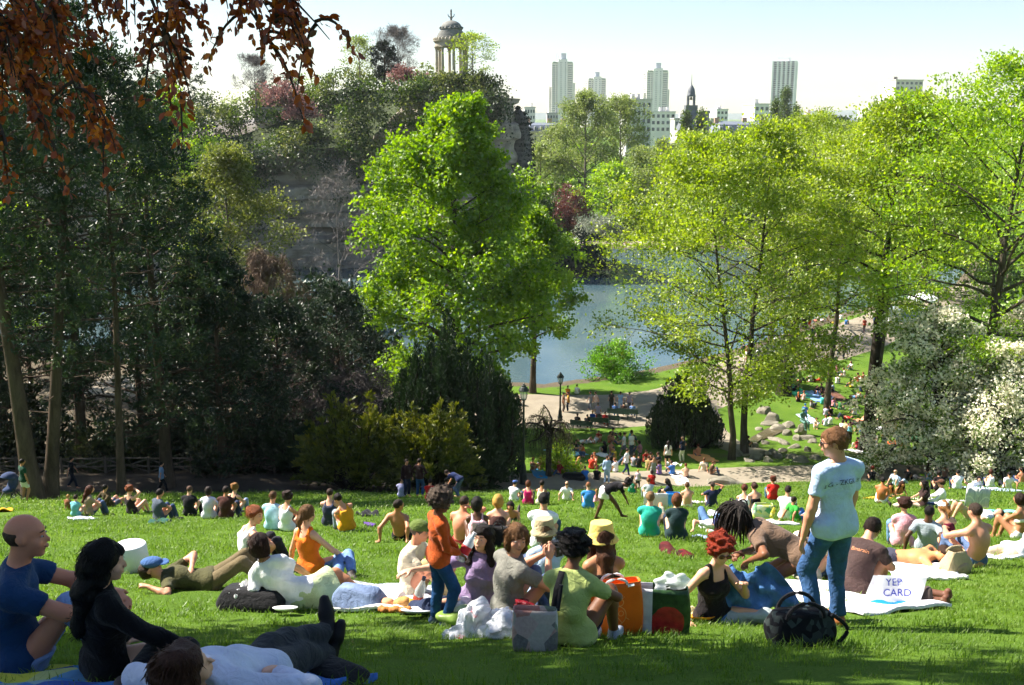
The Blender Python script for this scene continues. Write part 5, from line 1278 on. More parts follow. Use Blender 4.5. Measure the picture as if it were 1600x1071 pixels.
        put(C, tors(.010, nosh=True), [(chest + u2 * hi_, u2), (chest + u2 * lo_, -u2)])
        if kindT != 'bandeau':
            for sx in (-1, 1): C.cone(chest + u2 * .05 + rt2 * sx * .08 + fr2 * .09, nb + u2 * .02 + rt2 * sx * .07, .014, .014, .006); C.cone(chest + u2 * .05 + rt2 * sx * .07 - fr2 * .095, nb + u2 * .02 + rt2 * sx * .07, .014, .014, .006)
        V, F = C.mesh(min(vox, .022)); mk('top', V, F, mt, root)
    # --- bottom
    kb, cbm = bottom; mbm = (m_denim(srgb(cbm)) if kb == 'jeans' else m_cloth(srgb(cbm))) if isinstance(cbm, str) else cbm
    wc = [(pel + u1 * (.09 if top[0] in ('bare', 'bikini', 'bandeau', 'crop') else .0 if up_ else .03), u1)]
    C = Body(); put(C, tors(.002, nosh=True)[:2], wc)
    if kb in ('jeans', 'trousers'):
        for i in range(2):
            C.cone(hip[i], kn[i], .098, .074, .035, wc); e = an[i] + (kn[i] - an[i]) * .05; C.cone(kn[i], e, .073, .062, .03, [(e, unit(an[i] - kn[i]))])
    elif kb in ('shorts', 'capri'):
        f = .78 if kb == 'shorts' else 1.
        for i in range(2):
            e = hip[i] + (kn[i] - hip[i]) * f; C.cone(hip[i], e, .100, .086, .035, wc + [(e, unit(kn[i] - hip[i]))])
            if kb == 'capri': e2 = kn[i] + (an[i] - kn[i]) * .4; C.cone(kn[i], e2, .074, .068, .03, [(e2, unit(an[i] - kn[i]))])
    elif kb in ('skirt', 'miniskirt'):
        f = .9 if kb == 'skirt' else .55; e = [hip[i] + (kn[i] - hip[i]) * f for i in range(2)]; m = (e[0] + e[1]) / 2; ax_ = unit(m - pel)
        for i in range(2): C.cone(hip[i], e[i], .105, .115, .09, wc + [(m, ax_)])
        C.cone(pel, m, .12, .12, .08, wc + [(m, ax_)])
    else:  # briefs
        for i in range(2): e = hip[i] + (kn[i] - hip[i]) * .12; C.cone(hip[i], e, .098, .096, .035, wc + [(e, unit(kn[i] - hip[i]))])
    V, F = C.mesh(vox, fo if kb not in ('briefs',) else 0, 30, 5); mk({'jeans': 'jeans', 'trousers': 'trousers', 'shorts': 'shorts', 'capri': 'trousers', 'skirt': 'skirt', 'miniskirt': 'skirt'}.get(kb, 'briefs'), V, F, mbm, root)
    if shoes is not None and vox < .038:
        for i in range(2):
            td = unit(P['toe'][i]); sh_d = unit(an[i] - kn[i]); dn = sh_d - td * (sh_d @ td); dn = unit(dn)
            C = Body(); C.cone(an[i] - td * .035 + dn * .03, an[i] + td * .10 + dn * .045, .044, .040, .03); C.cone(an[i] + td * .10 + dn * .045, an[i] + td * .17 + dn * .052, .040, .030, .03); C.cone(an[i] - sh_d * .02, an[i] + dn * .03, .046, .045, .03)
            V, F = C.mesh(max(min(vox, .026), .014)); mk('shoe', V, F, m_plain(srgb(shoes), .6, .15, 12.), root)
    # --- hair
    hs, hcol = hair; hm = m_hair(srgb(hcol)); hv = min(vox, .034) if vox > .015 else .013
    if hs != 'bald' or True:
        C = Body(); infl = {'buzz': .005, 'bald': .004, 'short': .011}.get(hs, .014)
        pl = [(hc - hu * .028, unit(-hu + look * .75))]
        if hs == 'bald': pl = [(hc + hu * .035, hu), (hc + look * .004, unit(look + hu * .5)), (hc - hu * .05, -hu)]
        if hs in ('afro', 'curly'):
            rad = .150 if hs == 'afro' else .122; C.ell(hc + hu * .055 - look * .03, (rad, rad, rad * .93), MH, .02); C.ell(hc + look * .11 - hu * .045, (.085, .075, .10), MH, .02, cut=True)
            V, F = C.mesh(hv, .02 if hs == 'afro' else .022, 95 if hs == 'afro' else 75, 7)
        else:
            C.ell(hc + hu * .025 - look * (.013 if hs in ('buzz', 'bald') else .021), V3(.076, .097, .089) + infl, MH, .02, pl)
            if hs in ('short', 'wavy'): C.ell(hc + hu * .070 + look * .040, (.058, .036, .024), MH, .03)
            if hs in ('bob', 'longish', 'long', 'wavy'):
                cutp = {'bob': .115, 'longish': .16, 'long': .13, 'wavy': .13}[hs]
                C.ell(hc - look * .035 - hu * .02, (.088, .085, .125), MH, .03, [(hc - hu * cutp, -hu)])
                for sx in (-1, 1): C.cone(hc + hr * sx * .078 + hu * .03 + look * .01, hc + hr * sx * .078 - hu * (.09 if hs == 'bob' else .10) - look * .01, .022, .020, .03)
            if hs in ('long', 'wavy'):
                bk = nb - fr2 * .075; C.cone(hc - look * .07, bk + u2 * .0, .075, .07, .05); C.cone(bk, chest - fr2 * .115 + u2 * .02, .075, .045, .05)
                if hs == 'wavy':
                    for sx in (-1, 1): C.cone(hc + hr * sx * .09 - hu * .06, nb + rt2 * sx * .11 + fr2 * .06 - u2 * .06, .04, .035, .03)
            if hs == 'pony': C.cone(hc - look * .10 + hu * .03, hc - look * .15 - hu * .06, .03, .034, .02); C.cone(hc - look * .15 - hu * .06, hc - look * .12 - hu * .2, .034, .012, .02)
            if hs == 'bun': C.ell(hc - look * .12 + hu * .05, (.045, .045, .042), MH, .02)
            V, F = C.mesh(hv, 0 if hs in ('buzz', 'bald') else .008, 55, 9)
        if hs != 'none':
            if vox < .0215 and hs != 'bald' and len(V):
                nst = {'buzz': 400, 'short': 1100, 'afro': 2200, 'curly': 1500}.get(hs, 1600) if vox < .015 else 400
                ii = r.integers(0, len(V), nst * 2); fv = unit_rows(V[ii] - hc); ii = ii[(fv @ look < .45) | (fv @ hu > .8)][:nst]; nst = len(ii); nv = unit_rows(V[ii] - (hc - look * .01)); dn_ = -hu * .9 - look * .35 + V3(0, 0, -.3)
                if hs in ('afro', 'curly'): dd = nv * .6 + r.normal(size=(nst, 3)) * .7
                elif hs == 'buzz': dd = nv + r.normal(size=(nst, 3)) * .3
                else: dd = dn_[None] + r.normal(size=(nst, 3)) * .22; dd = dd - nv * (dd * nv).sum(1)[:, None] * .85 + nv * .03
                Ls = {'buzz': .006, 'short': .035, 'afro': .035, 'curly': .028}.get(hs, .06) * r.uniform(.5, 1.3, nst)
                Vs, Fs, _t = leaf_arrays(V[ii], Ls, np.zeros(nst), r, .07, dirs=unit_rows(dd) * 3)
                F = np.vstack([F, Fs + len(V)]); V = np.vstack([V, Vs])
            mk('hair', V, F, hm, root)
    if hat:
        hk, hcl = hat; C = Body(); mh = m_cloth(srgb(hcl))
        if hk == 'cap': C.ell(hc + hu * .035 - look * .012, (.096, .115, .092), MH, .02, [(hc + hu * .03, -hu)]); C.ell(hc + hu * .037 + look * .13, (.075, .085, .010), MH, .01)
        elif hk == 'bucket': C.cone(hc + hu * .03, hc + hu * .135, .120, .105, .02, [(hc + hu * .150, hu), (hc + hu * .02, -hu)]); C.cone(hc - hu * .02, hc + hu * .045, .165, .11, .02, [(hc + hu * .05, hu), (hc - hu * .028, -hu)]); C.cone(hc - hu * .10, hc + hu * .02, .145, .10, .005, cut=True)
        V, F = C.mesh(min(max(vox * .8, .010), .026)); mk('cap' if hk == 'cap' else 'hat', V, F, mh, root)
    if facial:
        ey = m_plain((.03, .02, .015), .25, .05); wh = m_plain((.42, .39, .36), .35, .03); bw = m_plain(vary(hcol, .6), .8); lp = m_plain(vary(skin, .55), .5)
        for sx in (-1, 1):
            c = hc + hr * sx * .033 + look * .086 + hu * .006
            C = Body().ell(c - look * .002, (.0120, .007, .0050), MH, .003); V, F = C.mesh(.004); e = mk('eye', V, F, wh, root)
            C = Body().ell(c + look * .0034, (.0056, .0036, .0052), MH, .003); V, F = C.mesh(.003); mk('iris', V, F, ey, e)
            C = Body().cone(c + hu * .024 - hr * sx * .016 + look * .004, c + hu * .026 + hr * sx * .02 - look * .006, .0045, .003, .004); V, F = C.mesh(.0045); mk('eyebrow', V, F, bw, root)
        C = Body().cone(hc + look * .094 - hu * .053 + hr * .02, hc + look * .094 - hu * .053 - hr * .02, .0055, .0055, .004).ell(hc + look * .099 - hu * .057, (.018, .007, .008), MH, .006); V, F = C.mesh(.005); mk('lips', V, F, lp, root)
    root_info = dict(hc=hc * s, MH=MH, wr=[w * s for w in wr], el=[e * s for e in el], sh=[q * s for q in sh], nb=nb * s, chest=chest * s, pel=pel * s, kn=[k * s for k in kn], an=[a * s for a in an], M1=M1, M2=M2, s=s, mk=mk, look=look, hu=hu, hr=hr)
    return root, root_info
# ------------------------------------------------------------------ the cast
def row_of(P):
    cp, sp = math.cos(PITCH), math.sin(PITCH); d = P[1] * cp - P[2] * sp; u = P[1] * sp + P[2] * cp
    return 535.5 - 1600 * u / d, 800 + 1600 * P[0] / d
def by_head(px, row, hh):
    lo, hi = 10., 75.
    for _ in range(20):
        m = (lo + hi) / 2; b = spot(px, m); b[2] += hh
        if row_of(b)[0] > row: lo = m
        else: hi = m
    return spot(px, (lo + hi) / 2)
HH = dict(stand=1.60, walk=1.58, hips=1.60, chat=1.60, knees=.76, back=.72, long=.76, cross=.77, side=.74, read=.76, armup=.76, prone_up=.55, recline=.62, kneel=1.0, bench=1.18)
SK = dict(p='#d8a586', l='#c99072', t='#b07a58', b='#7d5238', d='#5a3a28', r='#d08a6a')
INFO = {}
def C(label, px, row, kind, face, top='tee #ffffff', bottom='jeans #3a4a63', hair='short #2a1c14', skin='l', base=False, D=None, **kw):
    top = tuple(top.split()) if isinstance(top, str) else top; bottom = tuple(bottom.split()) if isinstance(bottom, str) else bottom; hair = tuple(hair.split())
    if top[0] == 'bare': top = ('bare', '#000000')
    Hh = kw.get('H', 1.72)
    loc = spot(px, D) if D else ground_at(px, row) if base else by_head(px, row, HH[kind] * Hh / 1.72)
    d = loc[1]
    if 'vox' not in kw: kw['vox'] = .0145 if d < 9.3 else .021 if d < 13 else .029 if d < 20 else .037 if d < 35 else .046 if d < 50 else .06
    kw.setdefault('hands', d < 9.6); kw.setdefault('facial', False)
    if kw.get('shoes', 0) == 0: kw['shoes'] = '#3a3330' if d < 40 else None
    o, inf = person(label, tuple(loc), face, kind, top=top, bottom=bottom, hair=hair, skin=SK.get(skin, skin), **kw)
    inf['o'] = o; inf['loc'] = loc; inf['face'] = face; return inf
def wl_(inf, v):   # local -> world
    f = R(inf['face']); v = np.asarray(v, float); return inf['loc'] + np.array([v[0] * math.cos(f) + v[1] * math.sin(f), -v[0] * math.sin(f) + v[1] * math.cos(f), v[2]])
def ldir(face, world):  # world direction -> local
    f = R(face); w = np.asarray(world, float); return V3(w[0] * math.cos(f) - w[1] * math.sin(f), w[0] * math.sin(f) + w[1] * math.cos(f), w[2])

def GG(g, x, y, z=.05): return V3(x, y, g(x, y) + z)
# ---- near people
bald = C('bald man in dark blue T-shirt and pale jeans seated in shade at left edge', 38, 832, 'knees', 72, 'tee #1d3f66', 'jeans #8ba4cc', 'bald #4a382e', 'r', facial=True, shoes='#554433', po=lambda g: dict(look=V3(.15, 1, -.05), hands=[V3(.02, .42, .40), V3(-.04, .44, .38)]), D=5.2, H=1.84)
blk = C('woman in black with long black hair seated in shade, back to camera', 170, 884, 'side', 48, 'long #08080a', 'trousers #0b0b0e', 'long #060505', 'p', sex='f', po=lambda g: dict(u1=V3(.08, -.1, 1), u2=V3(.06, .05, 1), hands=[V3(.56, .40, g(.56, .4) + .16), V3(-.28, .28, .12 + g(-.28, .28))], ep=[V3(.2, -.5, -.6), V3(-1, -.3, 0)], look=V3(.5, 1, -.15)), D=4.75, H=1.5)
lie = C('person in white shirt and dark pinstriped trousers lying in shade, ankles crossed', 392, 1040, 'supine_flat', 14, 'long #c9d2e6', 'trousers #20262c', 'bob #4a2e22', 'p', D=4.18, H=1.66, shoes='#0d0d0f', po=lambda g: dict(feet=[V3(.02, .80, g(0, .8) + .14), V3(.0, .84, g(0, .84) + .27)], hands=[V3(.22, -.15, .16 + g(.2, -.15)), V3(-.3, -.1, .06 + g(-.3, -.1))], look=V3(.75, .45, .25)))
olv = C('man in olive T-shirt lying on his back with blue cap over face', 330, 912, 'supine_hands', 80, 'tee #4c4a2c', 'trousers #6a5d43', 'short #35281e', 'l', base=True, D=10.8, shoes='#4a3b2c', po=lambda g: dict(hands=[GG(g, .34, -.62, .10), V3(-.04, -.20, .27)], feet=[GG(g, .12, .66), GG(g, -.14, .60)]))
wt = C('woman in white tank top with reddish hair tied up, looking right', 393, 806, 'knees', 55, 'tank #f2f2f4', 'trousers #24242c', 'bun #8a4a24', 'p', sex='f', facial=True, po=lambda g: dict(look=V3(.75, .5, -.1)))
C('man in pale blue T-shirt seated behind the woman in white tank top', 427, 778, 'knees', 10, 'tee #a8d4e6', 'jeans #5a6e90', 'short #5a3c22', 'l')
C('person with dark curly hair and white top beside the pale blue T-shirt', 449, 779, 'knees', 25, 'tank #eef0f4', 'jeans #2b5a60', 'curly #2c1a12', 'l', sex='f')
wht = C('woman in white T-shirt with brown bob reclining by black bag, pale green skirt', 470, 846, 'recline', -8, 'tee #f3f3f5', 'skirt #c4d2a0', 'bob #2e1710', 't', sex='f', mirror=True, facial=True, po=lambda g: dict(look=V3(-.55, .9, 0.02), u1=V3(.75, -.05, .6), u2=V3(.45, .05, .85), hands=[GG(g, .62, .02, .04), V3(-.10, .30, .20)]), D=9.4)
C('woman in orange tank top with fair ponytail leaning on one side', 487, 812, 'side', 35, 'tank #e8741c', 'jeans #6f8fc4', 'pony #6a4a28', 'p', sex='f')
C('man in dark sleeveless vest seated with his back to camera', 516, 773, 'knees', 5, 'vest #3a4054', 'jeans #7890b0', 'buzz #3a2a20', 'p')
C('dark-haired boy in yellow orange vest leaning towards the man in dark vest', 542, 778, 'knees', -25, 'vest #e39a22', 'jeans #9aa6b8', 'short #1a1210', 'l', po=lambda g: dict(u2=V3(-.35, .5, 1), look=V3(-.4, .8, -.6)))
C('shirtless man leaning back on both arms on the open lawn', 627, 788, 'back', 15, 'bare', 'trousers #17181c', 'buzz #2c211a', 't', po=lambda g: dict(look=V3(.7, .7, 0)))
C('person in green cap and beige clothes hugging knees behind the child', 645, 852, 'knees', 105, 'tee #d8cbb0', 'trousers #bfa878', 'buzz #5a4a3a', 'r', hat=('cap', '#5b6b31'), shoes='#d8cbb0', facial=True, D=10.2)
kid = C('child in rust orange jumper and blue jeans standing holding a bottle', 686, 985, 'stand', 70, 'long #b4501a', 'jeans #1f4470', 'afro #54463a', 'b', H=1.2, D=8.05, facial=True, shoes='#5a6a88', po=lambda g: dict(hands=[V3(.10, .24, .96), V3(-.10, .28, .92)], look=V3(.35, 1, -.25), feet=[GG(g, .12, .05, .08), GG(g, -.11, -.03, .08)]))
pur = C('woman in purple T-shirt with long dark hair facing the camera', 744, 846, 'side', 196, 'tee #8a769a', 'jeans #28324a', 'wavy #1d120d', 'p', sex='f', facial=True, po=lambda g: dict(look=V3(.15, 1, .12), hands=[V3(.55, .30, .50), GG(g, -.40, -.1, .04)], ep=[V3(.3, -.3, -1), V3(-.3, -1, 0)]), D=9.0)
gry = C('young man in grey T-shirt turning round to look back, camera in hands', 795, 846, 'knees', 60, 'tee #78776f', 'jeans #54648a', 'longish #6b4a2a', 'l', facial=True, po=lambda g: dict(u1=V3(0, -.05, 1), u2=V3(.05, .22, 1), look=ldir(60, (.22, -.95, -.0)), hands=[V3(.10, .34, .55), V3(-.06, .40, .53)], ep=[V3(.8, 0, -1), V3(-.8, 0, -1)], hd=[V3(-.2, .5, .8), V3(.2, .5, .7)], palm=[V3(-1, 0, 0), V3(1, 0, 0)], curl=(.7, .7)), D=8.2)
C('person in beige sun hat and light blue top seated behind the grey T-shirt', 852, 842, 'knees', -10, 'tee #a9bcd8', 'jeans #5a6a88', 'longish #6a5238', 'p', sex='f', hat=('bucket', '#b5a480'), D=10.6)
C('dark-haired man in plain white T-shirt seated on the lawn, back to camera', 848, 785, 'knees', 12, 'tee #f4f4f6', 'jeans #3d5568', 'short #120d0b', 'l', H=1.85)
C('blonde woman in brown crop top with bare midriff, back to camera', 778, 786, 'knees', 3, 'crop #4a302c', 'briefs #4a302c', 'bob #c49a48', 'p', sex='f')
C('shirtless man with phone at his ear beside the woman in pink', 722, 788, 'knees', 30, 'bare', 'shorts #a03030', 'buzz #3a2a20', 'r', po=lambda g: dict(hands=[V3(.13, .05, .72), V3(-.2, .4, .3)], ep=[V3(1, .2, -.6), V3(-1, 0, -.4)]))
C('woman with black braided hair and pale pink top beside the shirtless phone user', 746, 790, 'knees', -5, 'tank #e8b8c4', 'shorts #d8d8e0', 'longish #15100e', 'd', sex='f')
C('dark-haired person lying low behind the blonde in crop top', 800, 800, 'prone_up', 185, 'bandeau #2a2a30', 'briefs #2a2a30', 'bob #241610', 't', sex='f', D=24)
grn = C('woman in light green T-shirt with dark puffy hair, shoulder strap across her back', 890, 880, 'knees', 18, 'tee #b4c273', 'shorts #1c2233', 'curly #120c0a', 'b', sex='f', shoes='#9aa2b2', po=lambda g: dict(feet=[GG(g, .26, .42), GG(g, .08, .46)], look=V3(.2, 1, -.25), hands=[V3(.22, .36, .3), V3(-.02, .42, .3)]), D=6.6, H=1.56)
yel = C('woman in yellow bucket hat with long brown hair and bare shoulders', 942, 864, 'knees', -12, 'bandeau #17120f', 'jeans #26304a', 'wavy #4a2a16', 't', sex='f', hat=('bucket', '#e8d070'), D=8.9)
red = C('woman with curly red hair and sunglasses in black tank top', 1112, 868, 'side', 148, 'tank #1a1618', 'trousers #a9b4b6', 'curly #8a2c10', 'p', sex='f', mirror=True, po=lambda g: dict(look=V3(-.35, 1, -.2), u1=V3(-.12, -.02, 1), u2=V3(.12, .12, 1), hands=[V3(.10, .30, .50), GG(g, -.38, .10, .04)], ep=[V3(.6, .2, -1), V3(-.3, -1, 0)]), D=8.4, H=1.62)
drd = C('woman with long dreadlocks in brown T-shirt bending forward with denim jacket', 1240, 960, 'bend', -72, 'tee #6d5848', 'jeans #6c7678', 'none #1a1310', 'b', sex='f', H=1.74, D=8.7, facial=False, shoes='#8a5a3a', po=lambda g: dict(pel=V3(0, -.05, .66), u1=V3(0, .88, .46), u2=V3(0, .95, .28), hands=[V3(-.02, .50, .62), V3(-.26, .40, .66)], ep=[V3(1, -.6, .3), V3(-1, -.5, .2)], feet=[GG(g, .14, .10, .08), GG(g, -.14, .02, .08)], kp=[V3(.3, 1, .2), V3(-.3, 1, .2)], look=V3(-.1, .95, -.35), curl=(.9, .9)))
man = C('standing man in light blue T-shirt and jeans seen from behind', 1292, 690, 'stand', -24, 'tee #b9d0ec', 'jeans #3a5a86', 'short #7a5434', 'l', H=1.80, shoes='#a86a3c', facial=True, po=lambda g: dict(look=V3(-.75, .7, -.18), hands=[V3(.25, .16, .84), V3(-.27, .06, .78)], feet=[GG(g, .15, .05, .08), GG(g, -.16, -.04, .08)]), D=8.1)
brn = C('person in dark brown T-shirt seated on white towel behind the standing man', 1338, 845, 'knees', 40, 'tee #463634', 'shorts #6a5a50', 'short #241610', 'l', po=lambda g: dict(u1=V3(0, .1, 1), u2=V3(0, .85, 1), look=V3(0, .7, -.8)), D=10.2)
C('girl with long brown hair half hidden behind the bending woman', 1258, 836, 'knees', 60, 'tee #d8c8b8', 'jeans #4a5a78', 'long #3a2416', 'p', sex='f', D=11.6)
sbt = C('tanned sunbather lying face down on white towel', 1392, 884, 'prone', 110, 'bare', 'briefs #3a3a4a', 'short #3a2618', '#c88a5a', base=True, shoes=None)
shr = C('shirtless man in jeans seated sideways on the right, arm on his knee', 1522, 826, 'knees', -22, 'bare', 'jeans #5a7094', 'buzz #3a2c22', 'l', po=lambda g: dict(hands=[V3(.08, .38, .34), V3(-.16, .40, .42)]), D=12.8)
C('person in white shirt crouching at the right edge beyond the backpack', 1580, 842, 'prone_up', 75, 'long #f4f4f4', 'trousers #c8b89a', 'curly #4a2c1a', 'p', sex='f', D=14.5)
C('man in white T-shirt and jeans lying with navy cap over his face', 1112, 828, 'supine_hands', 2, 'tee #f0f0f4', 'jeans #56759c', 'buzz #3a2a20', 'p', base=True, shoes='#e8e8e8', hat=('cap', '#2a2c58'), po=lambda g: dict(feet=[GG(g, .26, .44), GG(g, -.16, .40)], hands=[GG(g, .2, -.6, .12), GG(g, -.5, -.6, .08)]))
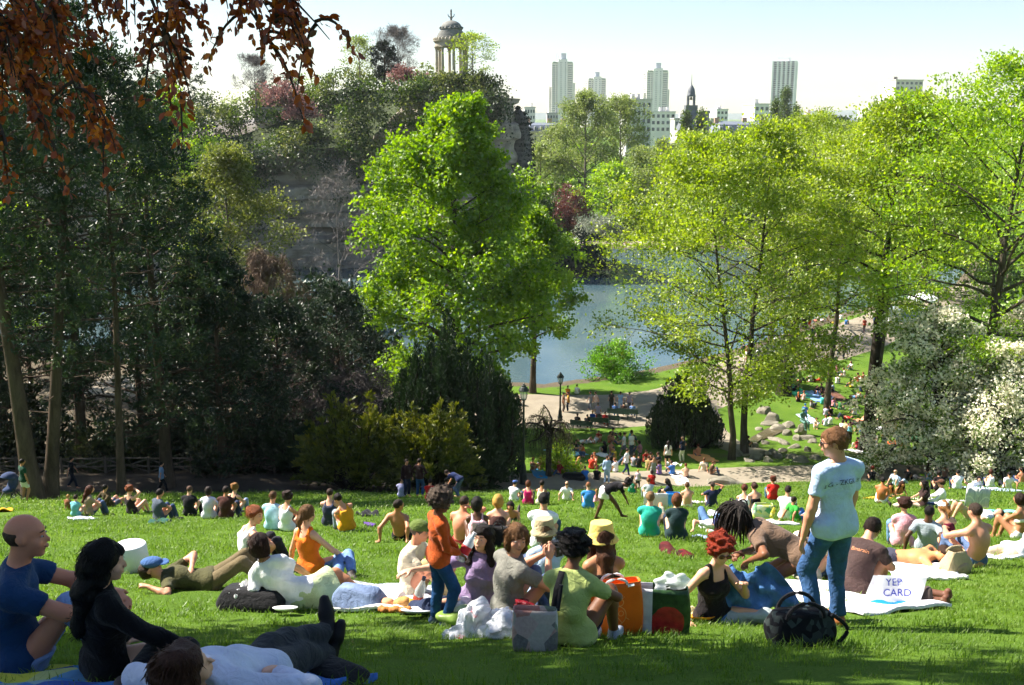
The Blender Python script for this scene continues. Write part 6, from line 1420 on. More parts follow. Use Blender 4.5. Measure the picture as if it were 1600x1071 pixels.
# ---- middle of the lawn
for a in [
    ('person reading a white book lying against a dark red bag', 1030, 818, 'supine', -10, 'tee #6a5a48', 'shorts #a8a890', 'curly #241812', 't', dict(base=True, sex='f')),
    ('person in teal T-shirt seated beyond the white book', 1014, 780, 'knees', 10, 'tee #2fb09a', 'shorts #b8b89a', 'short #8a6a48', 'p', {}),
    ('woman in dark teal top seated right of the white book', 1056, 783, 'knees', 5, 'tee #24383c', 'jeans #2a3448', 'longish #6a3c20', 'p', dict(sex='f')),
    ('pale shirtless youth with brown hair seated on white towel', 1073, 760, 'knees', 0, 'bare', 'shorts #e8e0d0', 'short #5a3a20', 'p', {}),
    ('man in navy T-shirt raising an arm to his head', 1112, 759, 'armup', 5, 'tee #262c4a', 'shorts #e4e4ea', 'buzz #3a2a20', 'r', {}),
    ('woman in white strappy top with her hair tied up near the water bottles', 1161, 765, 'knees', 15, 'tank #e8e4ea', 'jeans #404860', 'bun #5a2c18', 'p', dict(sex='f')),
    ('woman in black bandeau with bare shoulders beside the white strappy top', 1178, 762, 'knees', -10, 'bandeau #141214', 'jeans #3a4258', 'bun #3a2014', 'p', dict(sex='f')),
    ('man with curly auburn hair in bright red T-shirt', 1207, 751, 'knees', 0, 'long #c8281e', 'jeans #5a7aa0', 'curly #5a2814', 'l', {}),
    ('person in plain white T-shirt in front of the red T-shirt', 1228, 768, 'knees', 20, 'tee #eeeae4', 'jeans #3a4a6a', 'short #241812', 'l', {}),
    ('child in green top lying in front of the white T-shirt', 1243, 782, 'back', 60, 'tee #3a9a3a', 'jeans #5a82b8', 'short #2a1a12', 't', dict(H=1.3)),
    ('man in green basketball vest with number nine', 987, 748, 'knees', 20, 'vest #1f8a68', 'shorts #e8e8e8', 'short #1c1410', 't', {}),
    ('man in pale grey T-shirt with fair brown hair, knees apart', 1013, 752, 'knees', -8, 'tee #c8d0d2', 'jeans #9aa4ac', 'short #7a5230', 'p', {}),
    ('woman with long dark hair facing left beside bright blue bag', 1044, 753, 'knees', -60, 'tee #2a3450', 'trousers #22242c', 'long #1c100c', 'p', dict(sex='f')),
    ('bending girl in black top and white skirt with dark skin', 951, 806, 'bend', 80, 'tee #17151a', 'miniskirt #eee4ea', 'curly #1c1210', 'd', dict(base=True, sex='f', H=1.6, shoes=None, D=25.5, po=lambda g: dict(feet=[GG(g, .14, .38, .08), GG(g, -.14, -.34, .08)]))),
    ('woman in magenta top seated by the near path', 825, 757, 'knees', 5, 'tank #b81e62', 'jeans #3a4258', 'bob #5a3420', 'p', dict(sex='f')),
    ('dark-haired person in cream top right of the magenta top', 846, 757, 'knees', 15, 'tank #e0d4b8', 'jeans #2a2a34', 'bun #241812', 't', dict(sex='f')),
    ('balding man in white T-shirt reclining near the path', 886, 756, 'back', 10, 'tee #f4f4f4', 'trousers #2c2a30', 'bald #6a4a38', 'p', {}),
    ('person in bright blue T-shirt seated at the edge of the path', 919, 760, 'knees', 0, 'tee #3a86c8', 'jeans #4a5a78', 'buzz #8a5a3a', 'p', {}),
    ('small child in pink with long fair hair beside the blue T-shirt', 932, 768, 'knees', 5, 'tee #ee9ab0', 'shorts #e8b0c0', 'long #9a6a3a', 'p', dict(sex='f', H=1.1)),
    ('person in baseball cap and white top low in front of magenta woman', 803, 773, 'knees', 30, 'tee #e8e8ec', 'jeans #506080', 'short #3a2a20', 'p', dict(hat=('cap', '#4a6aa8'), D=38)),
    # left edge of the lawn
    ('man in brown long-sleeved jumper and shorts leaning back at the lawn edge', 172, 762, 'back', 28, 'long #4a3c22', 'shorts #55586a', 'short #1a120e', 'l', {}),
    ('woman with long chestnut hair and beige top left of the brown jumper', 140, 766, 'knees', 50, 'tee #9a8a70', 'jeans #4a587a', 'long #4a2412', 'p', dict(sex='f')),
    ('person raising an elbow behind the brown jumper', 207, 766, 'armup', 30, 'tank #2a2226', 'shorts #8a7a6a', 'curly #7a4020', 'p', {}),
    ('man in slate blue shirt seated facing right by the trees', 249, 772, 'knees', 40, 'tee #4c5664', 'jeans #3a4a6a', 'short #17100d', 'l', {}),
    ('man with shaved head in black T-shirt seated by the trees', 297, 767, 'knees', 10, 'tee #1a1a1e', 'jeans #22242c', 'buzz #5a4030', 'p', {}),
    ('woman in white top with dark hair right of the black T-shirt', 327, 769, 'knees', 0, 'long #dedcea', 'jeans #4a587a', 'bob #241812', 'p', dict(sex='f')),
    ('person in black tank top with curly fair hair at the lawn edge', 367, 764, 'knees', 20, 'tank #141216', 'jeans #8a9ac0', 'curly #8a6034', 'p', {}),
    ('dark-haired person tucked beside the curly black tank top', 354, 768, 'knees', 10, 'tee #4a2a24', 'jeans #3a4258', 'short #2a1a14', 't', {}),
    ('blond toddler seated left of the chestnut-haired woman', 107, 777, 'knees', 15, 'tee #8a5a3a', 'shorts #c8a080', 'short #b88a48', 'p', dict(H=1.0)),
    ('child in turquoise top beside the blond toddler', 119, 779, 'knees', 10, 'tee #7ac4cc', 'shorts #b8c8c8', 'short #3a2a20', 'p', dict(H=1.2, sex='f')),
    ('standing man in dark green polo shirt and white shorts by the pine', 40, 727, 'stand', 40, 'tee #14402e', 'shorts #d8d4cc', 'short #1c1410', 't', dict(D=37)),
    ('person in dark clothes walking in the shade left of the thin pine', 114, 742, 'walk', 80, 'tee #1a1c22', 'jeans #1c2230', 'short #1a1210', 'l', dict(D=50)),
    ('walker in pale blue shirt on the shaded path by the fence', 254, 742, 'walk', 60, 'tee #7a9ac0', 'jeans #141820', 'short #1a1210', 'l', dict(D=50)),
    ('standing person in dark maroon jacket, left of the couple by the yew', 636, 738, 'stand', 150, 'long #2a1418', 'jeans #1a2440', 'short #2a1c14', 'l', dict(D=42)),
    ('standing person in dark brown jacket, right of the couple by the yew', 656, 734, 'hips', 20, 'long #33201c', 'jeans #32507a', 'short #2a1c14', 'l', dict(D=41.5)),
    ('person in navy T-shirt bending down by the yew', 715, 770, 'bend', -60, 'tee #1a2850', 'jeans #5a6a88', 'short #2a1c14', 'l', dict(base=True, D=41)),
    ('person in red top seated at the foot of the standing couple', 672, 772, 'knees', 10, 'tee #c8241c', 'jeans #2a3448', 'short #2a1c14', 'l', dict(D=39)),
    ('person in black top seated left of the bending navy T-shirt', 697, 772, 'knees', 10, 'tee #131318', 'jeans #20242c', 'short #1a1210', 'l', dict(D=40)),
    ('person in pale violet top seated behind the standing couple', 628, 778, 'knees', 0, 'tee #b0b0d8', 'jeans #303a58', 'short #2a1c14', 'p', dict(D=42)),
    # right part of the lawn
    ('person with brown hair pale pink T-shirt, leftmost of the three seated with a white cap', 1409, 792, 'knees', 10, 'tee #e2a4ae', 'jeans #6a8ab0', 'curly #3a1c14', 'p', dict(sex='f')),
    ('man in grey checked shirt leaning back beside the pink T-shirt', 1448, 800, 'back', 35, 'tee #9aa4ac', 'jeans #3a4a6a', 'buzz #120d0b', 'd', {}),
    ('woman in white cap and burgundy tank top', 1473, 796, 'knees', -15, 'crop #6a1a30', 'shorts #3a3a48', 'pony #9a6a3a', 'p', dict(sex='f', hat=('cap', '#f2f2f2'))),
    ('person lying on their back reading a newspaper', 1515, 812, 'supine', -75, 'tee #f0f0f0', 'shorts #c2a67e', 'short #3a2a20', 'p', dict(base=True, D=24)),
    ('woman in white bikini on a turquoise towel at the right edge', 1592, 782, 'knees', -30, 'bikini #e8e4d8', 'briefs #e8e4d8', 'bob #2a1810', 't', dict(sex='f', shoes=None)),
    ('woman with dark curly hair and brown top facing left', 1440, 757, 'long', -80, 'tee #33211f', 'trousers #c8b0a0', 'wavy #1c100e', 'p', dict(sex='f')),
    ('man in white shirt and brown cap facing left', 1467, 756, 'long', -70, 'long #f4f2f2', 'jeans #34466a', 'short #3a2418', 'l', dict(hat=('cap', '#5a3c2c'))),
    ('tanned woman in sunglasses propped on her elbows by yellow towel', 1386, 768, 'prone_up', 190, 'bikini #e8e4e0', 'jeans #9ab4cc', 'wavy #241410', '#b87a4c', dict(sex='f', D=36)),
    ('brown-haired woman propped beside the sunglasses woman', 1398, 770, 'prone_up', 170, 'bikini #5a3a2a', 'shorts #4a3a34', 'wavy #3a1c10', '#b87a4c', dict(sex='f', D=37)),
    ('tanned shirtless back bent forward beyond the sunglasses woman', 1376, 752, 'knees', 30, 'bare', 'shorts #e8e4e4', 'short #17100e', '#b06c3c', {}),
    ('red-haired person in black top at the path edge', 1362, 733, 'knees', 10, 'tee #141216', 'jeans #20242c', 'curly #7a2410', 'p', {}),
    ('person in pale blue top lying by the grey bush', 1400, 738, 'back', 60, 'tee #bcd0e8', 'jeans #9ab0c8', 'bald #5a4030', 'p', {}),
    ('dark-haired person in black T-shirt beside the pale blue top', 1417, 733, 'knees', 40, 'tee #1e1c20', 'jeans #22242c', 'short #17100d', 'l', {}),
    ('woman in pale blue strappy top left of the shirtless man by the blossom', 1452, 733, 'knees', 10, 'tank #b8cce0', 'jeans #9ab0c8', 'bun #5a3420', 'p', dict(sex='f')),
    ('shirtless man seated upright in front of the blossom', 1475, 729, 'knees', 20, 'bare', 'shorts #34466a', 'short #2a1a12', 'l', {}),
    ('person in dark clothes between pale blue top and shirtless man', 1466, 740, 'knees', 5, 'tee #241a1c', 'jeans #20242c', 'bob #17100d', 'l', {}),
    ('dark-haired man in white T-shirt seated before the blossom', 1495, 739, 'knees', 5, 'tee #f4f4f6', 'jeans #34466a', 'short #12100e', 'l', {}),
    ('woman lying propped up between two white T-shirts', 1519, 749, 'prone_up', 175, 'tee #e8e4e4', 'jeans #4a3a30', 'bob #17100d', 'p', dict(sex='f', D=43)),
    ('person in white tank top with brown bob near the right edge', 1547, 738, 'knees', 5, 'tank #f4f4f6', 'jeans #34466a', 'bob #4a2418', 'p', dict(sex='f')),
    ('man with cropped black hair in white T-shirt near the right edge', 1573, 741, 'back', 5, 'tee #f2f2f6', 'jeans #20242c', 'buzz #12100e', 'l', {}),
    ('sunburnt shirtless man at the right edge of the lawn', 1595, 735, 'knees', -10, 'bare', 'jeans #34466a', 'short #2a1a12', 'r', {}),
]: C(*a[:5], a[5], a[6], a[7], a[8], **a[9])
# ---- lower lawn, lake path and far shore (base pixel)
F_ = [
    ('woman in pale top and black shorts standing on the lower lawn', 1043, 731, 'stand', 0, 'tee #d8d4cc', 'shorts #141216', 'long #1c100c', 'p', 'f'),
    ('man in navy T-shirt and cream trousers standing on the lower lawn', 1066, 723, 'hips', -40, 'tee #141e38', 'trousers #e0d8c4', 'short #6a5a4a', 'l', 'm'),
    ('shirtless man on orange towel by the dark yew', 1091, 714, 'knees', -20, 'bare', 'shorts #3a4258', 'short #5a2c18', 'r', 'm'),
    ('shirtless man on white towel beside the near path', 1071, 747, 'knees', 5, 'bare', 'shorts #3a4258', 'short #6a2c14', 'p', 'm'),
    ('man in white T-shirt and jeans walking on the lower lawn', 978, 744, 'walk', 120, 'tee #eceaf0', 'jeans #2c3c5c', 'short #3a2418', 'p', 'm'),
    ('standing person in white shirt and grey skirt beyond the walking man', 974, 714, 'walk', 90, 'tee #efeaf0', 'skirt #6a6a78', 'short #3a2418', 'p', 'm'),
    ('standing child in white beside the white-shirted stander', 986, 714, 'stand', 150, 'tee #efe8e8', 'jeans #4a5468', 'short #4a3020', 'p', 'f'),
    ('small child in striped pink top standing on the near path', 996, 766, 'stand', 20, 'tee #d8bcd0', 'trousers #2a2a34', 'short #b8803c', 'p', 'k'),
    ('bare-chested man in grey standing on the near path', 1020, 756, 'walk', 170, 'vest #8a8a88', 'trousers #8a8a88', 'short #3a2418', 'l', 'm'),
    ('person in red T-shirt seated just behind the striped child', 1018, 758, 'knees', 10, 'tee #a82018', 'jeans #2a2a34', 'bob #241410', 'l', 'm'),
    ('person in grey top, leftmost of the ring seated on the lower lawn', 990, 730, 'knees', 40, 'tee #8a8a94', 'jeans #3a4258', 'short #2a1a12', 'l', 'm'),
    ('person in black T-shirt in the ring seated on the lower lawn', 998, 731, 'knees', 0, 'tee #1c1c20', 'jeans #5a6a88', 'short #17100d', 'l', 'm'),
    ('person in red shirt in the ring seated on the lower lawn', 1008, 723, 'knees', 150, 'tee #b8281c', 'jeans #3a2a2a', 'short #3a1c12', 'l', 'm'),
    ('person in brown top in the ring seated on the lower lawn', 1015, 728, 'knees', 60, 'tee #5a3424', 'jeans #b8602c', 'short #2a1810', 'l', 'm'),
    ('person in charcoal top, rightmost of the seated ring', 1029, 728, 'knees', -40, 'tee #2a2a34', 'jeans #34405a', 'short #3a2014', 'l', 'm'),
    ('person in khaki top nearest the path in the seated ring', 1013, 734, 'knees', 10, 'tee #a89058', 'jeans #a8a8b0', 'short #4a2a18', 'l', 'm'),
    ('person in bright blue shirt seated at the lower lawn edge with black bags', 914, 751, 'knees', 0, 'tee #2a6ec0', 'trousers #20242c', 'buzz #3a2418', 'l', 'm'),
    ('person in black T-shirt seated right of the bright blue shirt', 932, 751, 'knees', 15, 'tee #17161a', 'jeans #4a5a78', 'short #6a2c18', 'l', 'm'),
    ('person in pale blue shirt standing by the lower lawn edge', 948, 757, 'stand', 10, 'long #a8c0e0', 'jeans #a8c0e0', 'buzz #3a2418', 'l', 'm'),
    ('person in vermilion top seated under the weeping tree', 924, 733, 'knees', 30, 'tee #d8402a', 'jeans #b83424', 'short #7a3018', 'r', 'f'),
    ('shirtless person behind the vermilion top', 929, 727, 'knees', 200, 'bare', 'shorts #c8a080', 'short #8a4820', 'r', 'm'),
    ('tanned person with fair hair seated left of the vermilion top', 903, 736, 'knees', 60, 'bare', 'shorts #8a6a4a', 'long #a87a48', 't', 'f'),
    ('person in white and black lying right of the vermilion top', 950, 734, 'back', -60, 'tee #e8e8ea', 'jeans #707a80', 'long #12100e', 'l', 'f'),
    ('person in tan top seated by the foot of the near lamp post', 832, 737, 'knees', 40, 'bikini #d8c8a8', 'shorts #8aa8c8', 'short #a8743c', 't', 'f'),
    ('bare-backed person seated with a blue cloth near the lamp post', 846, 736, 'knees', -20, 'bare', 'shorts #4a6ab8', 'short #5a3018', 't', 'm'),
    ('person in navy seated left of the near lamp post', 812, 738, 'knees', 20, 'tee #1c2436', 'jeans #5a6a88', 'short #2a1a12', 'l', 'm'),
    ('sunbather on a pale blue towel behind the weeping tree', 880, 707, 'supine', 80, 'bare', 'shorts #8ac8d8', 'short #8a5a30', 'r', 'm'),
    ('sunbather beside the pale blue towel behind the weeping tree', 893, 704, 'prone', 70, 'bare', 'shorts #3a6ac0', 'short #4a2818', 'r', 'm'),
    ('person in black top seated on a white cloth on the lower lawn', 945, 709, 'knees', -30, 'tee #1a181c', 'jeans #e0d4cc', 'long #2a1a14', 'l', 'f'),
    ('person in blue shorts with bare orange-lit back on the lower lawn', 955, 708, 'knees', 10, 'bare', 'trousers #2a4a9a', 'short #7a4420', 'r', 'm'),
    ('person in white lying with knees up, left of the group by the benches', 917, 693, 'supine', 100, 'tee #e8e4e4', 'shorts #e8d8d0', 'short #4a2a18', 'r', 'm'),
    ('person in light blue cap and white lying by the benches', 929, 692, 'supine', 60, 'tee #e8e8f0', 'shorts #d8d0d0', 'short #6a9ac8', 'r', 'm'),
    ('person in dark red seated in the group by the benches', 936, 690, 'knees', 200, 'tee #8a2c20', 'jeans #c8a890', 'short #3a1c12', 'r', 'm'),
    ('sunlit person in orange pink seated at right of the bench group', 952, 692, 'knees', 120, 'bare', 'shorts #d86a4a', 'short #4a2414', 'r', 'm'),
    ('dark-haired person behind the orange pink one by the benches', 956, 686, 'knees', 100, 'tee #6a4a48', 'jeans #3a3a44', 'short #241410', 'l', 'm'),
    # lakeside path walkers
    ('person in brown standing on the lakeside path left of the far lamp', 880, 645, 'stand', 90, 'tee #6a4a34', 'trousers #3a2c24', 'short #241812', 'l', 'm'),
    ('person in yellow top with dark trousers beside the far lamp post', 888, 644, 'chat', -90, 'tee #b8862c', 'jeans #24304a', 'short #241812', 'l', 'm'),
    ('person in white sitting on the lake bank', 901, 616, 'knees', 20, 'tee #f0f0f0', 'jeans #7a8aa8', 'short #4a3020', 'l', 'm'),
    ('person in orange sitting on the lake bank beside the lamp', 887, 618, 'knees', 10, 'tee #c87a2c', 'jeans #3a4258', 'short #241812', 'l', 'm'),
    ('dark figure sitting on the bank behind the near lamp post', 810, 634, 'knees', 10, 'tee #1c1c20', 'jeans #20242c', 'short #17100d', 'l', 'm'),
    ('grey walker in the middle of the lakeside path', 923, 642, 'walk', -60, 'tee #8a9098', 'jeans #6a7484', 'short #2a1c14', 'l', 'm'),
    ('walker in pale pink beside the grey walker', 931, 643, 'walk', -60, 'tee #d0b4ac', 'jeans #8a8a98', 'short #2a1c14', 'l', 'f'),
    ('dark walker in olive on the lakeside path', 955, 642, 'walk', 0, 'tee #34342c', 'jeans #2c2c2c', 'short #2a1c14', 'l', 'm'),
    ('walker in light blue on the lakeside path', 969, 643, 'walk', 10, 'tee #8ab0e0', 'jeans #8ab0e0', 'short #2a1c14', 'l', 'm'),
    ('walker in mauve at the right end of the lakeside path', 983, 644, 'walk', 0, 'tee #9a90a8', 'jeans #5a5a6a', 'short #2a1c14', 'l', 'f'),
    ('person in violet shirt standing between the benches', 934, 662, 'stand', 10, 'tee #b0a8c8', 'trousers #7a2420', 'short #2a1c14', 'l', 'm'),
    ('person in navy walking under the twin trees', 1126, 690, 'walk', 180, 'tee #1c2c5a', 'jeans #1c2436', 'short #1c1410', 'l', 'm'),
    ('person in black walking beside the navy walker under the trees', 1119, 696, 'walk', 180, 'tee #1a1a1e', 'trousers #17171a', 'short #17100d', 'l', 'm'),
    ('dark person seated by the rocks right of the twin trunks', 1167, 700, 'knees', 60, 'tee #17171c', 'jeans #20242c', 'short #17100d', 'l', 'm'),
    ('walker in white by the water right of the twin trees', 1164, 572, 'walk', 60, 'tee #f0ecea', 'trousers #d8c4b8', 'short #8a5030', 'l', 'm'),
    ('walker in white top and dark skirt following along the water', 1175, 570, 'walk', 0, 'tee #f0f0f2', 'skirt #3a5a4a', 'short #5a2c1c', 'l', 'f'),
    ('walker in brown coming along the path by the holly', 1168, 600, 'walk', 180, 'tee #5a3a2c', 'jeans #6a7a98', 'short #2a1c14', 'l', 'm'),
    ('dark person sitting at the water edge right of the willow', 1162, 549, 'knees', -20, 'tee #1c2436', 'jeans #20242c', 'short #17100d', 'l', 'm'),
    ('brown-clad person sitting at the water edge beside the dark one', 1170, 547, 'knees', -20, 'tee #5a3c2c', 'jeans #3a3430', 'short #241812', 'l', 'm'),
    ('person in vermilion standing on the far grass mound', 1264, 514, 'stand', 10, 'tee #d8481e', 'trousers #c8401c', 'short #2a1810', 'l', 'f'),
    ('dark navy stander, left of the pair on the lakeside path', 1270, 534, 'stand', 0, 'long #1c2644', 'jeans #1c2436', 'short #17100d', 'l', 'm'),
    ('dark navy stander, right of the pair on the lakeside path', 1279, 538, 'walk', 0, 'long #20243c', 'jeans #2a3450', 'short #17100d', 'l', 'm'),
    ('woman in mauve walking behind the forked tree', 1247, 549, 'walk', 30, 'tee #a88a90', 'skirt #6a4a50', 'short #2a1810', 'l', 'f'),
    ('man in brown and jeans on the sunny path right of the forked tree', 1254, 557, 'walk', 20, 'tee #4a342c', 'jeans #5a7098', 'short #2a1810', 'l', 'm'),
    ('person in lilac top and long green skirt on the sunny path', 1268, 557, 'stand', 0, 'tee #c8c0dc', 'skirt #5a8a4a', 'short #3a2418', 'l', 'f'),
    ('small child in white on the sunny path', 1256, 560, 'stand', 20, 'tee #d8e0f0', 'trousers #d8e0f0', 'short #8a6a48', 'l', 'k'),
    ('person in white further up the path by the yellow green tree', 1325, 556, 'walk', 20, 'tee #e8e4ea', 'jeans #6a7488', 'short #2a1c14', 'l', 'm'),
    # right-hand lower lawn
    ('person in pink top reclining in the group by the sunny path', 1250, 598, 'supine', 90, 'tee #b06a6a', 'jeans #1c1c24', 'short #2a1810', 'r', 'm'),
    ('person in white top seated in the group by the sunny path', 1266, 597, 'knees', -30, 'tee #f0e4e0', 'jeans #2c2c3a', 'short #7a3c20', 'r', 'f'),
    ('person in red orange top lying in the group by the sunny path', 1277, 598, 'recline', 0, 'tee #c84828', 'jeans #6a2c2c', 'short #2a1410', 'r', 'm'),
    ('dark-clad person on a turquoise mat beside the forked trunk', 1239, 612, 'recline', 0, 'long #14121a', 'trousers #14121a', 'short #1c100c', 'l', 'm'),
    ('person in black seated among bags on the right-hand lower lawn', 1275, 617, 'knees', 150, 'tee #241a2a', 'jeans #4a6a98', 'short #17100d', 'l', 'm'),
    ('person in black right of the bags on the lower lawn', 1284, 614, 'knees', -100, 'tee #1c1c24', 'jeans #20242c', 'short #17100d', 'l', 'm'),
    ('person in blue grey seated by the brown blanket', 1301, 612, 'knees', -60, 'tee #8aa0b8', 'jeans #3a4a60', 'short #1c1410', 'l', 'm'),
    ('person in dark green seated left of the blue grey one', 1294, 613, 'knees', 80, 'tee #22301c', 'jeans #241c18', 'short #1c1410', 'l', 'm'),
    ('person with ginger hair and dark top seated with partner on the lower lawn', 1247, 628, 'knees', 10, 'tee #2a1c1c', 'jeans #2a2a34', 'long #a85a28', 'l', 'f'),
    ('person in pale pink tank seated beside the ginger-haired one', 1256, 626, 'knees', -10, 'tank #e0c0b8', 'jeans #e8e0e8', 'short #7a3c1c', 'r', 'f'),
    ('person in white and dark seated alone higher on the right-hand lower lawn', 1319, 589, 'cross', -70, 'tee #b8b0b0', 'jeans #e0d8d8', 'short #2a1810', 'l', 'm'),
    ('person in orange red top, left of the sunlit pair by the blossom', 1341, 597, 'knees', -50, 'tee #d0502c', 'jeans #e8d8d0', 'short #3a1c12', 'r', 'f'),
    ('bare orange-lit person, right of the sunlit pair by the blossom', 1349, 596, 'knees', -30, 'bare', 'shorts #d86a4a', 'short #5a2c18', 'r', 'm'),
    ('person in royal blue crouching in the tree shade', 1257, 652, 'kneel', 20, 'tee #2a62a8', 'trousers #2a62a8', 'short #2a6aa8', 'l', 'm'),
    ('person in pale violet in the shaded group of the lower lawn', 1290, 650, 'knees', 20, 'tee #b8b0c8', 'jeans #20242c', 'short #17100d', 'l', 'm'),
    ('person in black in the shaded group of the lower lawn', 1298, 650, 'knees', -20, 'tee #17171c', 'jeans #17171c', 'short #17100d', 'l', 'm'),
    ('person in cream top seated left of the pair behind the standing man', 1275, 669, 'knees', 200, 'tee #d8ccb4', 'jeans #d8d0c8', 'short #4a2414', 'l', 'f'),
    ('person in white shirt with back turned behind the standing man', 1297, 664, 'knees', 10, 'tee #f2f2f4', 'jeans #4a6a98', 'short #3a2014', 'l', 'm'),
    ('person in pale blue seated left of the white shirt behind the standing man', 1290, 666, 'knees', 0, 'tee #c8d0e8', 'jeans #3a5a98', 'short #8a4420', 'l', 'm'),
    ('girl in turquoise top and black leggings standing by the trunk', 1326, 694, 'stand', 30, 'tank #7ac0d8', 'trousers #17161a', 'short #3a2014', 'l', 'f'),
    ('tan-armed person standing behind the turquoise top', 1319, 692, 'chat', 60, 'tee #c8a888', 'trousers #c8b8a0', 'short #2a1810', 'l', 'm'),
    ('person in mustard yellow shirt and blue jeans standing right of the trunk', 1381, 700, 'stand', 170, 'tee #b0a020', 'jeans #22386a', 'short #2a1810', 'l', 'm'),
    ('person in crimson top seated at the foot of the trunk', 1340, 702, 'knees', -20, 'tee #a81e34', 'jeans #e8d8d4', 'short #17100d', 'l', 'f'),
    ('person in pale grey behind the crimson top', 1347, 696, 'knees', 20, 'tee #8a8a80', 'jeans #4a4a48', 'short #2a1810', 'l', 'm'),
    ('person in pale pink seated right of the trunk', 1366, 692, 'knees', 190, 'tee #e0b8b0', 'jeans #e8e0e0', 'short #4a2010', 'r', 'f'),
    ('person in jeans lying on one elbow with a green cloth', 1414, 689, 'recline', -20, 'tee #b0a498', 'jeans #2c4468', 'short #5a341c', 'l', 'm'),
    ('black-haired person in black bending over a towel under the blossom', 1379, 662, 'knees', -60, 'tee #17161c', 'jeans #2c3448', 'short #5a2c1c', 'l', 'm'),
    ('sunlit bather lying left of the trunk under the blossom', 1346, 660, 'supine', 80, 'bare', 'shorts #e8a48a', 'short #3a1c12', 'r', 'm'),
    ('dark-haired bather lying further left under the blossom', 1332, 664, 'prone', 90, 'tee #34262a', 'jeans #4a2c34', 'short #17100d', 'r', 'm'),
    ('pale legs and blue shorts of a sunbather under the blossom edge', 1436, 671, 'supine_flat', -90, 'tee #c8d4e8', 'shorts #a8bcd8', 'short #5a341c', 'p', 'm'),
    ('bather in pink on the far grass mound by the water', 1277, 502, 'supine', 60, 'tee #d87a6a', 'jeans #e8d8d4', 'short #5a2c18', 'r', 'm'),
    ('bather in white on the far grass mound', 1288, 502, 'supine', 90, 'tee #f0ecec', 'shorts #e8e0e0', 'short #5a341c', 'r', 'm'),
    ('dark-haired bather higher on the far grass mound', 1297, 496, 'knees', 20, 'tee #8a4a3a', 'jeans #4a3a3a', 'short #2a1810', 'r', 'm'),
    ('person in white seated at the top of the far grass mound', 1314, 500, 'knees', 0, 'tee #f0f0f2', 'jeans #8a94a8', 'short #2a1810', 'l', 'm'),
    ('small far person in orange by the white parasol', 1392, 498, 'stand', 0, 'tee #d0602c', 'trousers #8a3c2c', 'short #2a1810', 'l', 'm'),
    ('small far person in dark clothes by the white parasol', 1382, 502, 'walk', 0, 'tee #3a3a44', 'jeans #2a3040', 'short #2a1810', 'l', 'm'),
    ('far person in red on the sunny path behind the trunk', 1350, 520, 'walk', 0, 'tee #a8402c', 'jeans #5a4a48', 'short #2a1810', 'l', 'm'),
    ('person in white seated high on the right-hand lower lawn above the blankets', 1308, 600, 'knees', 30, 'tee #eeeaea', 'jeans #4a5a78', 'short #2a1810', 'l', 'm'),
    ('person in yellow seated high on the right-hand lower lawn', 1330, 606, 'knees', -40, 'tee #d8b838', 'jeans #3a4258', 'short #2a1810', 'l', 'f'),
    ('person in sky blue lying on the right-hand lower lawn by the blossom', 1338, 622, 'supine', 70, 'tee #7ab0e0', 'shorts #e8e0d0', 'short #2a1810', 'r', 'm'),
    ('person in black lying on the right-hand lower lawn by the blossom', 1325, 632, 'prone', 80, 'tee #1c1a1e', 'jeans #20242c', 'short #17100d', 'l', 'm'),
    ('person in pink seated in the middle of the right-hand lower lawn', 1302, 636, 'knees', 160, 'tee #d88aa0', 'jeans #4a5a78', 'long #3a2014', 'l', 'f'),
    ('person in green seated in the middle of the right-hand lower lawn', 1313, 640, 'cross', 20, 'tee #4a8a4a', 'jeans #4a5a78', 'short #2a1810', 'l', 'm'),
    ('person in white hat-less seated by the tree shade edge', 1335, 648, 'knees', -20, 'tee #eceaf0', 'jeans #3a4258', 'short #4a3020', 'l', 'm'),
    ('person in red lying in the tree shade of the lower lawn', 1318, 655, 'supine', -80, 'tee #b03028', 'jeans #3a4258', 'short #2a1810', 'l', 'm'),
    ('walker in cream on the sunny path beyond the right bench', 1310, 560, 'walk', 0, 'tee #e0d4c0', 'jeans #6a7488', 'short #2a1810', 'l', 'm'),
    ('walker in black on the sunny path beyond the right bench', 1318, 562, 'walk', 0, 'tee #222026', 'jeans #2a3040', 'short #17100d', 'l', 'm'),
    ('walker in red on the lakeside path near the willow', 1230, 552, 'walk', 40, 'tee #b83a2c', 'jeans #3a4258', 'short #2a1810', 'l', 'f'),
    ('walker in white on the lakeside path near the willow', 1222, 556, 'walk', 200, 'tee #f0eeee', 'jeans #5a6a88', 'short #4a3020', 'l', 'm'),
    ('far walker in blue by the stall', 1366, 512, 'walk', 0, 'tee #4a6ab0', 'jeans #2a3040', 'short #2a1810', 'l', 'm'),
    ('far walker in white by the stall', 1374, 514, 'walk', 180, 'tee #f0f0f0', 'jeans #5a6a88', 'short #2a1810', 'l', 'f'),
    ('far bather in yellow on the grass mound', 1306, 506, 'supine', 80, 'tee #e0c040', 'shorts #e8e0d0', 'short #2a1810', 'r', 'm'),
    ('far bather in blue on the grass mound', 1322, 508, 'knees', 40, 'tee #4a7ac0', 'jeans #3a4258', 'short #2a1810', 'r', 'm'),
    ('tiny person in red sitting on the far shore beach', 978, 384, 'knees', 180, 'tee #c8402c', 'jeans #3a3a48', 'short #2a1810', 'l', 'm'),
    ('tiny person in pink on the far shore path', 1088, 382, 'walk', 90, 'tee #d89a90', 'jeans #c8a8a0', 'short #2a1810', 'l', 'm'),
]
for (lab, px, row, kd, fc, tp, bt, hr_, sk, sx) in F_:
    k = dict(base=True, sex='f' if sx == 'f' else 'm')
    if sx == 'k': k['H'] = 1.15
    C(lab, px, row, kd, fc, tp, bt, hr_, sk, **k)
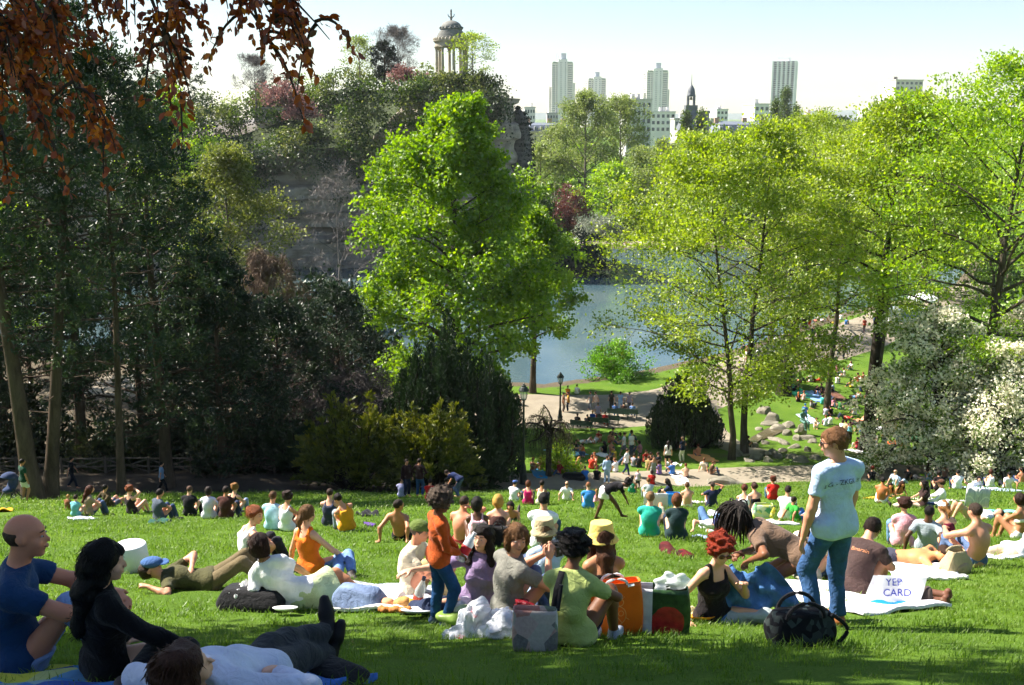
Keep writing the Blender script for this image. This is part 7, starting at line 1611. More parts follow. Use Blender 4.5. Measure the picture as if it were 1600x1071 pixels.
WC = dict(white='#f0eef0', crimson='#a02030', navy='#20305a', yellow='#d8b840', black='#1c1a1e', turquoise='#4ab0b0', grey='#8a8c92', pink='#d890a0', orange='#d07030', green='#3a8048', brown='#5a4030', violet='#7a60a0', cream='#e0d4bc', blue='#3a70b8')
for (px, row, kd, cn, wh) in ((866, 737, 'knees', 'cream', 'right of the gnarled tree'), (872, 742, 'back', 'crimson', 'right of the gnarled tree'), (888, 738, 'cross', 'grey', 'right of the gnarled tree'), (962, 738, 'knees', 'white', 'left of the seated ring'), (966, 727, 'supine', 'navy', 'left of the seated ring'), (960, 718, 'knees', 'yellow', 'left of the seated ring'), (900, 706, 'knees', 'black', 'beyond the gnarled tree'), (912, 712, 'recline', 'orange', 'beyond the gnarled tree'), (1000, 708, 'knees', 'pink', 'beyond the seated ring'), (970, 694, 'cross', 'green', 'before the benches'), (985, 690, 'knees', 'turquoise', 'before the benches'), (1050, 742, 'knees', 'blue', 'beside the near path'), (1100, 736, 'back', 'cream', 'beside the near path'), (1112, 742, 'knees', 'brown', 'beside the near path'), (1030, 742, 'cross', 'violet', 'beside the near path'), (1285, 632, 'knees', 'turquoise', 'below the brown blanket'), (1296, 628, 'supine', 'orange', 'below the brown blanket'), (1268, 636, 'recline', 'grey', 'below the brown blanket'), (1345, 612, 'knees', 'navy', 'under the blossom boughs'), (1352, 634, 'knees', 'cream', 'under the blossom boughs'), (1306, 682, 'knees', 'crimson', 'behind the statue rock'), (1315, 674, 'cross', 'white', 'behind the statue rock'), (1345, 676, 'back', 'blue', 'behind the statue rock'), (1400, 676, 'knees', 'yellow', 'under the blossom boughs'), (1420, 664, 'supine', 'pink', 'under the blossom boughs'), (1296, 588, 'knees', 'black', 'next to the sunny path'), (1308, 584, 'back', 'pink', 'next to the sunny path'), (1330, 578, 'knees', 'white', 'next to the sunny path')):
    C(f'person in {cn} top {dict(supine="lying", recline="reclining", back="leaning back").get(kd, "sitting")} on the lower lawn {wh}', px, row, kd, (px * 37) % 360, 'tee ' + WC[cn], 'jeans #4a5a78', ('short #2a1810', 'bob #3a2014', 'short #6a4020')[px % 3], 'l', base=True, sex='mf'[row % 2])
# visitors on the cliff top
for (lab, px, row, c) in (('visitor in white at the bridge railing', 646, 138, '#f0e8e8'), ('visitor in pale blue at the bridge railing', 652, 137, '#a8b8d8'), ('visitor in dark top on the temple steps', 663, 125, '#3a2a30'), ('visitor in pink top on the temple steps', 668, 122, '#d8a0a0')):
    p = at_dist(px, row + 6, 169.8 if row > 130 else 174); person(lab, tuple(p), 180, 'stand', top=('tee', c), vox=.045, shoes=None, slope=False)
# ------------------------------------------------------------------ street furniture, rocks, picnic things
IRON = m_metal((.02, .028, .025), .5)
def lamp_post(px, D, row_top, label, k):
    b = spot(px, D); h = height_to(px, row_top, D, b); t = empty('street_lamp', b); tag(t, label, 'street lamp', 'park lamp posts')
    g = h / 5.0
    m = MB(); m.lathe([(.01, -.1), (.26, -.1), (.26, .08), (.2, .12), (.2, .55), (.22, .6), (.16, .72), (.13, 1.1), (.1, 1.18), (.085, 1.3)], n=12); m.build('base', IRON, t)
    m = MB(); m.lathe([(.075, 1.25), (.065, 2.6), (.055, h - 1.05), (.09, h - 1.0), (.05, h - .95), (.12, h - .9)], n=12)
    m.tube([(-.28, 0, h - 1.25), (.28, 0, h - 1.25)], .022, 6); m.build('pole', IRON, t)
    l = MB(); l.lathe([(.12, h - .9), (.15, h - .86), (.15, h - .84)], n=8)
    for i in range(8):
        a = i * math.pi / 4; ca, sa = math.cos(a), math.sin(a); l.tube([(.14 * ca, .14 * sa, h - .86), (.25 * ca, .25 * sa, h - .36)], .012, 4)
    ln = l.build('lantern_frame', IRON, t)
    gm = MB(); gm.lathe([(.13, h - .85), (.235, h - .37)], n=8); gm.build('lantern_glass', m_glass('#dfe6e4', .45), ln)
    c = MB(); c.lathe([(.28, h - .37), (.30, h - .34), (.27, h - .28), (.2, h - .16), (.13, h - .12), (.12, h - .05), (.07, h - .02), (.05, h + .04), (.01, h + .08)], n=12); c.build('cap', IRON, t)
lamp_post(818, 55.0, 601, 'dark iron lamp post, the nearer one beside the weeping tree', 0)
lamp_post(875, 79, 583, 'dark iron lamp post, the farther one on the lakeside path', 1)

def bench(p, rz, label):
    t = empty('park_bench', p, rz); tag(t, label, 'bench', 'benches along the lakeside path'); gm = m_plain((.035, .07, .05), .6)
    for i in range(4): MB().box((0, -.05 + i * .11, .44), (1.8, .095, .035)).build('seat_slat', gm, t)
    for i in range(3): MB().box((0, -.18 - i * .035, .56 + i * .13), (1.8, .03, .11)).build('back_slat', gm, t)
    for sx in (-.75, .75):
        m = MB(); m.tube([(sx, .30, 0), (sx, .26, .42)], .025, 6); m.build('leg', IRON, t); m = MB(); m.tube([(sx, -.18, 0), (sx, -.1, .42), (sx, -.27, .92)], .025, 6); m.build('leg', IRON, t)
def bench_at(px, row, face, label, sitters=()):
    p = ground_at(px, row); bench(tuple(p), -R(face), label)
    for (dx, lab, tp, bt, hr_) in sitters:
        f = R(face); q = p + np.array([dx * math.cos(f) + .12 * math.sin(f), -dx * math.sin(f) + .12 * math.cos(f), 0]); person(lab, tuple(q), face, 'bench', top=tuple(tp.split()), bottom=('jeans', bt), hair=('short', hr_), vox=.034, shoes=None, slope=False)
bench_at(909, 673, 20, 'park bench at the lawn corner carrying two people in dark clothes', ((-.4, 'person in dark grey on the bench at the lawn corner', 'tee #2a2628', '#20242c', '#17100d'), (.4, 'person in black on the bench at the lawn corner', 'tee #17171a', '#20242c', '#12100e')))
bench_at(935, 668, 15, 'park bench carrying people in bright blue and red', ((-.5, 'person in bright blue on the second bench', 'tee #1f4fae', '#3a4258', '#c89a5a'), (.5, 'person in red with orange ball on the second bench', 'tee #a01c1c', '#b84a28', '#2a1a12')))
bench_at(951, 664, 15, 'empty dark park bench right of the red sitter')
bench_at(966, 658, 15, 'park bench carrying a person in denim blue', ((-.3, 'person in denim blue on the third bench', 'tee #4a6ea8', '#4a6ea8', '#2a1c14'),))
bench_at(980, 654, 15, 'park bench nearest the dark yew with two sitters', ((-.3, 'person in brown on the bench nearest the dark yew', 'tee #4a3430', '#2a2a34', '#17100d'), (.4, 'person in light blue on the bench nearest the dark yew', 'tee #7a9ad0', '#5a7ab0', '#2a1c14')))
bench_at(1186, 606, -30, 'bench beside the holly carrying one person', ((0, 'person in pale shirt on the bench beside the holly', 'tee #c8c8d8', '#1c2436', '#4a3020'),))
bench_at(1268, 580, -35, 'pale green bench on the sunny path, left one', ((-.4, 'person in white on the left bench of the sunny path', 'tee #f0ecec', '#c8b0a0', '#5a6a3a'),))
bench_at(1297, 572, -35, 'pale green bench on the sunny path, right one', ((-.4, 'person in dark red on the right bench of the sunny path', 'tee #5a2420', '#3a2420', '#17100d'),))

ORD = 'first second third fourth fifth sixth seventh eighth ninth tenth eleventh twelfth thirteenth fourteenth fifteenth sixteenth seventeenth eighteenth nineteenth twentieth twenty-first twenty-second twenty-third twenty-fourth twenty-fifth twenty-sixth twenty-seventh twenty-eighth twenty-ninth thirtieth'.split()
# rustic concrete fence along the shaded path
def fence():
    cm = m_bark((.07, .06, .05), (.2, .17, .14)); xs = np.arange(-31, -4.5, 2.2); r = rng(5)
    Y = lambda x: float(slope_end(np.array([x]))[0]) + PATHW + 1.0
    for k in range(len(xs) - 1):
        x0, x1 = xs[k], xs[k + 1]; z0, z1 = Hs(x0, Y(x0)), Hs(x1, Y(x1)); t = empty('rustic_fence_bay', (x0, Y(x0), z0)); 
        tag(t, f'{ORD[k]} bay from the left of the rustic railing along the shaded path', 'fence', 'bays of the rustic fence')
        e = np.array([x1 - x0, Y(x1) - Y(x0), z1 - z0])
        m = MB(); m.tube([(0, 0, -.2), (0, 0, .95)], [.08, .07], 7); m.build('post', cm, t)
        for h0, h1 in ((.85, .87), (.42, .4)):
            m = MB(); m.tube([V3(0, 0, h0), e / 2 + V3(0, .02, (h0 + h1) / 2 + r.normal(0, .04)), e + V3(0, 0, h1)], .045, 6); m.build('rail', cm, t)
        m = MB(); m.tube([V3(0, 0, .1), e + V3(0, 0, .82)], .035, 6); m.build('brace', cm, t); m = MB(); m.tube([V3(0, .03, .8), e * .98 + V3(0, .03, .12)], .035, 6); m.build('brace', cm, t)
fence()

def rock_mesh(seed, sx=1., sy=1., sz=.7):
    r = rng(seed); me = bpy.data.meshes.new('rock'); import bmesh
    bm = bmesh.new(); bmesh.ops.create_icosphere(bm, subdivisions=3, radius=1.); V = np.array([v.co[:] for v in bm.verts])
    n = .28 * vnoise(V * 1.3, 1.6, seed, 3); V = V * (1 + n)[:, None]
    for k in range(7):
        d = unit(r.normal(size=3)); c = r.uniform(.62, .85); q = V @ d; V = V - np.outer(np.maximum(q - c, 0), d)
    V *= [sx, sy, sz]
    for v, c in zip(bm.verts, V): v.co = c
    bm.to_mesh(me); bm.free(); me.materials.append(m_rock((.09, .08, .06), (.22, .20, .16), (.36, .33, .27), 3.)); return me
RK = [rock_mesh(300 + k, *s) for k, s in enumerate(((1, .8, .7), (.8, 1, .6), (1.2, .8, .5), (.7, .7, .9)))]
r = rng(77); k = 0
ROCKS = [(1182, 718, .9), (1200, 722, .75), (1215, 716, 1.0), (1234, 716, .8), (1252, 722, .95), (1240, 700, .7), (1226, 694, .9), (1212, 688, .8), (1230, 680, .9), (1245, 688, .8), (1262, 686, 1.0), (1216, 672, 1.0), (1232, 668, .9), (1200, 664, .9), (1188, 684, .5), (1196, 694, .6), (1180, 700, .6), (1172, 722, .5), (1262, 706, .6), (1206, 655, 1.2), (1194, 645, 1.2), (1170, 622, 1.3), (1186, 672, .6), (1275, 718, .7), (1222, 706, .6), (1204, 708, .5), (1190, 712, .6), (1150, 712, .9), (1270, 692, .7), (1248, 676, .7)]
places = ['beside the near path', 'in the rock garden', 'under the forked tree']
ROCKS.sort()
for (px, row, s) in ROCKS:
    p = ground_at(px, row); o = link('garden_rock', RK[k % 4], None, p + V3(0, 0, .05)); s *= .62; o.scale = (s * r.uniform(.9, 1.3), s, s * r.uniform(.8, 1.2)); o.rotation_euler = (r.normal(0, .2), r.normal(0, .2), r.uniform(0, 6.28))
    pl = places[0 if row > 708 else 1 if row > 675 else 2]; tag(o, f'{("flat", "rounded", "long low", "upright")[k % 4]} pale boulder, {ORD[k]} from the left {pl}', 'rock', 'boulders of the rock garden'); k += 1
for (px, row, sc, lab) in ((945, 757, 0, ''), (958, 752, .5, 'low grey boulder on the path edge beside the bending girl'), (1130, 756, .8, 'low pale boulder at the path edge behind the navy T-shirt'), (1393, 736, 1.0, 'grey mossy boulder at the near path behind the red-haired sitter')):
    if sc: o = link('boulder', RK[0], None, ground_at(px, row)); o.scale = (sc * 1.5, sc, sc * .8); tag(o, lab, 'rock')
# stream between the rocks
def stream():
    P = np.array([ground_at(px, row)[:2] for px, row in ((1168, 705), (1185, 690), (1205, 684), (1222, 676), (1228, 666), (1200, 670), (1175, 684), (1160, 698))]); c = P.mean(0); z = Hs(*c) + .09; n = len(P); j = np.arange(n)
    V = np.vstack([np.c_[P, H(P[:, 0], P[:, 1]) + .07], [[c[0], c[1], z]]]); t = NT('stream'); t.base((.09, .075, .04), .08, .6); t.bump(t.noise(9, 3, .6, t.coord()), .3, .03)
    tag(link('stream', mesh_np('stream', V, np.stack([j, (j + 1) % n, np.full(n, n)], 1), mats=[t.m])), kind='structure')
stream()
def statue():
    p = ground_at(1253, 680) + V3(0, 0, .55); g = m_plain((.10, .22, .19), .6, .35, 9.)
    o, inf = person('green bronze statue of a seated figure on a rock in the lower garden', tuple(p), 160, 'bench', top=('tee', '#3a6a5a'), bottom=('trousers', '#3a6a5a'), hair=('curly', '#3a6a5a'), skin='#3a6a5a', vox=.03, shoes=None, slope=False, category='statue', H=2.0)
    o.name = 'statue'
    for q in [o] + list(o.children): q.data.materials.clear(); q.data.materials.append(g)
    rr = link('statue_rock', RK[3], None, p - V3(0, 0, .15)); rr.scale = (.8, .7, .75); tag(rr, 'block of rock under the green statue', 'rock')
statue()
# parasol and van-like stall far up the path
def parasol():
    p = ground_at(1440, 498); t = empty('parasol', tuple(p)); tag(t, 'white parasol far up the lakeside path', 'parasol'); w = m_cloth((.8, .8, .78))
    m = MB(); m.tube([(0, 0, 0), (0, 0, 3.0)], .03, 6); m.build('pole', IRON, t)
    m = MB(); m.lathe([(1.9, 2.3), (1.92, 2.5), (1.0, 2.95), (.02, 3.25)], n=8); m.build('canopy', w, t)
    s = ground_at(1412, 502); t = empty('kiosk_stall', tuple(s)); tag(t, 'low white stall beside the far parasol', 'stall')
    MB().box((0, 0, .75), (4.2, 1.6, 1.5)).build('body', m_plain((.7, .72, .74), .5), t); MB().box((0, 0, 1.56), (4.5, 1.9, .1)).build('roof', m_plain((.55, .62, .7), .5), t); MB().box((0, -.82, .95), (3.4, .06, .6)).build('hatch', m_plain((.18, .25, .34), .3), t)
parasol()

# --- blankets and towels lying on the grass
def towel(label, px, row, w, l, rot, col, D=None, wave=.015, name='towel', mat=None):
    p = spot(px, D) if D else ground_at(px, row); n, m = 16, 22; u = np.linspace(-.5, .5, n) * w; v = np.linspace(-.5, .5, m) * l
    r = rng(int(px * 7 + row)); X, Y = np.meshgrid(u, v); X = X + .03 * np.sin(Y * 4 + r.uniform(0, 6)) + r.normal(0, .004, X.shape); Y = Y + .03 * np.sin(X * 5 + r.uniform(0, 6))
    a = R(rot); wx = p[0] + X * math.cos(a) + Y * math.sin(a); wy = p[1] - X * math.sin(a) + Y * math.cos(a)
    far = p[1] > 40
    wz = H(wx, wy) + (.05 if not far else .07) + wave * (np.sin(X * 11 + Y * 7 + r.uniform(0, 6)) + np.sin(Y * 13 - X * 5 + r.uniform(0, 6)))
    i = np.arange(m - 1)[:, None] * n; j = np.arange(n - 1)[None]; F = np.stack([i + j, i + j + 1, i + n + j + 1, i + n + j], -1).reshape(-1, 4)
    V = np.stack([wx, wy, wz], -1).reshape(-1, 3); nv = len(V); b = np.r_[np.arange(n), np.arange(1, m) * n + n - 1, (m - 1) * n + np.arange(n - 2, -1, -1), np.arange(m - 2, 0, -1) * n]
    V2 = V[b] - [0, 0, .035]; k = len(b); q = np.arange(k); S_ = np.stack([b[q], nv + q, nv + (q + 1) % k, b[(q + 1) % k]], 1)
    o = link(name, mesh_np(name, np.vstack([V - p, V2 - p]), np.vstack([F, S_]), True, mats=[mat or m_cloth(srgb(col))]), None, p); tag(o, label, 'blanket' if name == 'blanket' else 'towel'); return o
@cached
def m_pattern(a, b, c, scale):
    t = NT('patterned'); v = t.n('TexVoronoi', i_Scale=scale); t.l(t.coord(), v.inputs['Vector']); s = t.n('SeparateColor'); t.l(v.outputs['Color'], s.inputs[0]); t.base(t.ramp(s.outputs[0], [(0, a), (.45, b), (.9, c)]), .85, .15); t.bump(t.noise(14, 3, .5, t.coord()), .5, .02); return t.m
towel('blue and yellow blanket under the bald man at the bottom left', 40, 1062, 1.9, 1.3, 20, '#1f4fa8', D=4.4, name='blanket', mat=m_pattern((.02, .06, .3), (.05, .25, .55), (.5, .55, .06), 5.))
towel('blue cloth showing beside the lying person at the bottom', 455, 1062, .7, .5, 30, '#3a72c4', D=4.75, name='blanket', wave=.03)
towel('patterned grey picnic blanket behind the child', 590, 922, 2.3, 1.2, 8, '#8a90a0', D=10.4, name='blanket', mat=m_pattern((.18, .2, .26), (.4, .42, .48), (.6, .6, .62), 14.))
towel('white picnic sheet under the food beside the child', 640, 955, 1.3, .8, 5, '#e0ded8', D=9.4, name='blanket', wave=.02)
towel('large white towel behind the standing man', 1310, 925, 2.3, 1.0, 75, '#eeeaf2', D=10.1)
towel('white towel under the tanned sunbather', 1430, 893, 2.1, .8, 100, '#f0eef0')
towel('white towel under the shirtless man on the right', 1545, 872, 1.0, .8, 60, '#e8e8f0')
towel('white towel strip behind the bending woman', 1205, 818, 1.5, .7, 80, '#f0ecee')
towel('white towel under the shirtless youth', 1080, 786, 1.6, 1.0, 70, '#f0ece4')
towel('crumpled white shirt near the lying cap wearer', 1125, 805, .7, .9, 20, '#e4e4f2', wave=.05)
towel('blue towel under the head of the cap wearer', 1108, 842, .9, .35, 85, '#8a9ac8')
towel('turquoise towel at the right edge', 1582, 802, 1.6, .8, 60, '#7ac8dc')
towel('yellow towel by the woman in sunglasses', 1372, 778, 1.3, .6, 90, '#e0a030', D=35.2)
towel('white towel under the brown top and white shirt pair', 1455, 782, 3.6, .8, 86, '#ece8e4', D=33)
towel('blue towels under the white T-shirts by the blossom', 1550, 766, 4.2, .9, 86, '#a8bcd8')
towel('lime green cloth beside the pale blue strappy top', 1452, 748, 1.2, .7, 80, '#a8d81c')
towel('white and pink bags and towels left of the lime cloth', 1432, 748, .9, .6, 70, '#f0dcd8', wave=.06)
towel('dark green jumper dropped beside the brown jumper man', 250, 818, 1.5, .4, 80, '#1c4a40', wave=.04)
towel('patterned blue cloth under the brown jumper man', 128, 812, 1.1, .6, 60, '#6a84b8', mat=m_pattern((.1, .15, .4), (.5, .55, .65), (.7, .7, .75), 30.))
towel('bright yellow cloth on the mound at the left edge', 6, 800, 1.2, .5, 60, '#e0a81c', wave=.04)
towel('black jumper on the grass right of the yellow orange vest', 575, 806, .9, .5, 70, '#1c1c22', wave=.06)
towel('purple scarf on the grass left of the shirtless man leaning back', 578, 822, 1.1, .2, 80, '#5a3a8a', wave=.02)
towel('orange towel under the shirtless man by the yew', 1098, 717, 3.4, 1.3, 88, '#e8a060')
towel('white towel beside the near path on the lower lawn', 1062, 749, 2.2, .8, 85, '#f0eef0')
towel('pale blue towel under the sunbathers behind the weeping tree', 884, 708, 3.2, 1.6, 60, '#8ac4e0')
towel('blue towel behind the tan sitters by the lamp', 868, 727, 2.4, 1.2, 60, '#3a7ac8')
towel('blue towel under the tan sitters by the lamp', 842, 739, 3.0, .8, 88, '#2a86b8')
towel('white cloth under the black top on the lower lawn', 942, 712, 1.8, .8, 70, '#eee8e8')
towel('white bags left beside the standing woman on the lower lawn', 1052, 728, 1.0, .6, 30, '#f0f0f0', wave=.09)
towel('turquoise mat beside the forked trunk', 1240, 610, 5.5, 1.6, 80, '#4ac8a0')
towel('blue blanket under the bag owners on the right-hand lower lawn', 1272, 620, 3.4, 1.3, 80, '#7aa0d8')
towel('brown blanket beside the blue grey sitter', 1300, 617, 3.6, 1.4, 85, '#6a4434')
towel('orange cloth on the grass right of the mustard shirt', 1402, 695, 1.6, .9, 70, '#e05a1c', wave=.05)
towel('second orange cloth higher under the blossom', 1391, 664, 1.4, .7, 70, '#e8702c', wave=.05)
towel('white sheet under the sitters right of the trunk', 1366, 697, 2.2, .9, 80, '#eee4e8')
towel('green cloth beside the person lying on an elbow', 1434, 687, 1.6, .7, 80, '#1f7a5a', wave=.03)
towel('white towel by the trunk under the crimson top', 1337, 706, 1.5, .7, 70, '#eee8ec')
towel('white towel under the bathers below the blossom', 1368, 668, 2.4, .9, 80, '#e8e4ec')
towel('pale blue ground sheet in the tree shade', 1262, 655, 2.8, 1.0, 85, '#b8cce8')

# --- bags
def bag_body(w, d, h, taper=.1, sag=.05, seed=0, nseg=10, top_open=True):
    """soft upright bag: rounded-rectangle rings with sag and creases"""
    r = rng(seed); a = np.arange(28) * 2 * math.pi / 28; V = []
    zs = np.r_[0, np.linspace(.02, 1, nseg)]
    for i, z in enumerate(zs):
        k = (.9 if i == 0 else 1.) * (1 - taper * z); bulge = 1 + sag * math.sin(math.pi * min(z, 1.)) * 2
        x = np.sign(np.cos(a)) * np.abs(np.cos(a)) ** .35 * w / 2 * k * bulge; y = np.sign(np.sin(a)) * np.abs(np.sin(a)) ** .35 * d / 2 * k * bulge * (1 - .35 * z)
        V.append(np.c_[x, y, np.full(28, z * h)])
    V = np.vstack(V); V += (sag * .16 * w) * np.c_[vnoise(V, 9 / max(w, .3), seed), vnoise(V, 9 / max(w, .3), seed + 1), .6 * vnoise(V, 9 / max(w, .3), seed + 2)]
    V[:28, 2] = 0; n = 28; m = len(zs); i = np.arange(m - 1)[:, None] * n; j = np.arange(n)[None]
    F = np.stack([i + j, i + (j + 1) % n, i + n + (j + 1) % n, i + n + j], -1).reshape(-1, 4)
    if not top_open:
        c = V[-n:].mean(0) + [0, 0, .03 * h]; V = np.vstack([V, [c]]); k = m * n; jj = np.arange(n); return V, [F, np.stack([(m - 1) * n + jj, (m - 1) * n + (jj + 1) % n, np.full(n, k)], 1)]
    # inner wall so that the bag has thickness
    Vi = V * [.96, .94, 1]; Vi[:n, 2] = .012; q = len(V); Fi = F[:, ::-1] + q; jj = np.arange(n); rim = np.stack([(m - 1) * n + jj, (m - 1) * n + (jj + 1) % n, q + (m - 1) * n + (jj + 1) % n, q + (m - 1) * n + jj], 1)
    return np.vstack([V, Vi]), [np.vstack([F, Fi, rim])]
def bag(label, name, px, row, w, d, h, rz, mat, D=None, handle=None, taper=.08, sag=.05, seed=0, top_open=True, tilt=0, cat='bag'):
    p = spot(px, D) if D else ground_at(px, row); V, F = bag_body(w, d, h, taper, sag, seed, top_open=top_open)
    o = link(name, mesh_np(name, V, F, True, mats=[mat]), None, p + V3(0, 0, .015), 0); tag(o, label, cat); o.rotation_euler = (tilt, 0, -R(rz))
    if handle:
        for sy in (-1, 1):
            m = MB(); t = np.linspace(0, math.pi, 9); m.tube(np.c_[np.cos(t) * w * .2, np.full(9, sy * d * .3), h * .97 + np.sin(t) * handle], .011, 5); m.build('handle', m_plain((.03, .03, .03), .6) if name != 'shopping_bag' else m_plain((.8, .8, .78), .6), o)
    return o
def decal(o, name, polys, y, mat, h=.0012):
    """thin raised outline strokes on the front (-y) of a bag, following its surface"""
    dg = bpy.context.evaluated_depsgraph_get(); me = o.data; bv = BVHTree.FromPolygons([v.co.copy() for v in me.vertices], [list(p.vertices) for p in me.polygons])
    m = MB()
    for (pts, r_) in polys:
        Q = []
        for (x, z) in pts:
            hit = bv.ray_cast(Vector((x, -2, z)), Vector((0, 1, 0)))
            if hit[0] is not None: Q.append((hit[0][0], hit[0][1] - .002, hit[0][2]))
        if len(Q) > 1: m.tube(Q, r_, 4)
    if m.n: return m.build(name, mat, o)
def circ(cx, cz, r_, n=20, a0=0, a1=6.2832): t = np.linspace(a0, a1, n); return [(cx + r_ * math.cos(q), cz + r_ * math.sin(q)) for q in t]
ORANGE = m_plain((.85, .16, .01), .45, .08, 5.)
ob = bag('bright orange shopping bag with ladybird outline on its front', 'shopping_bag', 958, 1005, .44, .16, .42, -12, ORANGE, D=7.2, handle=.05, sag=.03, seed=2)
lt = m_plain((.95, .42, .12), .5)
decal(ob, 'ladybird_print', [(circ(.0, .17, .075, 26), .003), ([(-.045, .235), (.045, .105)], .003), (circ(-.03, .15, .02), .0025), (circ(.035, .185, .02), .0025), (circ(.03, .27, .026, 16), .003), ([(.02, .295), (.005, .32)], .0025), ([(.045, .295), (.065, .315)], .0025), ([(-.07, .2), (-.1, .215)], .0025), ([(.07, .15), (.1, .13)], .0025)], 0, lt)
for sx in (-.12, .09): decal(ob, 'white_patch', [([(sx, .395), (sx + .05, .40)], .012)], 0, m_plain((.9, .9, .88), .6))
def shopping2():
    p = spot(1030, 7.3); t = NT('bag_print'); co = t.coord(); s = t.n('SeparateXYZ'); t.l(co, s.inputs[0])
    # printed panels: white left panel, dark green field with a large red fruit
    v = t.n('VectorMath', operation='DISTANCE'); v.inputs[1].default_value = (.075, -.08, .13); nv = t.n('TexNoise', i_Scale=7.); t.l(co, nv.inputs['Vector']); mxv = t.n('MixRGB', i_0=.05); t.l(co, mxv.inputs[1]); t.l(nv.outputs['Color'], mxv.inputs[2]); t.l(mxv.outputs[0], v.inputs[0])
    st = t.n('Math', operation='LESS_THAN', i_1=.13); t.l(v.outputs['Value'], st.inputs[0]); n = t.noise(14, 4, .6, co)
    redc = t.ramp(n, [(.3, (.28, .01, .015)), (.7, (.55, .03, .03))]); grnc = t.ramp(n, [(.35, (.01, .03, .012)), (.7, (.04, .10, .03))]); c = t.mix(st.outputs[0], grnc, redc)
    wx = t.n('Math', operation='LESS_THAN', i_1=-.06); t.l(s.outputs[0], wx.inputs[0]); c = t.mix(wx.outputs[0], c, t.ramp(n, [(.3, (.55, .57, .62)), (.7, (.74, .75, .78))])); t.base(c, .4, .4); t.bump(t.noise(10, 3, .6, co), .5, .02)
    V, F = bag_body(.44, .2, .37, .05, .05, 6); o = link('shopping_bag', mesh_np('shopping_bag', V, F, True, mats=[t.m]), None, p + V3(0, 0, .015), R(-8)); tag(o, 'white shopping bag printed with a large red fruit', 'bag')
    b = Body(); r = rng(4)
    for k in range(6): b.ell(V3(r.uniform(0, .17), r.uniform(-.03, .03), .37 + r.uniform(0, .06)), (.06, .04, .045), None, .02)
    Vp, Fp = b.mesh(.011, .016, 60, 3); link('plastic_lining', mesh_np('plastic_lining', Vp, Fp, True, mats=[m_glass('#e8eeee', .55)]), o)
shopping2()
def plastic(label, px, D, w, h, seed, col='#e8ecf2', alpha=.7, name='plastic_bag'):
    p = spot(px, D); b = Body(); r = rng(seed)
    for k in range(16): b.ell(V3(r.normal(0, w * .28), r.normal(0, w * .2), abs(r.normal(h * .35, h * .25))), (w * r.uniform(.14, .28), w * r.uniform(.14, .25), h * r.uniform(.18, .35)), None, .03)
    V, F = b.mesh(.014, .020, 62, seed); t = NT('plastic'); n = t.noise(8, 4, .6, t.coord()); t.base(t.ramp(n, [(.45, col), (.62, vary(col, .85)), (.70, (.65, .05, .07))]) if seed % 2 == 0 else srgb(col), .25, .5); t.p.inputs['Alpha'].default_value = alpha; t.bump(t.noise(22, 4, .6, t.coord()), .8, .03)
    o = link(name, mesh_np(name, V, F, False, mats=[t.m]), None, p); tag(o, label, 'bag')
plastic('crumpled white and red plastic bags in front of the grey T-shirt', 757, 7.35, .5, .26, 4, alpha=.8)
plastic('white plastic bag right of the crumpled red and white one', 800, 7.2, .36, .24, 5, alpha=.75)
plastic('dark red plastic bag between the grey and green T-shirts', 826, 7.9, .26, .22, 7, '#7a1420', .9)
def newsbag():
    p = spot(836, 6.35); t = NT('news_print'); co = t.coord(); v = t.n('TexVoronoi', i_Scale=8.); t.l(co, v.inputs['Vector']); s = t.n('SeparateColor'); t.l(v.outputs['Color'], s.inputs[0]); n = t.noise(38, 5, .75, co)
    c = t.ramp(s.outputs[0], [(0, (.04, .04, .05)), (.3, (.55, .5, .44)), (.55, (.45, .10, .06)), (.75, (.62, .62, .60)), (1, (.12, .2, .12))]); t.base(t.mix(.2, c, t.ramp(n, [(.3, (.05, .05, .05)), (.7, (.8, .78, .75))])), .6, .3)
    V, F = bag_body(.30, .13, .30, .02, .02, 9); o = link('shoulder_bag', mesh_np('shoulder_bag', V, F, True, mats=[t.m]), None, p + V3(0, 0, .01), R(-6)); tag(o, 'shoulder bag covered in printed pictures hanging by the green T-shirt', 'bag')
    m = MB(); m.tube([(.15, .02, .28), (.17, .06, .45)], .016, 6); m.build('strap', m_cloth((.02, .02, .025)), o)
newsbag()
BLK = m_cloth((.012, .012, .014))
hb = bag('black patterned holdall standing at the feet of the standing man', 'holdall', 1248, 1028, .40, .22, .24, -8, m_pattern((.008, .008, .010), (.012, .012, .014), (.05, .065, .06), 22.), D=6.35, sag=.1, seed=12, top_open=False)
for q, yy in enumerate((-.1, .1)):
    m = MB(); tt = np.linspace(0, math.pi, 12); m.tube(np.c_[np.cos(tt) * .13, np.full(12, yy * .8), .22 + np.sin(tt) * .11], .014, 6); m.build('handle', BLK, hb)
m = MB(); tt = np.linspace(0, 1, 14); m.tube(np.c_[.17 + .12 * np.sin(tt * 3.14), np.full(14, -.10), .25 - .25 * tt], .014, 6); m.build('strap', BLK, hb)
bag('black bag with white tissue beside the reclining woman in white', 'black_bag', 395, 945, .55, .32, .22, 10, BLK, D=9.3, sag=.14, seed=14, top_open=False)
plastic('white tissue poking out of the black bag', 372, 9.3, .2, .26, 15, '#f4f0f0', 1., 'tissue')
bag('blue denim bag on the grass in front of the pale green skirt', 'denim_bag', 562, 945, .42, .28, .22, 20, m_denim((.16, .22, .36)), D=9.3, sag=.14, seed=16, top_open=False)
bag('black handbag in front of the blonde in crop top', 'handbag', 779, 842, .42, .2, .34, 10, BLK, D=16.2, sag=.08, seed=17, top_open=False, handle=.1)
bag('black rucksack at the bottom beside the lying person', 'rucksack', 500, 1068, .4, .3, .11, 30, BLK, D=4.7, sag=.12, seed=18, top_open=False)
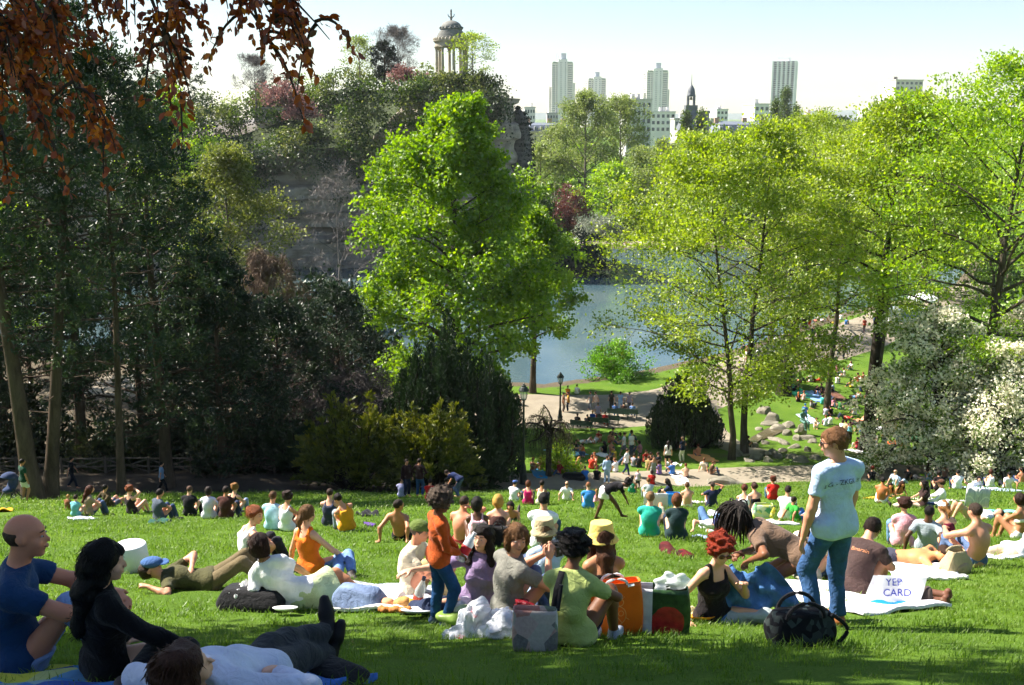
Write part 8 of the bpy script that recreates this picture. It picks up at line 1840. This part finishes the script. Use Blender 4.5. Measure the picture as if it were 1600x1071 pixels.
bag('dark red bag behind the reader of the white book', 'red_bag', 1045, 838, .5, .22, .10, 80, m_pattern((.05, .008, .01), (.09, .015, .015), (.02, .015, .015), 9.), D=15.6, sag=.06, seed=19, top_open=False)
bag('red and black bag left of the cap wearer', 'red_bag', 1072, 838, .3, .18, .08, 60, m_pattern((.02, .01, .01), (.16, .012, .015), (.02, .015, .015), 9.), D=14.9, sag=.06, seed=20, top_open=False)
bag('bright blue bag behind the woman with long dark hair', 'blue_bag', 1051, 772, .5, .3, .5, 5, m_plain((.03, .28, .75), .5), D=33.5, sag=.06, seed=21)
bag('black bags on the path edge beside the bright blue shirt', 'black_bag', 897, 750, 1.1, .5, .4, 5, BLK, sag=.15, seed=22, top_open=False)
bag('green and white carrier bags beside the red T-shirt', 'carrier_bag', 1192, 792, .5, .3, .36, 5, m_pattern((.05, .35, .08), (.7, .8, .7), (.75, .78, .2), 9.), D=25, sag=.1, seed=23)
def backpack():
    p = ground_at(1492, 896); t = bag('beige canvas backpack standing open on the grass', 'backpack', 1492, 896, .34, .24, .30, -20, m_cloth((.42, .34, .20)), sag=.16, taper=.38, seed=31, D=p[1]); c = m_cloth((.36, .29, .17))
    b = Body().ell(V3(.02, -.115, .09), (.11, .045, .075), None, .02); V, F = b.mesh(.012, .006, 30); link('front_pocket', mesh_np('front_pocket', V, F, True, mats=[c]), t)
    b = Body().ell(V3(0, .06, .29), (.13, .03, .06), None, .02); V, F = b.mesh(.012, .006, 30); link('flap', mesh_np('flap', V, F, True, mats=[c]), t)
    m = MB(); m.tube([(-.15, -.1, .3), (-.26, -.14, .1), (-.3, -.2, .02), (-.2, -.25, .015)], .016, 6); m.build('strap', c, t)
backpack()
def text_mesh(s, size, font_shear=0, depth=.0):
    cu = bpy.data.curves.new('lettering', 'FONT'); cu.body = s; cu.size = size; cu.align_x = 'CENTER'; cu.align_y = 'CENTER'; cu.resolution_u = 3; cu.shear = font_shear; cu.fill_mode = 'FRONT'
    o = bpy.data.objects.new('lettering', cu); COL.objects.link(o); dg = bpy.context.evaluated_depsgraph_get(); me = bpy.data.meshes.new_from_object(o.evaluated_get(dg)); bpy.data.objects.remove(o); return me
def project_text(target, s, size, centre, xdir, zdir, nrm, mat, off=.004, shear=0, bow=0.):
    """lettering as geometry laid onto the target mesh (local coordinates)"""
    import bmesh
    me = text_mesh(s, size, shear); bm = bmesh.new(); bm.from_mesh(me); bmesh.ops.triangulate(bm, faces=bm.faces[:]); bmesh.ops.subdivide_edges(bm, edges=[e for e in bm.edges if e.calc_length() > size * .2], cuts=2)
    tv = target.data; bv = BVHTree.FromPolygons([v.co.copy() for v in tv.vertices], [list(p.vertices) for p in tv.polygons]); c, x, z, n = [Vector(q) for q in (centre, xdir, zdir, nrm)]
    for v in bm.verts:
        p = c + x * v.co.x + z * (v.co.y - bow * v.co.x ** 2); h = bv.ray_cast(p + n * 1.0, -n); v.co = (h[0] + n * off) if h[0] is not None else p
    out = bpy.data.meshes.new('lettering'); bm.to_mesh(out); bm.free(); out.materials.append(mat); return link('lettering', out, target.parent if target.parent else None) if False else link('lettering', out, target)
INKB = m_plain((.02, .045, .12), .7); 
def child_named(o, n): return [c for c in o.children if c.name.split('.')[0] == n][0]
sh_ = child_named(man['o'], 'shirt'); M2 = man['M2']
project_text(sh_, 'LG - ZKGK - 09', .057, man['chest'] * 1 + M2[:, 2] * .12 * man['s'], -M2[:, 0] * -1, M2[:, 2], -M2[:, 1], m_plain((.05, .08, .14), .7), .008, bow=1.2)
sb = child_named(brn['o'], 'shirt'); M2b = brn['M2']
project_text(sb, 'Bmarain', .06, brn['chest'] + M2b[:, 2] * .10, M2b[:, 0], M2b[:, 2], -M2b[:, 1], m_plain((.6, .25, .12), .7))
for o in bpy.data.objects:
    if o.get('label') == 'man in green basketball vest with number nine': project_text(child_named(o, 'top'), '9', .24, (0, 0, .36), (1, 0, 0), (0, 0, 1), (0, -1, 0), m_plain((.8, .8, .8), .7), .008)
def card_bag():
    p = spot(1395, 9.4); t = empty('carrier_bag', p, R(-8)); tag(t, 'white carrier bag with blue lettering lying on its side', 'bag')
    t.rotation_euler = (math.atan(.348) * -1, 0, R(-8)); w = m_plain((.78, .79, .82), .35); bl = m_plain((.02, .32, .78), .35)
    def sheet(x0, x1, z0, z1, y, mat, nm, wob=.012):
        xs = np.linspace(x0, x1, 14); zs = np.linspace(z0, z1, 8); X, Z = np.meshgrid(xs, zs); Y = y + .05 * (Z * 2.2) + wob * (np.sin(X * 17 + Z * 9) + np.sin(Z * 23 + X * 5)); V = np.stack([X + .35 * Z * (X > -9), Y, Z], -1).reshape(-1, 3); i = np.arange(7)[:, None] * 14; j = np.arange(13)[None]
        return link(nm, mesh_np(nm, V, np.stack([i + j, i + j + 1, i + 15 + j, i + 14 + j], -1).reshape(-1, 4), True, mats=[mat]), t)
    f = sheet(-.26, .22, .0, .30, -.06, w, 'front_panel'); sheet(-.26, .22, .012, .28, .12, w, 'back_panel')
    b = Body().cone(V3(-.1, .06, .07), V3(.30, .05, .09), .06, .075, .02).ell(V3(.34, .03, .11), (.05, .09, .10), None, .02); V, F = b.mesh(.014, .008, 30); link('filling', mesh_np('filling', V, F, True, mats=[m_cloth((.06, .045, .04))]), t)
    xs = np.linspace(-.24, .24, 10); 
    V = []; 
    for z in (.004, .03, .055): V.append(np.c_[xs + .35 * z, np.full(10, -.075) + .05 * z * 2.2 + .012 * np.sin(xs * 17), np.full(10, z) + .012 * np.sin(xs * 30) * (z > .05)])
    i = np.arange(2)[:, None] * 10; j = np.arange(9)[None]; link('blue_band', mesh_np('blue_band', np.vstack(V), np.stack([i + j, i + j + 1, i + 11 + j, i + 10 + j], -1).reshape(-1, 4), True, mats=[bl]), t)
    for s_, z, x in (('YEP', .235, .0), ('CARD', .135, .03)): project_text(f, s_, .10, (x, 0, z), (1, 0, .06), (0, 0, 1), (0, -1, 0), m_plain((.03, .05, .4), .5), .006)
card_bag()
# --- denim jacket held by the bending woman
def denim():
    hw = [wl_(drd, w) for w in drd['wr']]; a, b = hw[0] + V3(-.03, 0, .02), hw[1] + V3(-.03, 0, .04); c = (a + b) / 2 + V3(.10, -.42, 0); n, m = 40, 34
    u = np.linspace(0, 1, n); v = np.linspace(0, 1, m); U, W = np.meshgrid(u, v); gz = Hs(c[0], c[1]); h = c[2] - gz - .04
    # gathered at the two hands, spreading as it falls
    ax = unit((b - a) * [1, 1, 0] + V3(.001, 0, 0)); top = a[None, None] * (1 - U[..., None]) + b[None, None] * U[..., None]
    sag = .10 * np.sin(U * math.pi); spread = (.30 + .62 * W ** .6); off = (U - .5) * spread
    X = top[..., 0] * (1 - W) ** 2 + c[0] * (1 - (1 - W) ** 2) + off * .85; Y = top[..., 1] * .5 + c[1] * .5 + off * .25 - .12 * W; Z = top[..., 2] - sag * (1 - W) - W * h * (.93 + .07 * np.sin(U * 7))
    fold = (.022 + .022 * W) * np.sin(U * 15 + 2.2 * np.sin(W * 4 + 1)) + .010 * np.sin(U * 33 + W * 9) + .012 * np.sin(W * 17 + U * 5); Y = Y + fold; X = X + .5 * fold * np.cos(U * 11)
    V = np.stack([X, Y, Z], -1).reshape(-1, 3); i = np.arange(m - 1)[:, None] * n; j = np.arange(n - 1)[None]; F = np.stack([i + j, i + j + 1, i + n + j + 1, i + n + j], -1).reshape(-1, 4)
    o = link('denim_jacket', mesh_np('denim_jacket', V - c, F, True, mats=[m_denim((.07, .17, .38))]), None, c); so = o.modifiers.new('thickness', 'SOLIDIFY'); so.thickness = .008; tag(o, 'blue denim jacket held up by the bending woman', 'jacket')
    r = rng(9); mb = MB()
    for k in range(60):
        z = r.integers(8, 26); p0 = V[z * n] - c; p1 = p0 + V3(-r.uniform(.02, .07), r.normal(0, .02), -r.uniform(.0, .05)); mb.tube([p0, (p0 + p1) / 2 + [0, 0, .01], p1], .003, 3, False)
    mb.build('fringe', m_denim((.16, .26, .45)), o)
denim()
# --- dreadlocks
def dreads():
    I = drd; hc, hu, hr_, lk = I['hc'], I['hu'], I['hr'], I['look']; r = rng(71); T = Tubes()
    for k in range(300):
        th = r.uniform(-2.6, 2.6); ph = r.uniform(.1, 1.45); d = -lk * math.cos(th) * math.cos(ph) + hr_ * math.sin(th) * math.cos(ph) + hu * math.sin(ph)
        if d @ lk > .35 and d @ hu < .6: continue
        p = hc + hu * .02 + d * .095; pts = [p - d * .02, p]; v = d * .35 + lk * .12; L = r.uniform(.14, .36); st = L / 7
        for q in range(7):
            v = v * .75 + V3(0, 0, -.42) + r.normal(0, .12, 3); v = unit(v); npt = pts[-1] + v * st
            e = npt - hc; dist = np.linalg.norm(e)
            if dist < .108: npt = hc + e / dist * .108
            pts.append(npt)
        T.add(pts, np.r_[.007, np.full(6, .0078), .0065, .003], 5)
    b = Body().ell(hc + hu * .024 - lk * .014, (.085, .106, .098), np.c_[hr_, lk, hu], .02, [(hc - hu * .028, unit(-hu + lk * .75))]); V, F = b.mesh(.012)
    n0 = T.n; T.V.append(V); T.F.append(F + n0); T.n += len(V)
    link('dreadlocks', T.mesh('dreadlocks', m_hair((.022, .016, .013))), I['o'])
dreads()
# --- sunglasses of the red-haired woman, spectacles of the standing man
def shades(I, col):
    hc, hu, hr_, lk = I['hc'], I['hu'], I['hr'], I['look']; M = np.c_[hr_, lk, hu]; m = m_plain(col, .12, .05, 6., .6); b = Body()
    for sx in (-1, 1): b.ell(hc + hr_ * sx * .034 + lk * .100 + hu * .004, (.029, .008, .023), M, .004); b.cone(hc + hr_ * sx * .066 + lk * .09 + hu * .012, hc + hr_ * sx * .082 + lk * .0 + hu * .008, .004, .004, .003)
    b.cone(hc + hr_ * .02 + lk * .104 + hu * .01, hc - hr_ * .02 + lk * .104 + hu * .01, .004, .004, .003); V, F = b.mesh(.004); link('sunglasses', mesh_np('sunglasses', V, F, True, mats=[m]), I['o'])
shades(red, (.06, .012, .008)); shades(man, (.03, .02, .02))
# cap over the face of the man in olive, camera of the grey man, strap of the green woman
def extras():
    b = Body().ell(olv['hc'] + V3(0, .02, .085), (.10, .12, .06), None, .02).ell(olv['hc'] + V3(0, .15, .075), (.08, .07, .012), None, .015); V, F = b.mesh(.010, .004, 30); p = wl_(olv, (0, 0, 0)); o = link('baseball_cap', mesh_np('baseball_cap', V, F, True, mats=[m_cloth((.05, .12, .30))]), None, tuple(olv['loc']), -R(olv['face'])); tag(o, 'blue cap lying over the face of the man in olive', 'cap')
    c = (gry['wr'][0] + gry['wr'][1]) / 2 + V3(0, .09, .05); t = empty('camera_body', tuple(wl_(gry, c)), -R(gry['face'])); tag(t, 'black camera held by the young man in grey', 'camera'); m = MB(); m.box((0, 0, 0), (.14, .06, .09)); m.box((0, 0, .06), (.06, .05, .035)); m.build('body', m_plain((.015, .015, .017), .35), t); m = MB(); m.tube([(0, .03, 0), (0, .12, 0)], [.036, .04], 14); m.build('lens', m_plain((.01, .01, .012), .2), t)
    M2 = grn['M2']; r_, f_, u_ = M2[:, 0], M2[:, 1], M2[:, 2]; nb, ch, pl = grn['nb'], grn['chest'], grn['pel']; pts = [nb - r_ * .04 + u_ * .035 + f_ * .02, nb - r_ * .05 - f_ * .07, ch - r_ * .055 + u_ * .1 - f_ * .145, ch - r_ * .06 - f_ * .148, pl - r_ * .10 + u_ * .1 - f_ * .14, pl - r_ * .17 - f_ * .12]
    V = []; pts = np.array(pts); 
    for p_ in pts: V += [p_ - r_ * .022, p_ + r_ * .022]
    V = np.array(V); i = np.arange(len(pts) - 1) * 2; o = link('bag_strap', mesh_np('bag_strap', V, np.stack([i, i + 1, i + 3, i + 2], 1), True, mats=[BLK]), grn['o']); so = o.modifiers.new('t', 'SOLIDIFY'); so.thickness = .006
    # bottle in the child's hands
    p = wl_(kid, (kid['wr'][0] + kid['wr'][1]) / 2 + V3(0, .07, .02)); t = empty('drink_bottle', tuple(p), 0); t.rotation_euler = (0, .6, .5); tag(t, 'clear plastic bottle with red label in the child\'s hands', 'bottle'); m = MB(); m.lathe([(.001, -.12), (.042, -.12), (.045, -.1), (.045, .05), (.02, .11), (.016, .13)], n=14); m.build('body', m_glass('#cfe0e8', .5), t, True); m = MB(); m.lathe([(.046, -.05), (.046, .02)], n=14); m.build('label_band', m_plain((.6, .03, .04), .5), t); m = MB(); m.lathe([(.018, .125), (.018, .15), (.001, .15)], n=10); m.build('cap', m_plain((.7, .7, .75), .4), t)
extras()
# --- bucket, picnic food, bottle, roll, plates, book, newspaper, stroller
def small():
    p = spot(207, 12.6); m = MB(); m.lathe([(.001, .34), (.165, .34), (.175, .33), (.21, .0), (.20, .0), (.16, .30)], n=28); o = m.build('bucket', m_plain((.72, .74, .78), .5, .04), None, True, p + V3(0, 0, .01)); o.scale = (1.15, 1.15, 1.15); tag(o, 'upturned white bucket behind the black-haired woman', 'bucket')
    p = spot(612, 9.35) + V3(0, 0, .13); o = empty('paper_roll', p, R(60)); tag(o, 'white kitchen paper roll lying on the picnic sheet', 'paper roll'); a = np.arange(24) * 2 * math.pi / 24; m = MB(); n = 24
    pr = [(.03, -.12), (.075, -.12), (.078, .12), (.03, .12), (.03, -.12)]; V = np.vstack([np.c_[r_ * np.cos(a), np.full(24, y), r_ * np.sin(a)] for r_, y in pr]); i = np.arange(4)[:, None] * n; j = np.arange(n)[None]; m.add(V, np.stack([i + j, i + n + j, i + n + (j + 1) % n, i + (j + 1) % n], -1).reshape(-1, 4)); m.build('paper', m_plain((.85, .85, .84), .9, .03), o); m = MB(); m.tube([(0, -.119, 0), (0, .119, 0)], .031, 14); m.build('core', m_plain((.03, .04, .06), .8), o)
    def bottle(px, D, h, lab, lie=0, col='#d4e4e0', lb=(.5, .08, .05)):
        p = spot(px, D); t = empty('bottle', p + V3(0, 0, .04), .4); t.rotation_euler = (lie, .2, .4); tag(t, lab, 'bottle'); k = h / .3; m = MB(); m.lathe([(.001, 0), (.04 * k, 0), (.046 * k, .02 * k), (.046 * k, .17 * k), (.02 * k, .26 * k), (.015 * k, .29 * k)], n=16); m.build('body', m_glass(col, .45), t, True); m = MB(); m.lathe([(.047 * k, .06 * k), (.047 * k, .12 * k)], n=16); m.build('label_band', m_plain(lb, .5), t); m = MB(); m.lathe([(.018 * k, .28 * k), (.018 * k, .31 * k), (.001, .31 * k)], n=10); m.build('cap', m_plain((.03, .03, .05), .5), t)
    bottle(650, 9.3, .33, 'clear plastic bottle with reddish label beside the child', .25)
    bottle(1104, 20.5, .3, 'small clear bottle on the lawn by the reader', 1.2); bottle(1205, 24.5, .32, 'yellow bottle beside the carrier bags', .1, '#e8d84a', (.8, .75, .2))
    def plate(px, D, r_, lab, col=(.72, .76, .82), z=.06):
        p = spot(px, D); m = MB(); m.lathe([(.001, 0), (r_ * .7, .0), (r_, .022), (r_ * .98, .026), (r_ * .68, .008), (.001, .008)], n=26); o = m.build('plate', m_plain(col, .35, .04), None, True, p + V3(0, 0, z)); o.rotation_euler = (-.33, 0, 0); tag(o, lab, 'plate'); return o
    plate(655, 8.65, .17, 'blue white plastic plate in front of the child'); plate(634, 8.95, .13, 'white paper plate behind the blue white plate', (.8, .8, .78)); plate(446, 8.95, .12, 'white plate by the crossed shoes', (.8, .8, .8))
    p = spot(617, 8.75); b = Body(); r = rng(3)
    for q in range(9): b.ell(V3(-.13 + q * .032, r.normal(0, .006), .03), (.028, .04, .026), None, .01)
    V, F = b.mesh(.008, .004, 60); o = link('flat_bread', mesh_np('flat_bread', V, F, True, mats=[m_plain((.42, .16, .03), .7, .4, 30.)]), None, p + V3(0, 0, .05)); tag(o, 'golden brown cake left of the blue white plate', 'cake')
    for q, (px, D, s, c, lab) in enumerate(((596, 9.35, .05, '#c8844a', 'small bread roll on the picnic sheet'), (604, 9.2, .055, '#d89a70', 'pinkish fruit next to the bread roll'), (629, 9.1, .07, '#b8864a', 'brown loaf right of the paper roll'), (636, 9.1, .06, '#c8a040', 'yellow loaf end right of the brown loaf'), (653, 9.0, .04, '#e0c8b0', 'piece of white bread near the bottle'), (593, 9.2, .04, '#6ab0d8', 'blue plastic cup lid on the sheet'))):
        b = Body().ell(V3(0, 0, s * .7), (s * 1.3, s, s * .75), None, .01).ell(V3(s * .5, 0, s * .8), (s * .8, s * .8, s * .6), None, .02); V, F = b.mesh(.01, .003, 60, q); o = link('picnic_food', mesh_np('picnic_food', V, F, True, mats=[m_plain(srgb(c), .7, .25, 30.)]), None, spot(px, D) + V3(0, 0, .05)); tag(o, lab, 'food')
    b = Body().ell(V3(0, 0, .05), (.22, .13, .06), None, .02).ell(V3(.08, -.03, .08), (.12, .1, .05), None, .03); V, F = b.mesh(.012, .01, 40, 2); o = link('salad_bag', mesh_np('salad_bag', V, F, True, mats=[m_plain((.22, .34, .06), .35, .35, 9.)]), None, spot(722, 8.0) + V3(0, 0, .04)); tag(o, 'green salad bag right of the child\'s feet', 'bag')
    plastic('clear plastic bag right of the salad bag', 728, 8.8, .24, .16, 9, '#e0e4e8', .5)
    o = plate(1096, 8.3, .12, 'orange dish on yellow paper by the shopping bags', (.9, .32, .02)); plastic('yellow and white food wrapping by the red-haired woman', 1082, 8.55, .3, .12, 13, '#e8d8a0', 1., 'food_wrapping')
    b = Body()
    for sx in (-1, 1):
        b.cone(V3(sx * .08, -.1, .04), V3(sx * .09, .08, .035), .045, .04, .02); b.cone(V3(sx * .08, -.1, .05), V3(sx * .08, -.1, .09), .04, .035, .02)
    V, F = b.mesh(.01); 
    for (px, D, lab, c, rz) in ((1462, 9.6, 'brown leather shoes right of the lettered bag', '#6a4432', 60), (1461, 13.2, 'dark shoes on the grass left of the backpack', '#2c2c34', 80)): o = link('shoes_pair', mesh_np('shoe', V, F, True, mats=[m_plain(srgb(c), .6)]), None, spot(px, D) + V3(0, 0, .01), R(rz)); o.name = 'footwear'; tag(o, lab, 'shoes')
    # book and newspaper
    def sheets(name, lab, loc, rz, w, h, mat, tilt, cat):
        t = empty(name, loc, -R(rz)); tag(t, lab, cat)
        for sx in (-1, 1):
            xs = np.linspace(0, w, 6); zs = np.linspace(0, h, 4); X, Z = np.meshgrid(xs, zs); Y = .10 * w * np.sin(X / w * 2.2) + Z * tilt; Vv = np.stack([sx * X, Y, Z], -1).reshape(-1, 3); i = np.arange(3)[:, None] * 6; j = np.arange(5)[None]; F = np.stack([i + j, i + j + 1, i + 7 + j, i + 6 + j], -1).reshape(-1, 4); o = link('page', mesh_np('page', Vv, F if sx > 0 else F[:, ::-1], True, mats=[mat]), t); so = o.modifiers.new('t', 'SOLIDIFY'); so.thickness = .012
        return t
    q = ground_at(1026, 815); sheets('open_book', 'white open book held up by the lying reader', tuple(q + V3(-.02, .12, .30)), 10, .3, .42, m_plain((.8, .8, .82), .8, .04), -.2, 'book')
    t = NT('newsprint'); v = t.n('TexBrick', i_Scale=9.); v.inputs[1].default_value = (.42, .44, .5, 1); v.inputs[2].default_value = (.6, .6, .62, 1); v.inputs[3].default_value = (.75, .75, .74, 1); t.l(t.coord(), v.inputs['Vector']); t.base(v.outputs[0], .9)
    q = spot(1524, 23.8); sheets('newspaper', 'open newspaper held up by the person lying on the right', tuple(q + V3(0, 0, .35)), 10, .28, .5, t.m, -.1, 'newspaper')
    # pushchair by the man in dark green
    p = spot(17, 37.2); t = empty('pushchair', p, -.4); tag(t, 'dark blue pushchair beside the man in dark green', 'pushchair'); bl = m_cloth((.03, .05, .12))
    for sx in (-1, 1):
        m = MB(); m.tube([(sx * .24, -.35, .1), (sx * .24, .1, .55), (sx * .24, .45, 1.0)], .018, 6); m.tube([(sx * .24, .35, .1), (sx * .24, -.1, .6)], .018, 6); m.build('frame', IRON, t)
        for y in (-.35, .35): m = MB(); a = np.linspace(0, 6.2832, 17); m.tube(np.c_[np.full(17, sx * .26), y + .1 * np.cos(a), .1 + .1 * np.sin(a)], .02, 5, False); m.build('wheel', IRON, t)
    b = Body().ell(V3(0, -.02, .5), (.2, .26, .12), None, .03).cone(V3(0, .1, .55), V3(0, .25, .85), .18, .17, .03); V, F = b.mesh(.03); link('seat', mesh_np('seat', V, F, True, mats=[bl]), t); b = Body().ell(V3(0, .0, .95), (.26, .34, .24), None, .02, [(V3(0, 0, .92), V3(0, -.4, -1))]); V, F = b.mesh(.025); link('hood', mesh_np('hood', V, F, True, mats=[bl]), t)
small()
# ------------------------------------------------------------------ grass blades on the slope
def tuft(seed, nb, h, spread, wd):
    r = rng(seed); V = []; F = []; T = []
    for k in range(nb):
        a = r.uniform(0, 6.283); d = r.uniform(0, spread); x, y = d * math.cos(a), d * math.sin(a); l = h * r.uniform(.55, 1.25); az = r.uniform(0, 6.283); b = r.uniform(.25, .95) * l
        o = np.array([math.cos(az), math.sin(az), 0]); s = np.array([-math.sin(az), math.cos(az), 0]) * wd * r.uniform(.7, 1.3); p = np.array([x, y, -.01]); i = len(V)
        m1 = p + o * b * .25 + [0, 0, l * .55]; tp = p + o * b + [0, 0, l * .9]
        V += [p - s, p + s, m1 + s * .8, m1 - s * .8, tp]; F += [(i, i + 1, i + 2), (i, i + 2, i + 3), (i + 3, i + 2, i + 4)]; T += [r.normal(.5, .2)] * 5
    return mesh_np('grass_tuft', np.array(V), np.array(F), False, {'tint': np.clip(T, 0, 1)}, [GRASSM])
t = NT('grass_blade'); a_ = t.n('Attribute', attribute_name='tint'); oi = t.n('ObjectInfo'); co = t.n('NewGeometry')
big = t.noise(.5, 4, .6, co.outputs['Position']); ad = t.n('Math', operation='MULTIPLY_ADD', i_1=.9, i_2=-.2); t.l(big, ad.inputs[0]); av = t.n('Math', operation='MULTIPLY_ADD', i_1=.6); t.l(a_.outputs['Fac'], av.inputs[0]); t.l(ad.outputs[0], av.inputs[2])
leaf_nodes(t, t.ramp(av.outputs[0], [(.15, (.05, .115, .014)), (.5, (.115, .20, .024)), (.8, (.18, .27, .04)), (1., (.30, .32, .12))]), .45, .12)
GRASSM = t.m
def grass():
    r = rng(500); groups = []
    # (y0,y1,density per m2, blade height, blades, width, tuft spread)
    for gi, (y0, y1, den, h, nb, wd, sp) in enumerate(((3.6, 8, 165, .058, 17, .0022, .075), (8, 14, 92, .06, 17, .0035, .10), (14, 27, 32, .068, 19, .006, .17), (27, 62, 8, .08, 22, .012, .32))):
        P = []
        y = np.sqrt(r.uniform(y0 ** 2, y1 ** 2, int(den * (y1 - y0) * (y1 + y0) * .5 * 1.22))); x = r.uniform(-.61, .61, len(y)) * (y * 1.05 + .6)
        k = (y < slope_end(x) - .3); x, y = x[k], y[k]
        n = vnoise(np.c_[x, y, 0 * x], 1.6, 11); k = r.random(len(x)) < .72 + .35 * n; x, y = x[k], y[k]
        z = H(x, y) + .0
        me = bpy.data.meshes.new('grass'); me.vertices.add(len(x)); me.vertices.foreach_set('co', np.c_[x, y, z].astype(np.float32).ravel())
        at = me.attributes.new('rz', 'FLOAT', 'POINT'); at.data.foreach_set('value', r.uniform(0, 6.283, len(x)).astype(np.float32))
        at = me.attributes.new('sc', 'FLOAT', 'POINT'); at.data.foreach_set('value', (r.uniform(.6, 1.3, len(x)) * (1 + .35 * vnoise(np.c_[x, y, 0 * x], 3., 13))).astype(np.float32))
        o = link('grass', me); tag(o, ('grass blades closest to the camera', 'grass of the near picnic lawn', 'grass of the middle lawn', 'grass of the far lawn edge')[gi], 'grass', kind='stuff')
        tu = link('grass_tuft', tuft(510 + gi, nb, h, sp, wd), o); tu.hide_render = True; tu.hide_viewport = True; tu['kind'] = 'helper'
        ng = bpy.data.node_groups.new('scatter', 'GeometryNodeTree'); ng.interface.new_socket('Geometry', in_out='INPUT', socket_type='NodeSocketGeometry'); ng.interface.new_socket('Geometry', in_out='OUTPUT', socket_type='NodeSocketGeometry')
        N = ng.nodes; L = ng.links; gi_ = N.new('NodeGroupInput'); go = N.new('NodeGroupOutput'); ip = N.new('GeometryNodeInstanceOnPoints'); ob = N.new('GeometryNodeObjectInfo'); ob.inputs[0].default_value = tu; ob.transform_space = 'ORIGINAL'
        ra = N.new('GeometryNodeInputNamedAttribute'); ra.data_type = 'FLOAT'; ra.inputs[0].default_value = 'rz'; sa = N.new('GeometryNodeInputNamedAttribute'); sa.data_type = 'FLOAT'; sa.inputs[0].default_value = 'sc'
        cx = N.new('ShaderNodeCombineXYZ'); L.new(ra.outputs[0], cx.inputs[2]); L.new(gi_.outputs[0], ip.inputs['Points']); L.new(ob.outputs['Geometry'], ip.inputs['Instance']); L.new(cx.outputs[0], ip.inputs['Rotation']); L.new(sa.outputs[0], ip.inputs['Scale']); L.new(ip.outputs[0], go.inputs[0])
        md = o.modifiers.new('scatter', 'NODES'); md.node_group = ng
grass()
# ------------------------------------------------------------------ light summer haze over the whole view
def haze():
    t = NT('haze'); t.N.remove(t.p); v = t.n('VolumePrincipled'); v.inputs['Color'].default_value = (.92, .95, 1., 1); v.inputs['Density'].default_value = .00009; v.inputs['Anisotropy'].default_value = .0
    t.l(v.outputs[0], t.out.inputs['Volume']); o = MB().box((0, 2400, 40), (7000, 5400, 140)).build('haze', t.m); tag(o, 'thin pale haze filling the air over park and city', 'haze', kind='stuff')
HAZE = True
if HAZE: haze()
